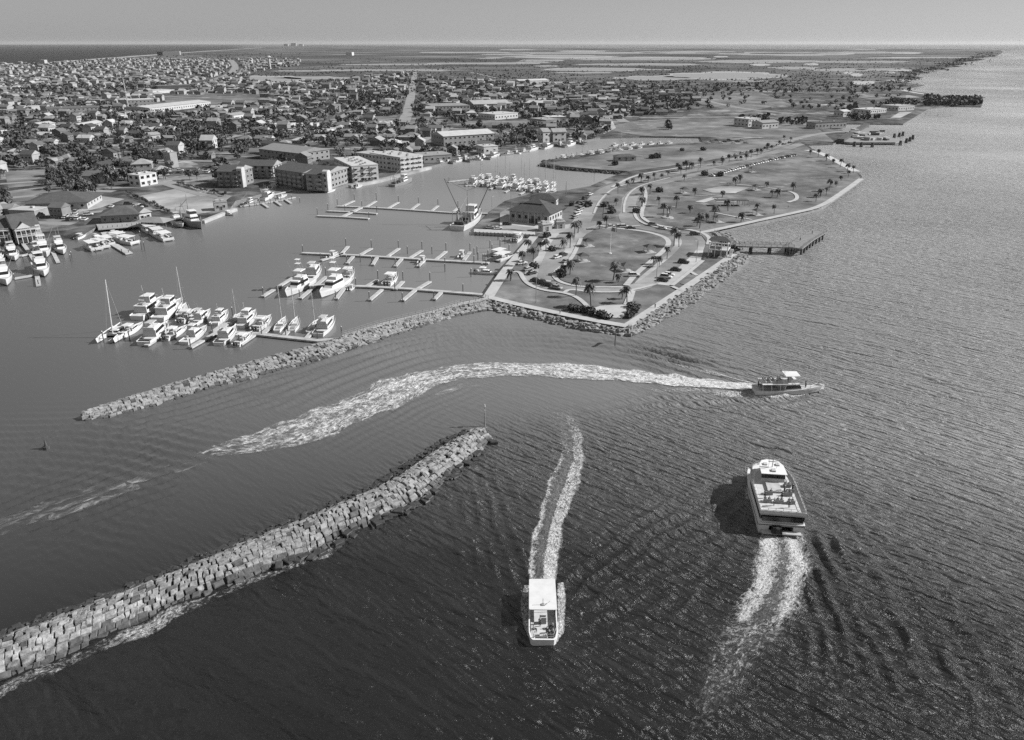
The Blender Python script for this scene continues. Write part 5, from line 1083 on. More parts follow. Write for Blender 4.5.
bldg('wide low building with a very dark hipped roof and pale eaves', (27, 211), (88, 209), 26, 4, 'hip', 'pale', 'roofd', 4, 'hall', 'building', 1, 5, over=1.6)
bldg('waterside restaurant with dark roof and open deck between the boat rafts', (102, 224), (140, 222), 14, 4.2, 'hip', 'wallg', 'roofd', 3, 'restaurant', 'restaurant', 1, 3, base=0, over=1.3)
bldg('restaurant wing with a pale gable facing the harbour', (140, 221.5), (152, 219.5), 9, 4, 'gable', 'wallw', 'roofp', 2.5, 'restaurant', 'restaurant', 1, 3, axis=1)
mb = MB(); dk = thing('restaurant_deck', 'timber deck on piles in front of the waterside restaurant', 'deck', G(98, 229, 0)); o = G(98, 229, 0)
mb.poly([p-o for p in px([(97, 227.5), (141, 225), (143, 229), (99, 233)])], 1.3, 1.7); mb.build('deck_floor', 'teak', dk); mb = MB()
for i in range(10):
    p = G(99+i*4.8, 232-i*.45)-o; mb.tube((p.x, p.y, -1), (p.x, p.y, 2.7), .14)
mb.build('posts', 'pile', dk)
aw = thing('awning_shelter', 'pale hipped awning roof over the boat rental dock', 'shelter', G(152, 229, 1.3)); mb = MB(); mb.hip(0, 5, 3.2, 15, 9, 1.8, -.2, 0, .6); mb.build('roof', 'roofp', aw); mb = MB()
for x in (-6.5, -2, 2, 6.5):
    for y in (1.5, 8.5): mb.tube((x, y, 0), (x, y, 3.25), .12)
mb.build('posts', 'grey', aw)
mb = MB(); sd_ = thing('bulkhead_walkway', 'pale concrete walkway jutting along the sandy lot', 'walkway', G(204, 223, 0)); o = G(204, 223, 0); mb.strip([p-o for p in px([(203, 223.5), (228, 213.5), (236, 211)])], 2.2, 1.6, 0, 1.9); mb.build('walkway', 'conc', sd_)
bldg('small white block house standing on the bulkhead corner', (215, 211), (228, 210), 7, 4.2, 'flat', 'wallw', 'roofp', name='shed', cat='shed', floors=1, wx=3, wsz=(1.1, 1.4), over=.2)
bldg('white two storey building with two rows of windows by the coast street', (141, 187), (158, 183.8), 10, 7, 'flat', 'wallw', 'roofw', name='office_block', floors=2, wx=3.6, wsz=(2.3, 1.7), over=.3)
bldg('pale cottage behind the white two storey building', (157, 176), (172, 174.5), 9, 4, 'hip', 'wallw', 'roofp', 2, 'house', 'house', 1)
bldg('long pale hipped house with dormers left of the white two storey building', (133, 174), (153, 173), 12, 6.5, 'hip', 'wallg', 'roofp', 3, 'house', 'house', 2)
bldg('tall narrow tower block with one bright white side', (172, 168), (179, 167), 8, 10.5, 'flat', 'wallg', 'roofp', name='tower_block', floors=0, over=.1)
def condo(label, pl, pr, D, h, arch=True, fl=3):
    def ex(r, L, D_, h_):
        for k in range(fl):
            z = 1.2+k*(h_-1.5)/fl
            for i in range(int(L/4.2)):
                x = (i+.5)*L/int(L/4.2); mb = MB(); mb.box(x, -.9, z, 3.2, 1.7, .15); b = mb.build('balcony', 'pale', r); mb = MB(); mb.box(x, -1.72, z+.15, 3.2, .06, .9); mb.build('balustrade', 'grey', b)
        if arch:
            mb = MB(); mb.box(L+.6, 2.4, -.2, 3.4, 4.6, h_+1.6)
            pts = [(-2.3, 0), (2.3, 0)]+[(2.3*math.cos(t*math.pi/8), 1.5*math.sin(t*math.pi/8)) for t in range(1, 8)]
            v = [(L-1.1, 2.4+a, h_+1.4+b) for a, b in pts]+[(L+2.3, 2.4+a, h_+1.4+b) for a, b in pts]; n = len(pts)
            mb.add(v, [tuple(range(n-1, -1, -1)), tuple(range(n, 2*n))]+[(i, (i+1) % n, n+(i+1) % n, n+i) for i in range(n)]); t = mb.build('arched_tower', 'wallw', r)
            for z in (2, 5.4, 8.4): window(r, L+.6, .07, z, 1.4, 1.8, 0)
    return bldg(label, pl, pr, D, h, 'gable', 'wallg', 'roofd', 3.0, 'condominium', 'apartment building', fl, 4.2, (1.8, 1.6), extra=ex)
condo('dark gabled condominium with an arched white end tower, right one of the pair', (307, 190), (325, 191), 34, 9.5)
condo('dark gabled condominium left of the arched tower one on the waterfront', (276, 184), (304, 188.5), 26, 9.5, False)
condo('brick condominium with rounded gable standing by the sandy lot', (219, 187), (240, 187.5), 20, 9.5)
condo('long stepped condominium between the sandy lot and the inlet', (240, 178), (274, 178.5), 16, 8, False)
def hotel(r, L, D, h):
    for k in range(3):
        for i in range(max(2, int(L/4.5))):
            x = (i+.5)*L/max(2, int(L/4.5)); mb = MB(); mb.box(x, -.75, 3.0+k*3.1-.1, 3.4, 1.5, .16); b = mb.build('balcony', 'white', r); mb = MB(); mb.box(x, -1.47, 3.06+k*3.1, 3.4, .06, .9); mb.build('balustrade', 'wallw', b)
    mb = MB()
    for i in range(max(3, int(D/3))): mb.box(L*.5+((i % 3)-1)*2.5, (i+.5)*3, h+.36, 1.1, 1.1, .9)
    mb.build('roof_plant', 'grey', r)
bldg('white three storey hotel with balconies, left wing nearest the water', (353, 183), (379, 181), 44, 10.5, 'flat', 'wallw', 'roofw', name='hotel', cat='hotel', floors=3, wx=3.6, wsz=(1.6, 1.6), over=.4, extra=hotel)
bldg('long back wing of the white waterfront hotel', (356, 166), (394, 171), 16, 9.5, 'flat', 'wallw', 'roofw', name='hotel', cat='hotel', floors=3, wx=3.4, over=.4)
bldg('white three storey hotel block at the right end by the old shrimp boat', (401, 172.5), (423, 169.5), 36, 10, 'flat', 'wallw', 'roofw', name='hotel', cat='hotel', floors=3, wx=3.6, over=.4, extra=hotel)
q = MB(); q.strip(px([(350, 188), (379, 182.5), (403, 176), (430, 169)], 0), 3.0, 1.75, 0, 2.2); tag(q.build('promenade', 'lot'), kind='structure')
# shipyards and sheds beyond the harbour
for a in [('big pale roofed boat shed with open front left of the harbour head', (444, 146), (494, 142.5), 26, 8, 'gable', 'wallg', 'roofw', 3), ('white cube workshop on the far harbour shore', (484, 154.5), (498, 153.5), 14, 6, 'flat', 'wallw', 'roofw', 0), ('low flat warehouse right of the white hotel', (424, 163), (452, 161), 20, 5, 'flat', 'wallg', 'roofp', 0),
   ('long grey roofed warehouse behind the white hotel', (260, 158), (300, 163), 30, 7, 'gable', 'wallg', 'roofp', 3), ('dark roofed warehouse left of the condominiums', (262, 153), (302, 159), 8, 8, 'gable', 'wallg', 'roofd', 2),
   ('gabled white house, left one of the pair at the harbour head', (543, 142.5), (550, 142), 9, 9, 'gable', 'wallw', 'roofp', 3), ('gabled white house, right one of the pair at the harbour head', (553, 142), (566, 141.5), 10, 8.5, 'gable', 'wallw', 'roofp', 3),
   ('white roofed shed, left one of two parallel sheds', (525, 106.5), (537, 106.8), 48, 5, 'gable', 'wallg', 'roofw', 2), ('white roofed shed, right one of two parallel sheds', (537.5, 106.5), (549, 106.8), 48, 5, 'gable', 'wallg', 'roofw', 2),
   ('long low bright shed beyond the town edge', (520, 84), (549, 83), 30, 6, 'gable', 'wallw', 'roofw', 3), ('broad pale hall with skylights behind the gabled pair', (546, 126), (560, 125), 30, 6, 'flat', 'wallg', 'roofp', 0), ('flat roofed store with white roof panels', (548, 122), (566, 121.5), 22, 5, 'flat', 'wallg', 'roofw', 0),
   ('pale broad school building in the middle of the town', (433, 113), (470, 112), 50, 8, 'flat', 'wallg', 'roofp', 0), ('long curved roof hall right of the school', (474, 109), (510, 108), 40, 6, 'gable', 'wallg', 'roofw', 4), ('white fronted hall at the town edge road', (495, 120), (518, 118), 30, 6, 'flat', 'wallw', 'roofw', 0),
   ('very long dark fronted warehouse with a flat grey roof', (48, 115), (99, 113), 40, 7, 'flat', 'grey', 'roofg', 0), ('white ended warehouse with a long pale roof', (150, 113), (211, 106), 40, 6, 'gable', 'wallw', 'roofw', 2), ('black walled long store in front of the dunes', (158, 91), (191, 90), 30, 9, 'flat', 'dark', 'roofg', 0),
   ('white roofed store left of the black walled one', (150, 94), (175, 92.5), 40, 5, 'flat', 'wallw', 'roofw', 0), ('tall dark hall with a bright white gable end', (128, 107), (155, 106), 30, 9, 'flat', 'grey', 'roofw', 0), ('slanting white roofed shed left of the radio tower', (84, 131), (104, 127), 14, 5, 'gable', 'wallw', 'roofw', 2),
   ('small white roofed shed in the trees left of the radio tower', (42, 130), (56, 128), 14, 5, 'gable', 'wallw', 'roofw', 2), ('white gabled church like house in the middle trees', (201, 149), (213, 149), 12, 7, 'gable', 'wallw', 'roofw', 4), ('pale cottage in the middle trees left of the church like house', (149, 141), (161, 140), 12, 5, 'gable', 'wallw', 'roofp', 2),
   ('white motel wing beyond the meadow', (232, 121), (246, 119), 14, 6, 'gable', 'wallw', 'roofp', 2), ('low dark roofed shelter on the grassy spit', (616, 161.5), (636, 161), 8, 3.5, 'hip', 'wallg', 'roofd', 1.5), ('white walled house beyond the meadow right of the basin', (748, 127), (760, 126), 20, 8, 'flat', 'wallw', 'roofw', 0),
   ('pale house at the end of the meadow road', (762, 129), (778, 128), 16, 6, 'gable', 'wallw', 'roofp', 2), ('dark roofed terminal by the ferry landing', (815, 129), (846, 127.5), 14, 6, 'flat', 'wallg', 'roofd', 0), ('pale roofed building on the quay with round trees', (868, 114), (886, 112.5), 22, 5, 'flat', 'wallw', 'roofw', 0),
   ('white roofed building near the tree covered point', (898, 111), (914, 110), 26, 6, 'flat', 'wallw', 'roofw', 0), ('broad pale roof inside the tree covered point', (905, 102), (920, 101.5), 24, 6, 'hip', 'wallg', 'roofp', 3), ('small white house left of the quay meadow', (843, 117), (850, 116.5), 14, 6, 'gable', 'wallw', 'roofw', 2),
   ('dark hotel block on the distant beach', (163, 55.6), (180, 55), 40, 26, 'flat', 'dark', 'roofd', 0), ('pale tall hotel beside the dark beach block', (177, 55), (181, 54.8), 30, 26, 'flat', 'wallg', 'roofp', 0), ('small pale tower block on the beach skyline', (45, 64.5), (48, 64.4), 30, 18, 'flat', 'wallw', 'roofw', 0),
   ('faint apartment tower on the horizon, left one of three', (284, 46.2), (288, 46.2), 80, 60, 'flat', 'wallg', 'roofp', 0), ('faint apartment tower on the horizon, middle one of three', (291, 46), (296, 46), 80, 80, 'flat', 'wallg', 'roofp', 0), ('faint apartment tower on the horizon, right one of three', (299, 46.2), (303, 46.2), 80, 55, 'flat', 'wallw', 'roofw', 0),
   ('bright distant hall beyond the dunes', (346, 55.5), (352, 55.5), 80, 22, 'flat', 'wallw', 'roofw', 0), ('low distant blocks beside the water tower', (270, 66), (278, 66), 60, 12, 'flat', 'wallg', 'roofp', 0)]:
    far = a[1][1] < 100; bldg(a[0], a[1], a[2], a[3], a[4], a[5], a[6], a[7], a[8], floors=(0 if far or a[6] == 'dark' else max(1, int(a[4]//3.3))), wx=4.5, wsz=(1.8, 1.5))
def lattice(label, base, h, w, cat='radio mast', m='dark', name='radio_mast'):
    r = thing(name, label, cat, G(base[0], base[1], LZ)); mb = MB(); n = int(h/3.2)
    cs = [(w*math.cos(t), w*math.sin(t)) for t in (0, 2.1, 4.2)]
    for i in range(3): mb.tube((cs[i][0], cs[i][1], 0), (cs[i][0]*.5, cs[i][1]*.5, h), .26, .2, 4)
    for k in range(n):
        z = k*h/n; z2 = z+h/n; f = 1-.5*z/h; f2 = 1-.5*z2/h
        for i in range(3): a, b = cs[i], cs[(i+1) % 3]; mb.tube((a[0]*f, a[1]*f, z), (b[0]*f2, b[1]*f2, z2), .07, .07, 3); mb.tube((a[0]*f, a[1]*f, z), (b[0]*f, b[1]*f, z), .07, .07, 3)
    mb.build('lattice', m, r); mb = MB(); mb.tube((0, 0, h), (0, 0, h+3), .1, .04)
    for k in range(3): mb.box(math.cos(k*2.1)*w*.9, math.sin(k*2.1)*w*.9, h-3.5, .5, .5, 2.6)
    mb.build('antenna', 'grey', r); return r
lattice('tall dark lattice radio mast rising from the trees', (124, 162), 40, 1.2, m='black')
lattice('pale slim radio mast near the long warehouse roofs', (129, 111), 42, .8, m='offwhite')
wt = thing('water_tower', 'pale distant water tower with round tank beyond the marsh', 'water tower', G(270, 69, LZ)); mb = MB(); mb.tube((0, 0, 0), (0, 0, 36), 5, 3.5, 10); mb.build('shaft', 'pale', wt); mb = MB(); mb.tube((0, 0, 34), (0, 0, 38), 4, 9, 12); mb.tube((0, 0, 38), (0, 0, 43), 9, 4, 12); mb.build('tank', 'wallw', wt)
fp = thing('flagpole', 'tall white flagpole with a small flag in the middle of the oval lawn', 'flagpole', G(610, 254, LZ)); mb = MB(); mb.tube((0, 0, 0), (0, 0, 12), .14, .07); mb.tube((0, 0, 0), (0, 0, .5), .8, .7, 10); mb.build('pole', 'white', fp)
mb = MB(); v = []
for i in range(7): v += [(.1+i*.4, .15*math.sin(i*1.3), 11.6-i*.06), (.1+i*.4, .15*math.sin(i*1.3+.4), 9.9-i*.08)]
mb.add(v, [(2*i, 2*i+1, 2*i+3, 2*i+2) for i in range(6)]); mb.build('flag', 'grey', fp)
def mk_lamp():
    r = thing('street_lamp', '', 'street lamp'); mb = MB(); mb.tube((0, 0, 0), (0, 0, 9), .13, .09); mb.build('post', 'grey', r); mb = MB(); mb.tube((0, 0, 8.9), (1.6, 0, 9.2), .05); mb.box(1.7, 0, 9.1, .8, .3, .14); mb.build('lamp_head', 'pale', r); return r
LP = Kind(mk_lamp)
for x, y, l in [(696, 262, 'lamp post in the parking lot nearest the white pavilion'), (656, 283, 'lamp post at the parking lot corner by the white van'), (492, 214, 'tall lamp post at the dark jetty left of the harbour office'), (511, 207, 'tall lamp post right behind the crowded marina dock'), (566, 196, 'lamp post at the marina corner beside the park road'),
    (594, 182, 'lamp post on the harbour side of the park road'), (715, 223, 'lamp post beside the light footpath by the bay'), (536, 303, 'low lamp on the lawn by the curved footpath'), (698, 172, 'lamp post where the two park roads join'), (752, 127, 'lamp post at the meadow edge near the white walled house')]:
    LP.put(G(x, y, LZ), random.random()*6, l, 'lamp posts of the park')
# ================================================================== TREES
def leaf_cloud(mb, c, r, n, s, flat=1.0, rr=rng, m=0):
    c = np.array(c); V = rr.normal(0, 1, (n, 3)); V /= np.linalg.norm(V, axis=1)[:, None]; rad = rr.uniform(.45, 1.0, (n, 1))**.6
    p = c+V*rad*np.array(r)
    for i in range(n):
        a = rr.normal(0, 1, 3); a /= np.linalg.norm(a); b = np.cross(a, V[i]+rr.normal(0, .4, 3)); b /= (np.linalg.norm(b)+1e-6); k = s*rr.uniform(.6, 1.4)
        mb.add([p[i]-a*k, p[i]+b*k*.8, p[i]+a*k, p[i]-b*k*.8], [(0, 1, 2, 3)], m)
def mk_tree(seed, n=170, s=.62, light=False):
    def f():
        rr = np.random.default_rng(seed); r = thing('broadleaf_tree', '', 'tree'); mb = MB(); h = rr.uniform(5.5, 8)
        mb.tube((0, 0, -.2), (.1, 0, h*.4), .32, .22, 6); lim = []
        for k in range(4):
            t = k*1.6+rr.uniform(0, .5); e = (math.cos(t)*1.8, math.sin(t)*1.8, h*.62); mb.tube((.1, 0, h*.36), e, .17, .06, 5)
        mb.build('trunk', 'bark', r); mb = MB()
        for k in range(6):
            t = k*1.05+rr.uniform(0, .6); d = rr.uniform(.6, 2.4); leaf_cloud(mb, (math.cos(t)*d, math.sin(t)*d, h*rr.uniform(.55, .9)), (rr.uniform(1.3, 2.1), rr.uniform(1.3, 2.1), rr.uniform(1.0, 1.6)), n//6, s, rr=rr)
        mb.build('crown', 'leaf2' if light else 'leaf', r); return r
    return f
TR = [Kind(mk_tree(i+1, light=i % 3 == 2)) for i in range(6)]
def mk_palm(seed, h=5.5):
    def f():
        rr = random.Random(seed); r = thing('palm_tree', '', 'palm'); mb = MB(); x = 0; pz = 0; lean = rr.uniform(-.3, .3)
        for k in range(4): z = h*(k+1)/4; mb.tube((x, 0, pz), (x+lean*.3, 0, z), .23-.02*k, .21-.02*k, 6); x += lean*.3; pz = z
        mb.build('trunk', 'bark', r); mb = MB()
        for k in range(34):
            t = k*2.4+rr.uniform(-.2, .2); up = rr.uniform(-.7, 1.15); Lf = rr.uniform(1.7, 2.3); d = Vector((math.cos(t), math.sin(t), 0)); sd = Vector((-math.sin(t), math.cos(t), 0)); v = []
            for i in range(5):
                s = i/4; q = Vector((x, 0, h))+d*Lf*s*(1-.12*up)+Vector((0, 0, Lf*(up*s-(1.0+.35*up)*s*s*.9))); w = .42*math.sin(math.pi*min(.95, s*.8+.12)); v += [q-sd*w-Vector((0, 0, w*.5)), q, q+sd*w-Vector((0, 0, w*.5))]
            mb.add(v, [(3*i+j, 3*i+j+1, 3*i+j+4, 3*i+j+3) for i in range(4) for j in range(2)])
        mb.build('crown', 'palm', r); return r
    return f
PL = [Kind(mk_palm(1, 5.0)), Kind(mk_palm(2, 6.2)), Kind(mk_palm(3, 4.2)), Kind(mk_palm(4, 7.2))]
TALL = PL[3]
def palm(x, y, label, group=None, s=None, k=None):
    o = (k or PL[random.randrange(3)]).put(G(x, y, LZ), random.random()*6.28, label, group, s or random.uniform(.75, 1.2)); o.rotation_euler.x = random.uniform(-.1, .1); o.rotation_euler.y = random.uniform(-.1, .1)
for x, y, l in [(510.5, 281, 'palm standing beside the promenade near the lifted boats'), (527.5, 253, 'palm on the promenade side nearest the quay corner'), (562, 274, 'left palm of the dense pair at the lower left of the oval lawn'), (570, 275, 'right palm of the dense pair at the lower left of the oval lawn'),
   (576, 296, 'slender palm on the strip below the oval lawn'), (591, 306, 'slender palm beside the paved plaza'), (613, 281, 'left palm of the dark clump at the lower right of the oval lawn'), (618, 283, 'right palm of the dark clump at the lower right of the oval lawn'), (622, 299, 'left palm of the pair right of the paved plaza'), (627, 303, 'right palm of the pair right of the paved plaza'),
   (654, 265, 'left palm of the clump at the upper right edge of the oval lawn'), (659, 267, 'middle palm of the clump at the upper right edge of the oval lawn'), (667, 259, 'small palm behind the clump at the upper right edge of the oval lawn'), (674, 246, 'left palm of the tall pair at the lot entrance'), (679, 247, 'right palm of the tall pair at the lot entrance'),
   (541, 250, 'left palm behind the little parking bay'), (546, 251, 'right palm behind the little parking bay'), (564, 249, 'left palm on the kerb left of the oval lawn'), (570, 248, 'right palm on the kerb left of the oval lawn'), (574, 238, 'palm at the road bend below the harbour office'), (578, 233, 'palm just above the road bend below the harbour office'),
   (599.5, 229, 'left palm of the pair at the top of the oval lawn'), (606, 229, 'right palm of the pair at the top of the oval lawn'), (618, 194, 'tallest palm clump beside the park road bend'), (616, 206, 'lone palm on the road median'), (642, 195, 'palm at the start of the light footpath, upper one'), (642, 207, 'palm beside the light footpath, lower one'),
   (650, 194, 'small palm left of the leaning bush by the road'), (695, 195.5, 'lone palm left of the sports court'), (722, 198, 'palm in front of the pale sports court'), (740, 183.5, 'lone palm on the meadow above the sports court'), (676, 208, 'palm beside the square garden beds'), (670, 214, 'palm below the square garden beds'), (663, 217, 'low bushy palm near the monument'),
   (697, 226, 'left palm of the pair above the bay footpath'), (699.5, 228.5, 'right palm of the pair above the bay footpath'), (706, 222, 'thin palm right of the pair above the bay footpath'), (713, 220, 'palm near the picnic pergola'), (741, 222, 'palm near the bay footpath, right of the pergola'), (757, 212, 'palm right of the white pergola posts'), (774, 214, 'palm nearest the bayside walk in the lower meadow'),
   (690, 213, 'palm on the mound in the middle garden'), (659, 206, 'palm inside the square garden beds'), (684, 181, 'round crowned palm where the park roads join'), (668, 176, 'palm alone above the road junction'), (767, 188, 'palm on the meadow left of the big clump'), (772, 197, 'left palm of the big clump in the bayside meadow'), (777, 197.5, 'right palm of the big clump in the bayside meadow'), (793, 191, 'palm by the curved white path'),
   (728, 211, 'spreading palm over the picnic pergola'), (736, 186, 'small palm left of the lone meadow palm'), (533, 262, 'bushy palm between the lifted boats and the lot'), (523, 266, 'low palm at the lot corner near the promenade')]: palm(x, y, l, k=(TALL if 'slender' in l or 'tall' in l else None))
for g, lst in [('palms lining the harbour side of the park road', [(627, 187), (633, 184), (641, 183), (648, 182.5), (655, 180.5), (662, 179)]), ('palms in the garden where the roads divide', [(678, 171), (681, 174), (684, 167), (686, 171.5), (689, 169), (692, 169.5), (700, 168)]),
   ('palms along the row of parked cars', [(714, 166), (722, 165), (729, 162.5), (736, 161), (741, 160.5), (746, 160), (751, 158), (757, 156.5), (761, 154.5), (767, 150.5), (772, 149.5), (779, 146), (784, 141.5), (790, 143)]),
   ('palms along the cove beach', [(810, 155), (818, 157.5), (826, 161), (833, 164.5), (840, 167.5), (847, 171.5), (853, 173.5), (848, 178)]), ('palms along the far end of the bayside walk', [(836, 187), (829, 191), (826, 195.5), (820, 197.5), (816, 201.5), (841, 181)])]:
    for i, (x, y) in enumerate(lst): palm(x, y, nth(i)+' palm from the left of those '+g.split(' ', 1)[1], g)
def mk_bush():
    r = thing('bush', '', 'bush'); mb = MB()
    for k in range(5): leaf_cloud(mb, (random.uniform(-1, 1), random.uniform(-.8, .8), .8), (1.0, .9, .8), 26, .34)
    mb.build('foliage', 'leaf', r); mb = MB(); mb.tube((0, 0, -.1), (0, 0, .9), .1, .06, 5); mb.build('stem', 'bark', r); return r
BU = Kind(mk_bush)
for i, (x, y) in enumerate([(574, 309.5), (578, 311), (583, 312), (588, 313), (592, 315), (603, 317), (608, 318.5), (600, 315.5), (627, 317), (631, 313.5), (636, 310.5), (633, 308.5)]): BU.put(G(x, y, LZ), i, nth(i)+' dark bush from the left around the paved plaza', 'bushes around the paved plaza', 1.35)
for x, y, l, s in [(585, 207, 'big round bush between marina corner and parked cars', 2.2), (572, 206, 'smaller bush left of the big round bush by the marina corner', 1.5), (604, 207, 'left bush in the road median', 1.8), (612, 209.5, 'right bush in the road median', 1.4), (611, 214, 'long low bush at the lower end of the median', 1.7), (638, 213, 'bush between road and light footpath', 1.7),
    (661, 192, 'dark bush by the road leaning over the footpath', 1.8), (706, 175.5, 'left dark bush at the start of the parked car row', 2), (720, 176, 'right dark bush at the start of the parked car row', 2), (651, 158.5, 'left dark shrub patch on the grassy spit', 2.2), (659, 158, 'right dark shrub patch on the grassy spit', 2.4), (614, 165, 'bush beside the low shelter on the spit', 2.2),
    (683, 151, 'small shrub high on the spit, left', 1.6), (704, 150.5, 'small shrub high on the spit, right', 1.8), (723, 249, 'dark shrub behind the white pavilion', 1.8), (728, 253, 'dark shrub between pavilion and pier', 2.2), (726, 244, 'shrub at the pier landing', 1.5), (545, 237, 'shrub in front of the harbour office sheds', 1.6), (536, 268, 'shrub beside the small parking bay', 1.5), (554, 251, 'shrub at the kerb of the west lot', 1.4), (560, 277, 'shrub shading the car at the lawn corner', 1.3)]:
    BU.put(G(x, y, LZ), random.random()*6, l, None, s)
# picnic shelters, pergola, monument
def mk_shelter():
    r = thing('picnic_shelter', '', 'shelter'); mb = MB(); mb.hip(0, 0, 2.5, 4, 4, 1.2, 0, 0, .3, .1); mb.build('roof', 'roofd', r); mb = MB()
    for x in (-1.7, 1.7):
        for y in (-1.7, 1.7): mb.box(x, y, 0, .15, .15, 2.5)
    mb.build('posts', 'wallw', r); mb = MB(); mb.box(0, 0, .7, 1.8, .8, .08); mb.box(0, -.8, .42, 1.8, .3, .06); mb.box(0, .8, .42, 1.8, .3, .06); mb.box(0, 0, 0, .2, .2, .7); mb.build('picnic_table', 'pale', r)
    mb = MB(); mb.box(0, 0, 0, 5, 5, .09); mb.build('slab', 'path', r); return r
SH = Kind(mk_shelter)
for x, y, l in [(649, 252, 'picnic shelter at the right side of the oval lawn'), (626, 271, 'picnic shelter low on the oval lawn beside the palms'), (583, 261, 'picnic shelter near the left edge of the oval lawn'), (588, 246, 'picnic shelter at the upper left of the oval lawn'), (684, 193, 'picnic shelter left of the sports court'), (718, 222, 'picnic shelter by the bay footpath'), (756, 190, 'small white shelter in the bayside meadow'), (752, 172, 'small white shelter near the parked car row'), (757, 215, 'picnic shelter close to the bayside walk')]:
    SH.put(G(x, y, LZ+.16), .3, l, 'picnic shelters of the park')
pg = thing('pergola', 'row of white pergola posts with dark roof in the garden', 'pergola', G(728, 206, LZ)); mb = MB()
for i in range(6):
    for y in (0, 3.5): mb.box(i*3.0, y, 0, .3, .3, 3)
mb.build('posts', 'white', pg); mb = MB(); mb.box(2, 1.7, 3.0, 18, 5, .3); mb.build('roof', 'roofd', pg)
mo = thing('monument', 'pale pedestal monument in the garden left of the palms', 'monument', G(667.5, 218, LZ)); mb = MB(); mb.tube((0, 0, 0), (0, 0, .5), 3.2, 3.0, 12); mb.box(0, 0, .5, 1.2, 1.2, 2.2); mb.build('pedestal', 'conc', mo); mb = MB(); mb.tube((0, 0, 2.7), (0, 0, 4.6), .4, .12, 6); mb.build('obelisk', 'pale', mo)
# ================================================================== CARS
def mk_car(paint, suv=False):
    def f():
        r = thing('parked_car', '', 'car'); L, W = (4.8, 1.9) if suv else (4.5, 1.8); h1, h2 = (.95, 1.75) if suv else (.82, 1.42)
        mb = MB(); mb.fr(-L/2, L/2, W/2*.97, W/2*.93, .3, -L/2, L/2, W/2, W/2*.95, .62); mb.fr(-L/2, L/2, W/2, W/2*.95, .62, -L/2+.12, L/2-.25, W/2*.94, W/2*.86, h1); b = mb.build('body', paint, r)
        mb = MB(); x0, x1 = (-L/2+.2, L/2-1.25) if suv else (-L/2+.6, L/2-1.2); mb.fr(x0, x1, W/2*.92, W/2*.86, h1, x0+.3, x1-.7, W/2*.76, W/2*.72, h2-.05); mb.build('windows', 'glass', r)
        mb = MB(); mb.fr(x0+.28, x1-.68, W/2*.775, W/2*.735, h2-.05, x0+.4, x1-.8, W/2*.7, W/2*.68, h2+.03); mb.build('roof', paint, r)
        for x in (-L*.31, L*.31):
            for s in (-1, 1):
                mb = MB(); mb.tube((x, s*(W/2-.2), .33), (x, s*(W/2+.02), .33), .33, .33, 10); w = mb.build('wheel', 'tyre', r); mb = MB(); mb.tube((x, s*(W/2), .33), (x, s*(W/2+.035), .33), .2, .18, 8); mb.build('rim', 'metal', w)
        for s in (-1, 1): mb = MB(); mb.box(L/2-.05, s*W*.33, .6, .14, .3, .16); mb.build('headlight', 'white', r)
        return r
    return f
CARS = {('white', 0): Kind(mk_car('carw')), ('silver', 0): Kind(mk_car('carg')), ('dark', 0): Kind(mk_car('card')), ('white', 1): Kind(mk_car('carw', True)), ('dark', 1): Kind(mk_car('card', True)), ('silver', 1): Kind(mk_car('carg', True))}
def car(x, y, ang, col, suv, label, group=None): CARS[(col, suv)].put(G(x, y, LZ+.13), ang, label, group)
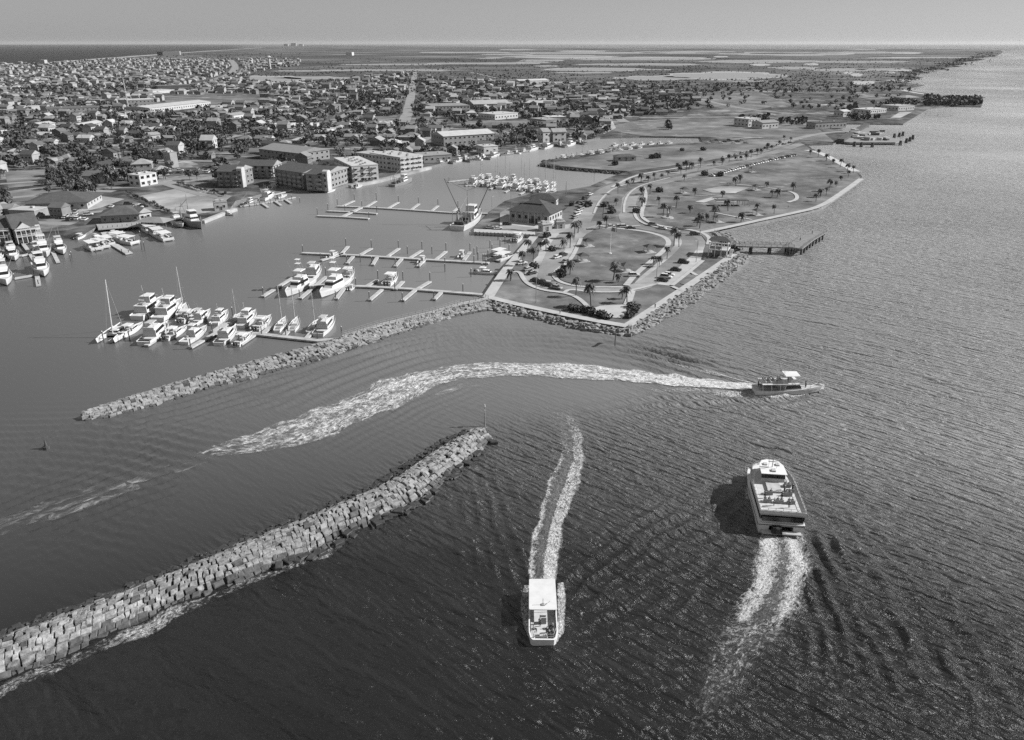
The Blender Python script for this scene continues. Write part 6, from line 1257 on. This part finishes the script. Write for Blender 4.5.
for x, y, a, c, s, l in [(683.5, 263, -.4, 'dark', 1, 'car parked alone nearest the white pavilion'), (676, 270.5, -.4, 'dark', 0, 'dark car parked between the near group and the lone one'), (668.5, 275.5, -.4, 'white', 0, 'white car at the back of the close group in the lot'), (665.8, 278, -.4, 'white', 1, 'white car in the middle of the close group in the lot'), (662.8, 281, -.4, 'dark', 0, 'darkest car at the front of the close group in the lot'),
   (634, 276.5, .05, 'white', 1, 'white van parked at the lawn edge of the bayside lot'), (653, 225.5, -.5, 'silver', 1, 'silver car driving past the light footpath'), (662, 229, -.5, 'white', 0, 'white car parked by the kerb right of the moving silver car'), (631, 229, .1, 'dark', 0, 'dark and white car at the top edge of the oval lawn'), (624, 227.5, .1, 'white', 1, 'white car second from the right above the oval lawn'), (619, 227, .1, 'white', 0, 'white car third from the right above the oval lawn'), (611, 227, .1, 'white', 0, 'white car leftmost above the oval lawn'),
   (694.5, 235, .2, 'dark', 1, 'dark pickup at the road end by the bay footpath'), (536, 281.5, -.6, 'dark', 0, 'dark car first from the left in the curved lower row'), (543, 284, -.6, 'dark', 1, 'dark car second from the left in the curved lower row'), (549, 286, -.6, 'dark', 0, 'dark car third from the left in the curved lower row'), (556.5, 288.5, -.6, 'silver', 0, 'silver car at the right end of the curved lower row'),
   (528, 270, .7, 'silver', 0, 'silver car high in the small promenade bay'), (532, 274, .7, 'dark', 0, 'dark car low in the small promenade bay'), (522, 264, .5, 'white', 0, 'white car nearest the lifted boats'), (561, 272.5, .1, 'dark', 0, 'dark car under the pair of dense palms'), (566, 262, .9, 'silver', 0, 'silver car by the kerb left of the oval lawn'), (563, 256, .9, 'dark', 1, 'dark car behind the silver one left of the oval lawn'),
   (579, 203, .9, 'dark', 0, 'dark car furthest up the marina parking row'), (581, 206, .9, 'white', 0, 'white car second from the top of the marina parking row'), (581, 209, .9, 'silver', 1, 'silver car third from the top of the marina parking row'), (579, 212, .9, 'white', 0, 'white car fourth from the top of the marina parking row'), (577, 215, .9, 'white', 1, 'white car fifth from the top of the marina parking row'), (575, 218, .9, 'silver', 0, 'silver car lowest in the marina parking row'),
   (585, 199, .9, 'dark', 1, 'dark car parked at the marina corner near the lamp'), (590, 195, .9, 'white', 0, 'white car on the road verge above the marina corner'), (507, 225, .1, 'dark', 1, 'dark truck parked left of the harbour office columns'), (490, 228, .3, 'silver', 0, 'silver car parked on the quay near the shrimp boat'), (498, 229, .3, 'white', 0, 'white car on the quay right of the silver one'), (557, 258, .8, 'white', 0, 'white car halfway down the west lot')]: car(x, y, a, c, s, l)
for i in range(36):
    t = i/35; x = 712+t*82; y = 176.2-(x-712)*.3-.0006*(x-712)**2*-1
    car(x, y, 2.2, random.choice(['white', 'white', 'white', 'silver', 'dark']), random.randrange(2), nth(i)+' car from the near end of the long roadside row in the park', 'long roadside row of parked cars')
for i in range(12):
    x = 724+i*6; y = 160.3-(x-724)*.22; car(x, y-2.5, .5, random.choice(['white', 'silver', 'dark']), i % 2, nth(i)+' car from the left in the short row behind the park palms', 'short row of cars behind the palms')
for i in range(10):
    x = 708+i*4.2; car(x, 143.5-(i % 3)*1.4, .2, random.choice(['white', 'silver', 'dark']), i % 2, nth(i)+' car from the left on the meadow above the basin', 'cars on the meadow above the basin')
def spread(poly, n, g, lab):
    xs = [p[0] for p in poly]; ys = [p[1] for p in poly]; L = []
    while len(L) < n:
        x, y = random.uniform(min(xs), max(xs)), random.uniform(min(ys), max(ys))
        if inside(x, y, poly): L.append((x, y))
    for i, (x, y) in enumerate(sorted(L)): car(x, y, random.choice([.2, 1.7])+random.uniform(-.1, .1), random.choice(['white', 'white', 'silver', 'dark']), i % 2, nth(i)+' car from the left in the '+lab, g)
spread([(55, 214), (78, 212), (92, 216), (88, 221), (52, 220)], 14, 'cars beside the restaurant', 'lot between boathouse and restaurant'); spread([(176, 171), (215, 166), (258, 165), (258, 170), (215, 173), (180, 175)], 34, 'cars behind the condominiums', 'long lot behind the condominiums')
spread([(108, 207), (140, 202), (150, 207), (120, 213)], 12, 'cars behind the restaurant', 'sandy lot behind the restaurant'); spread([(300, 172), (345, 166), (350, 172), (330, 178)], 8, 'cars between hotel and condominium', 'yard between the hotel and the condominiums')
# ================================================================== THE TOWN
BLD = [(o, P(o.location.x, o.location.y, LZ)) for o in list(scene.objects) if o.parent is None and o.get('category') in ('building', 'hotel', 'apartment building', 'office building', 'house', 'restaurant', 'shed')]
TOWN = [(-60, 66), (50, 63.5), (200, 53), (300, 50), (300, 66), (250, 72), (250, 84), (330, 82), (400, 74), (470, 80), (560, 86), (660, 88), (700, 98), (690, 112), (610, 120), (600, 136), (560, 143), (500, 150), (430, 162), (360, 164), (340, 175), (300, 182), (262, 176), (215, 184), (130, 190), (75, 200), (95, 215), (80, 236), (50, 234), (0, 220), (-60, 225)]
HOLES = [[(5, 171), (46, 168), (50, 189), (6, 190)], [(160, 95), (268, 94), (264, 106), (165, 107)], [(330, 114), (420, 117), (470, 120), (560, 119), (520, 127), (395, 126)], [(-5, 187), (50, 184), (46, 199), (-5, 206)], [(75, 200), (130, 195), (130, 203), (75, 214)], [(176, 163), (260, 160), (262, 176), (176, 178)],
   [(135, 187), (215, 178), (215, 200), (140, 200)], [(250, 76), (350, 76), (350, 82), (250, 84)], [(435, 146), (495, 142), (495, 128), (440, 132)], [(640, 116), (820, 115), (830, 144), (640, 138)]]
foot = []
for o, _ in BLD:
    w = [c for c in o.children if c.name.startswith('wall')]
    if w:
        v = [o.matrix_basis @ x.co for x in w[0].data.vertices]; foot.append((min(a.x for a in v)-5, max(a.x for a in v)+5, min(a.y for a in v)-5, max(a.y for a in v)+5))
def road_segs():
    S = []
    for l_, w in [([(231, 60), (236, 66), (232, 74), (215, 80), (195, 86), (165, 92)], 26), ([(415, 72), (412, 90), (409, 108), (404, 122)], 16), ([(375, 98), (350, 112), (325, 126), (300, 140)], 10), ([(0, 184), (60, 180), (110, 177), (150, 179), (200, 178)], 7), ([(-40, 203), (60, 193), (110, 188), (150, 186), (205, 179), (260, 172)], 8), ([(0, 153), (120, 148), (220, 142), (300, 140), (380, 138)], 8), ([(0, 130), (90, 124), (200, 118), (330, 116)], 8), ([(250, 130), (330, 128), (420, 130), (520, 134), (600, 128)], 8)]:
        p = px(l_); S += [(a, b, w/2+1.5) for a, b in zip(p, p[1:])]
    return S
RS = road_segs()
def free(x, y, r):
    for a, b, c, d in foot:
        if a-r < x < b+r and c-r < y < d+r: return False
    q = Vector((x, y, 0))
    for a, b, w in RS:
        d = b-a; t = max(0, min(1, (q-a).dot(d)/d.length_squared))
        if (q-a-d*t).length < w+r: return False
    return True
def house_src(form, wall, roof, wins):
    def f():
        r = thing('house', '', 'house'); mb = MB(); W = MB()
        if form == 'gable': mb.box(0, 0, -.2, 12, 8, 3.7); W.gable(0, 0, 3.52, 12, 8, 2.4, 0, 0, .5, 1)
        elif form == 'hip': mb.box(0, 0, -.2, 12, 9.5, 3.6); W.hip(0, 0, 3.42, 12, 9.5, 2.3)
        elif form == 'tall': mb.box(0, 0, -.2, 9, 8.5, 6.8); W.gable(0, 0, 6.62, 9, 8.5, 2.6, 0, 0, .4, 1)
        elif form == 'ell': mb.box(0, 0, -.2, 13, 7, 3.6); mb.box(3.4, -5, -.2, 6, 5, 3.55); W.gable(0, 0, 3.42, 13, 7, 2.1, 0, 0, .5, 1); W.gable(3.4, -4, 3.4, 7.8, 6, 1.9, math.pi/2, 0, .4, 1)
        else: mb.box(0, 0, -.2, 15, 10, 4.0); W.box(0, 0, 3.803, 15.4, 10.4, .3); W.box(2, 1, 4.11, 1.6, 1.6, .9)
        mb.build('wall', wall, r); W.build('roof', [roof, wall], r)
        if wins:
            yy = {'gable': 4, 'hip': 4.75, 'tall': 4.25, 'ell': 3.5, 'flat': 5}[form]; xx = {'gable': 6, 'hip': 6, 'tall': 4.5, 'ell': 6.5, 'flat': 7.5}[form]
            for x in (-xx*.62, -xx*.15): window(r, x, -yy-.03, 1.0, 1.5, 1.2, 0)
            if form == 'tall':
                for x in (-xx*.6, 0, xx*.6): window(r, x, -yy-.03, 4.1, 1.5, 1.2, 0)
            window(r, xx+.03, 0, 1.0, 1.5, 1.2, math.pi/2); window(r, xx*.62, -yy-.04 if form != 'ell' else -yy-4.04, .0, 1.0, 2.1, 0, 'door', 'dark')
        return r
    return f
FORMS = ['gable', 'hip', 'tall', 'ell', 'flat']; TONES = [(a, 'h'+b) for a, b in [('roofw', 'wallw'), ('roofp', 'wallw'), ('roofp', 'wallg'), ('roofg', 'wallw'), ('roofg', 'wallg'), ('roofd', 'wallw'), ('roofd', 'wallg')]]
HK = {(f, t): Kind(house_src(f, TONES[t][1], TONES[t][0], True)) for f in FORMS for t in range(len(TONES))}
STREETS = []; cand = []; A0 = R(-8); ca, sa = math.cos(A0), math.sin(A0)
v_ = 320.0; row = 0
while v_ < 4300:
    dv = 27 if row % 2 else 17
    if row % 2 and v_ < 2300: STREETS.append(v_+dv*(1 if v_ < 1600 else 1.25)/2)
    v_ += dv*(1 if v_ < 1600 else 1.25 if v_ < 2400 else 1.8); row += 1; u_ = -3400+random.uniform(0, 9)
    while u_ < 900:
        u_ += random.uniform(14.5, 21)*(1 if v_ < 1600 else 1.3 if v_ < 2400 else 1.8)
        if (u_ % 190) < 9: continue
        x = u_*ca-v_*sa+random.uniform(-1.5, 1.5); y = u_*sa+v_*ca+random.uniform(-2, 2)
        if y < 250: continue
        p = P(x, y, LZ)
        if p[0] < -40 or p[0] > 1060 or not inside(p[0], p[1], TOWN) or any(inside(p[0], p[1], h) for h in HOLES): continue
        dens = .68 if x < -50 else .6
        if 395 < p[0] and p[1] > 118: dens = .45
        kk = math.sin(x*.011+1)+math.sin(y*.009+x*.004)
        if kk < -.9: dens *= .35
        if random.random() > dens or not free(x, y, 6): continue
        cand.append((x, y, A0+random.choice([0, 0, math.pi/2, math.pi])+random.uniform(-.08, .08), random.choice(FORMS[:4] if random.random() < .88 else ['flat']), random.choices(range(7), [11, 15, 14, 19, 18, 11, 12])[0], random.uniform(.8, 1.2)))
tq = MB(); zc = 0
def in_town(x, y):
    p = P(x, y, LZ); return inside(p[0], p[1], TOWN) and not any(inside(p[0], p[1], h) for h in HOLES)
def run(f, a, b, st, w):
    global zc
    cur = []; u = a
    while u <= b:
        x, y = f(u)
        if y > 260 and in_town(x, y) and free(x, y, -2): cur.append(Vector((x, y)))
        else:
            if len(cur) > 2: zc = (zc+1) % 10; tq.strip(cur, w, LZ+.012+.003*zc)
            cur = []
        u += st
    if len(cur) > 2: tq.strip(cur, w, LZ+.015)
for vv in STREETS: run(lambda u: (u*ca-vv*sa, u*sa+vv*ca), -2600, 900, 12, 6.5)
for k in range(-14, 6): run(lambda v: ((k*190+4)*ca-v*sa, (k*190+4)*sa+v*ca), 300, 2600, 14, 8)
tag(tq.build('side_street', 'street'), kind='structure')
cand.sort(key=lambda c: c[0]**2+c[1]**2)
FW = {'gable': 'gabled', 'hip': 'hipped', 'tall': 'tall two storey gabled', 'ell': 'L shaped', 'flat': 'flat topped'}
TW = [('white', 'white walls'), ('pale', 'white walls'), ('pale', 'grey walls'), ('grey', 'white walls'), ('grey', 'grey walls'), ('dark', 'white walls'), ('dark', 'grey walls')]
LM = [('near the radio mast', (124, 160)), ('behind the boathouse', (30, 225)), ('near the long dark fronted warehouse', (70, 118)), ('near the white ended warehouse', (180, 112)), ('behind the condominiums', (260, 165)), ('behind the white hotel', (375, 155)), ('beside the boat shed', (465, 138)), ('by the dark roofed hall', (55, 200)), ('near the school', (450, 112)), ('in the middle trees', (190, 140)), ('by the town edge meadow', (330, 125)), ('at the left edge', (0, 155))]
seen_lab = {}
def where(x, y):
    q = P(x, y, LZ); return min(LM, key=lambda l: (l[1][0]-q[0])**2+((l[1][1]-q[1])*2.2)**2)[0]
for x, y, a, f, t, s in cand[:290]:
    l = '%s house, %s roof, %s, %s' % (FW[f], TW[t][0], TW[t][1], where(x, y))
    HK[(f, t)].put((x, y, LZ), a, l, 'houses of the town', s)
hb = MB(); hm = ['hwallw', 'hwallg', 'roofw', 'roofp', 'roofg', 'roofd']
for x, y, a, f, t, s in cand[290:]:
    rm, wm = TONES[t]; wi, ri = hm.index(wm), hm.index(rm); k = s*(1 if y < 1600 else 1.15)
    h = 6.6 if f == 'tall' else 3.6
    if random.random() < .07 and y < 2200: hb.box(x, y, LZ, 24*k, 13*k, 5, a, wi); hb.box(x, y, LZ+5.01, 24.4*k, 13.4*k, .4, a, ri); continue
    hb.box(x, y, LZ, 11*k, 8.5*k, h*k, a, wi)
    if f == 'flat': hb.box(x, y, LZ+h*k+.01, 11.4*k, 8.9*k, .4, a, ri)
    elif f == 'hip': hb.hip(x, y, LZ+h*k+.01, 11*k, 8.5*k, 2.3*k, a, ri)
    else: hb.gable(x, y, LZ+h*k+.01, 11*k, 8.5*k, 2.4*k, a, ri, .5, wi)
tag(hb.build('distant_houses', hm), 'crowded small houses of the far town below the beach', 'houses', kind='stuff')
# cars and poles of the streets
dc = MB(); nc = 0
for i, (x, y, a, f, t, s) in enumerate(cand):
    if random.random() > .62: continue
    d = random.choice([-1, 1]); x2, y2 = x+d*math.cos(a)*9+random.uniform(-2, 2), y+d*math.sin(a)*9-random.uniform(2, 8)
    if not free(x2, y2, 0) or not in_town(x2, y2): continue
    if nc < 110:
        c_ = random.choice(['white', 'silver', 'dark']); su = random.randrange(2); CARS[(c_, su)].put((x2, y2, LZ+.05), a+math.pi/2, '%s %s parked by a house %s' % (c_, 'high roofed car' if su else 'low car', where(x2, y2)), 'cars parked among the town houses'); nc += 1
    elif y < 2300:
        m_ = random.choice([0, 0, 1, 2]); dc.box(x2, y2, LZ+.3, 4.6, 1.8, .7, a+1.57, m_); dc.box(x2, y2, LZ+1.0, 2.4, 1.6, .55, a+1.57, 2, .8, .8)
tag(dc.build('distant_cars', ['carw', 'carg', 'card']), 'tiny parked cars scattered between the far houses', 'cars', kind='stuff')
def mk_pole():
    r = thing('utility_pole', '', 'utility pole'); mb = MB(); mb.tube((0, 0, -.2), (0, 0, 10), .17, .12, 6); mb.build('post', 'bark', r); mb = MB(); mb.box(0, 0, 9.2, 2.4, .14, .14); mb.tube((-.9, 0, 9.3), (-.9, 0, 9.6), .05); mb.tube((.9, 0, 9.3), (.9, 0, 9.6), .05); mb.build('crossarm', 'bark', r); return r
UP = Kind(mk_pole); npole = 0
for vv in STREETS[:12]:
    for u in range(-700, 500, 44):
        x, y = u*ca-(vv-4.5)*sa, u*sa+(vv-4.5)*ca
        if y > 260 and in_town(x, y) and free(x, y, -2) and npole < 110: UP.put((x, y, LZ), A0+1.57, 'utility pole with crossarm on a street '+where(x, y), 'utility poles of the town'); npole += 1
# trailer row
tb_k = Kind(lambda: (lambda r: (MB().box(0, 0, .5, 12, 4, 2.8).build('wall', 'wallw', r), MB().box(0, 0, 3.31, 12.3, 4.3, .2).build('roof', 'roofw', r), MB().box(0, 0, 0, 11, 3.4, .5).build('skirt', 'grey', r), r)[-1])(thing('mobile_home', '', 'mobile home')))
n_ = 0
for j, (x0, x1, yy) in enumerate([(258, 400, 126.5), (290, 345, 133.5), (372, 402, 124.5)]):
    for i in range(int((x1-x0)/8.5)):
        x = x0+i*8.5; g = G(x, yy-(x-x0)*.004, LZ)
        if random.random() < .15: continue
        tb_k.put(g, R(75)+random.uniform(-.1, .1), nth(i)+' mobile home from the left in the '+['long pale row', 'short lower row', 'little right hand row'][j]+' of the town', 'rows of mobile homes'); n_ += 1
# ---------------------------------------------------------------- town trees
tc = []
def tree_at(px_, py_, s=1.0): g = G(px_, py_, LZ); tc.append((g.x, g.y, s))
DARK = [((20, 141), (12, 10), 34), ((40, 137), (18, 9), 40), ((10, 163), (14, 4), 14), ((60, 153), (20, 4), 22), ((95, 168), (12, 6), 18), ((55, 178), (10, 4), 12), ((178, 133), (17, 9), 60), ((195, 128), (12, 8), 40), ((215, 143), (14, 4), 18), ((190, 147), (16, 3), 16), ((140, 152), (9, 6), 18), ((75, 178), (8, 3), 8), ((100, 180), (8, 3), 8), ((128, 178), (5, 4), 8),
   ((220, 168), (5, 2), 4), ((295, 118), (20, 6), 30), ((360, 105), (20, 8), 50), ((380, 98), (20, 5), 40), ((480, 92), (12, 4), 30), ((503, 93), (10, 4), 30), ((630, 98), (14, 4), 26), ((655, 103), (30, 5), 60), ((690, 97), (18, 5), 30), ((560, 108), (12, 4), 20), ((570, 112), (10, 4), 12), ((535, 117), (12, 3), 12), ((455, 122), (14, 2), 10), ((425, 126), (10, 3), 10), ((620, 145), (14, 1), 6), ((668, 130), (3, 3), 5),
   ((300, 185), (14, 2), 8), ((340, 188), (8, 1.5), 6), ((350, 178), (6, 3), 6), ((500, 143), (20, 3), 16), ((525, 138), (14, 3), 12), ((595, 133), (8, 2), 6), ((755, 122), (20, 3), 16), ((790, 124), (16, 2), 10), ((85, 193), (6, 2), 5), ((5, 205), (8, 6), 8), ((860, 118), (20, 3), 18), ((895, 105), (25, 4), 40), ((850, 112), (18, 3), 16), ((640, 108), (50, 5), 40), ((460, 160), (14, 1), 4), ((430, 104), (16, 5), 30), ((395, 112), (10, 5), 20), ((240, 128), (14, 5), 22), ((270, 138), (14, 4), 14), ((75, 99), (7, 5), 50)]
for (cx, cy), (rx, ry), n in DARK:
    for _ in range(n):
        a, r_ = random.random()*6.28, math.sqrt(random.random()); tree_at(cx+math.cos(a)*rx*r_, cy+math.sin(a)*ry*r_, random.uniform(.6, 1.2))
for t in range(46): tree_at(128+t*.9+random.uniform(-1.5, 1.5), 194+t*.42+random.uniform(-.6, .6), random.uniform(.2, .34))
for t in range(40): tree_at(178+t*1.2+random.uniform(-1, 1), 184+t*.33+random.uniform(-.5, .5), random.uniform(.2, .34))
for _ in range(170):
    t = random.random(); tree_at(925+t*56, 103.5+random.uniform(-4.5, 3.5)*(1-.5*t), random.uniform(.9, 1.4))
for _ in range(7500):
    if random.random() < .0: continue
    p = (random.uniform(-20, 700), 54+146*random.random()**1.45)
    if p[1] > 140 and random.random() < .55: continue
    if inside(p[0], p[1], TOWN) and not any(inside(p[0], p[1], h) for h in HOLES): g = G(p[0], p[1], LZ); tc.append((g.x, g.y, random.uniform(.55, 1.15)))
    elif random.random() < .1 and p[1] > 60: tree_at(random.uniform(560, 900), random.uniform(84, 110), random.uniform(.6, 1))
ok_t = []
from mathutils import kdtree
kd = kdtree.KDTree(len(cand))
for i, c in enumerate(cand): kd.insert((c[0], c[1], 0), i)
kd.balance()
for x, y, s in tc:
    p = P(x, y, LZ)
    if not inside(p[0], p[1], HARB) or not free(x, y, 1.0-4): continue
    if kd.find((x, y, 0))[2] < 5.5: x += 8; 
    if kd.find((x, y, 0))[2] < 3.6: continue
    ok_t.append((x, y, s))
ok_t.sort(key=lambda c: c[0]**2+c[1]**2)
for x, y, s in ok_t[:290]:
    i = random.randrange(6); sz = 'small' if s < .7 else 'broad' if s > 1.1 else 'medium'; p = P(x, y, LZ)
    w = 'on the tree covered point' if p[0] > 840 else 'beside the ferry road' if p[0] > 600 else where(x, y)
    if p[0] > 120 and p[0] < 215 and p[1] > 188: w = 'in the hedgerow along the sandy lots'
    TR[i].put((x, y, LZ), random.random()*6.28, '%s %s crowned tree %s' % (sz, 'lighter' if i % 3 == 2 else 'dark', w), 'trees of the town', (s*random.uniform(.75, 1.3), s*random.uniform(.75, 1.3), s*random.uniform(.8, 1.35)))
tw = MB(); rr = np.random.default_rng(3)
for x, y, s in ok_t[290:]:
    n = 34 if y < 900 else 20; k = s*(1.1 if y < 1500 else 1.45)
    leaf_cloud(tw, (x, y, LZ+3.6*k), (3.3*k, 3.3*k, 2.6*k), n, 1.15*k if y < 900 else 1.6*k, rr=rr, m=int(rr.integers(0, 3) == 0))
    tw.tube((x, y, LZ-.2), (x, y, LZ+2.4*k), .3, .2, 3, 2)
tag(tw.build('distant_trees', ['leaf', 'leaf2', 'bark']), 'dark scattered trees among the far houses', 'trees', kind='stuff')
# far marsh scrub
sc = MB()
for _ in range(1500):
    p = (random.uniform(250, 990), random.uniform(58, 92)); 
    if not inside(p[0], p[1], HARB): continue
    if any(inside(p[0], p[1], q) for q in lag): continue
    g = G(p[0], p[1], LZ); k = g.y/1800*random.uniform(2, 6)
    leaf_cloud(sc, (g.x, g.y, LZ+.5), (k*9, k*5, 1.0), 8, 1.6*k**.3, rr=rr)
shore = [(905, 84), (918, 79), (912, 77), (930, 73.5), (922, 72), (940, 70), (958, 67), (960, 64), (976, 61), (980, 58.8), (994, 56.8), (1001, 53)]
for a_, b_ in zip(shore, shore[1:]):
    for _ in range(22):
        t = random.random(); g = G(a_[0]+(b_[0]-a_[0])*t-random.uniform(0, 22)**1.0, a_[1]+(b_[1]-a_[1])*t+random.uniform(-.5, .5), LZ)
        q = P(g.x, g.y, LZ)
        if inside(q[0], q[1], HARB): k = g.y/1800; leaf_cloud(sc, (g.x, g.y, LZ+1.6), (7*k, 6*k, 1.6), 9, 1.5*k, rr=rr)
tag(sc.build('marsh_scrub', 'leaf'), 'low dark scrub over the distant marsh', 'scrub', kind='stuff')
# ferry landing with timber dolphins
fl = thing('ferry_landing', 'timber ferry landing with a long dark guide wall at the cove', 'ferry landing', G(848, 144, 0)); o = G(848, 144, 0)
mb = MB(); mb.poly([p-o for p in px([(838, 143.5), (850, 145), (895, 145), (902, 142.5), (880, 138), (872, 130), (865, 130)])], .8, 2.4); mb.build('landing_deck', 'grey', fl)
mb = MB(); a, b = G(840, 144)-o, G(866, 128)-o; mb.strip([a, b], 6, 4.5, 0, 4.8); mb.build('guide_wall', 'pile', fl)
for i in range(40):
    x, y = random.uniform(852, 898), random.uniform(134, 144)
    if y < 144-(898-x)*.0-3 and x > 885: continue
    g = G(x, y)-o; mb = MB(); mb.box(g.x, g.y, 2.41, random.uniform(3, 9), random.uniform(3, 6), random.uniform(.6, 3), random.random()*3); mb.build('landing_gear', random.choice(['pale', 'grey', 'dark', 'pale']), fl)
DK = Kind(lambda: (lambda r: ([MB().tube((math.cos(t)*1.5, math.sin(t)*1.5, -1), (math.cos(t)*.9, math.sin(t)*.9, 7), .5, .45, 6).build('pile', 'pile', r) for t in np.linspace(0, 5.3, 6)], MB().tube((0, 0, 5.6), (0, 0, 6.4), 1.5, 1.5, 8).build('band', 'dark', r), r)[-1])(thing('dolphin_piles', '', 'mooring dolphin')))
for i, (x, y) in enumerate([(894, 138), (899, 137), (902.5, 136), (906, 143), (909.5, 141.5), (912.5, 139.5), (854, 146.5), (861, 147), (872, 147.3), (900, 145.5)]): DK.put(G(x, y), i, nth(i)+' cluster of mooring piles from the left at the ferry landing' if i < 6 else nth(i-6)+' cluster of piles on the near face of the ferry landing', 'mooring dolphins', (.8, .8, .6))
# loose piles in the harbour
PK = Kind(lambda: (lambda r: (MB().tube((0, 0, -1), (0, 0, 3.4), .2, .18, 6).build('shaft', 'pile', r), MB().tube((0, 0, 3.4), (0, 0, 3.8), .24, .03, 6).build('cap', 'pilecap', r), r)[-1])(thing('mooring_pile', '', 'pile')))
for i, (x, y) in enumerate([(474, 264), (478, 260), (483, 262), (488, 258), (492, 252), (490, 248), (500, 247), (505, 244), (498, 240), (482, 272), (471, 277), (509, 252), (486, 268)]): PK.put(G(x, y), 0, nth(i)+' loose mooring pile in the water beside the promenade', 'loose piles beside the promenade')
for i in range(14): PK.put(G(556+i*5.2, 160-i*.9), 0, nth(i)+' thin pile from the left in the water off the grassy spit', 'piles off the grassy spit')
# strollers
for x, y, l in [(708, 223, 'person walking on the bayside footpath near the pergola'), (736, 219.5, 'person standing by the bayside walk railing'), (700, 233, 'person where the footpaths meet by the bay'), (560, 314, 'person on the lower park walkway'), (655, 308, 'person on the park walkway above the boulders'), (800, 241, 'person fishing on the angled end of the pier'), (812, 234, 'person at the far end of the pier'), (520, 254, 'person strolling on the harbour promenade'), (788, 208, 'person on the far bayside walk')]:
    PT.put(G(x, y, 3.5 if x > 790 and y > 230 else LZ+.16), random.random()*6, l)
# ================================================================== SKY, LIGHT, AIR, CAMERA
SUN_AZ = (0.994, 0.1); SUN_EL = R(34)
w = bpy.data.worlds.new('World'); scene.world = w; w.use_nodes = True; n, l = w.node_tree.nodes, w.node_tree.links
sky = n.new('ShaderNodeTexSky'); sky.sky_type = 'NISHITA'; sky.sun_disc = False; sky.sun_elevation = SUN_EL; sky.sun_rotation = -math.atan2(*SUN_AZ); sky.air_density = 1.0; sky.dust_density = 1.0; sky.altitude = 50
bw = n.new('ShaderNodeRGBToBW'); l.new(sky.outputs[0], bw.inputs[0]); bg = n['Background']; pw = n.new('ShaderNodeMath'); pw.operation = 'POWER'; pw.inputs[1].default_value = SKY_P; l.new(bw.outputs[0], pw.inputs[0]); 
def M_(op, a, b_):
    k = n.new('ShaderNodeMath'); k.operation = op
    for i, v in enumerate((a, b_)):
        if isinstance(v, (int, float)): k.inputs[i].default_value = v
        else: l.new(v, k.inputs[i])
    return k.outputs[0]
tcw = n.new('ShaderNodeTexCoord'); sx = n.new('ShaderNodeSeparateXYZ'); l.new(tcw.outputs['Generated'], sx.inputs[0])
veil = M_('MULTIPLY', M_('EXPONENT', M_('MULTIPLY', M_('MAXIMUM', sx.outputs['Z'], 0.0), -9.0), 0), M_('ADD', M_('MULTIPLY', sx.outputs['X'], 1.0), 1.0))
high = M_('MULTIPLY', M_('MINIMUM', M_('MAXIMUM', M_('MULTIPLY', sx.outputs['Z'], 1.6), 0.0), 1.0), .095)   # added fill: overhead sky brightened with elevation to lift shaded sides
l.new(M_('ADD', M_('ADD', M_('MULTIPLY', pw.outputs[0], SKY_S), M_('MULTIPLY', veil, .17)), high), bg.inputs['Color']); bg.inputs['Strength'].default_value = 1.0
sd = bpy.data.lights.new('sun', 'SUN'); sd.energy = SUN_S; sd.angle = R(.5); so = bpy.data.objects.new('sun', sd); COL.objects.link(so)
dv = Vector((SUN_AZ[0]*math.cos(SUN_EL), SUN_AZ[1]*math.cos(SUN_EL), math.sin(SUN_EL))); so.rotation_euler = dv.to_track_quat('Z', 'Y').to_euler(); so.location = (300, -100, 300)
if HAZE:
    hz = MB(); hz.box(0, 30000, -2.5, 140000, 70000, 165); ho = hz.build('haze', 'white'); tag(ho, kind='stuff'); ho.data.materials.clear()
    m = bpy.data.materials.new('haze_air'); m.use_nodes = True; nn = m.node_tree.nodes; nn.remove(nn['Principled BSDF']); pv_ = nn.new('ShaderNodeVolumePrincipled'); pv_.inputs['Density'].default_value = HAZE; pv_.inputs['Color'].default_value = (.9, .9, .9, 1); pv_.inputs['Anisotropy'].default_value = .2
    m.node_tree.links.new(pv_.outputs[0], nn['Material Output'].inputs['Volume']); ho.data.materials.append(m)
cd = bpy.data.cameras.new('camera'); cd.sensor_width = 36; cd.lens = 36*F/1024; cd.clip_end = 200000; cd.clip_start = 1
co_ = bpy.data.objects.new('camera', cd); COL.objects.link(co_); co_.location = (0, 0, H); co_.rotation_euler = (math.pi/2-PITCH, 0, 0); scene.camera = co_
vs = scene.view_settings; vs.view_transform = 'Standard'; vs.look = 'None'; vs.gamma = 1; vs.exposure = EXPO; vs.use_curve_mapping = False
scene.cycles.volume_bounces = 0; scene.cycles.max_bounces = 4; scene.cycles.sample_clamp_indirect = .12; scene.cycles.sample_clamp_direct = 1.3; scene.cycles.transparent_max_bounces = 12; scene.cycles.use_denoising = False
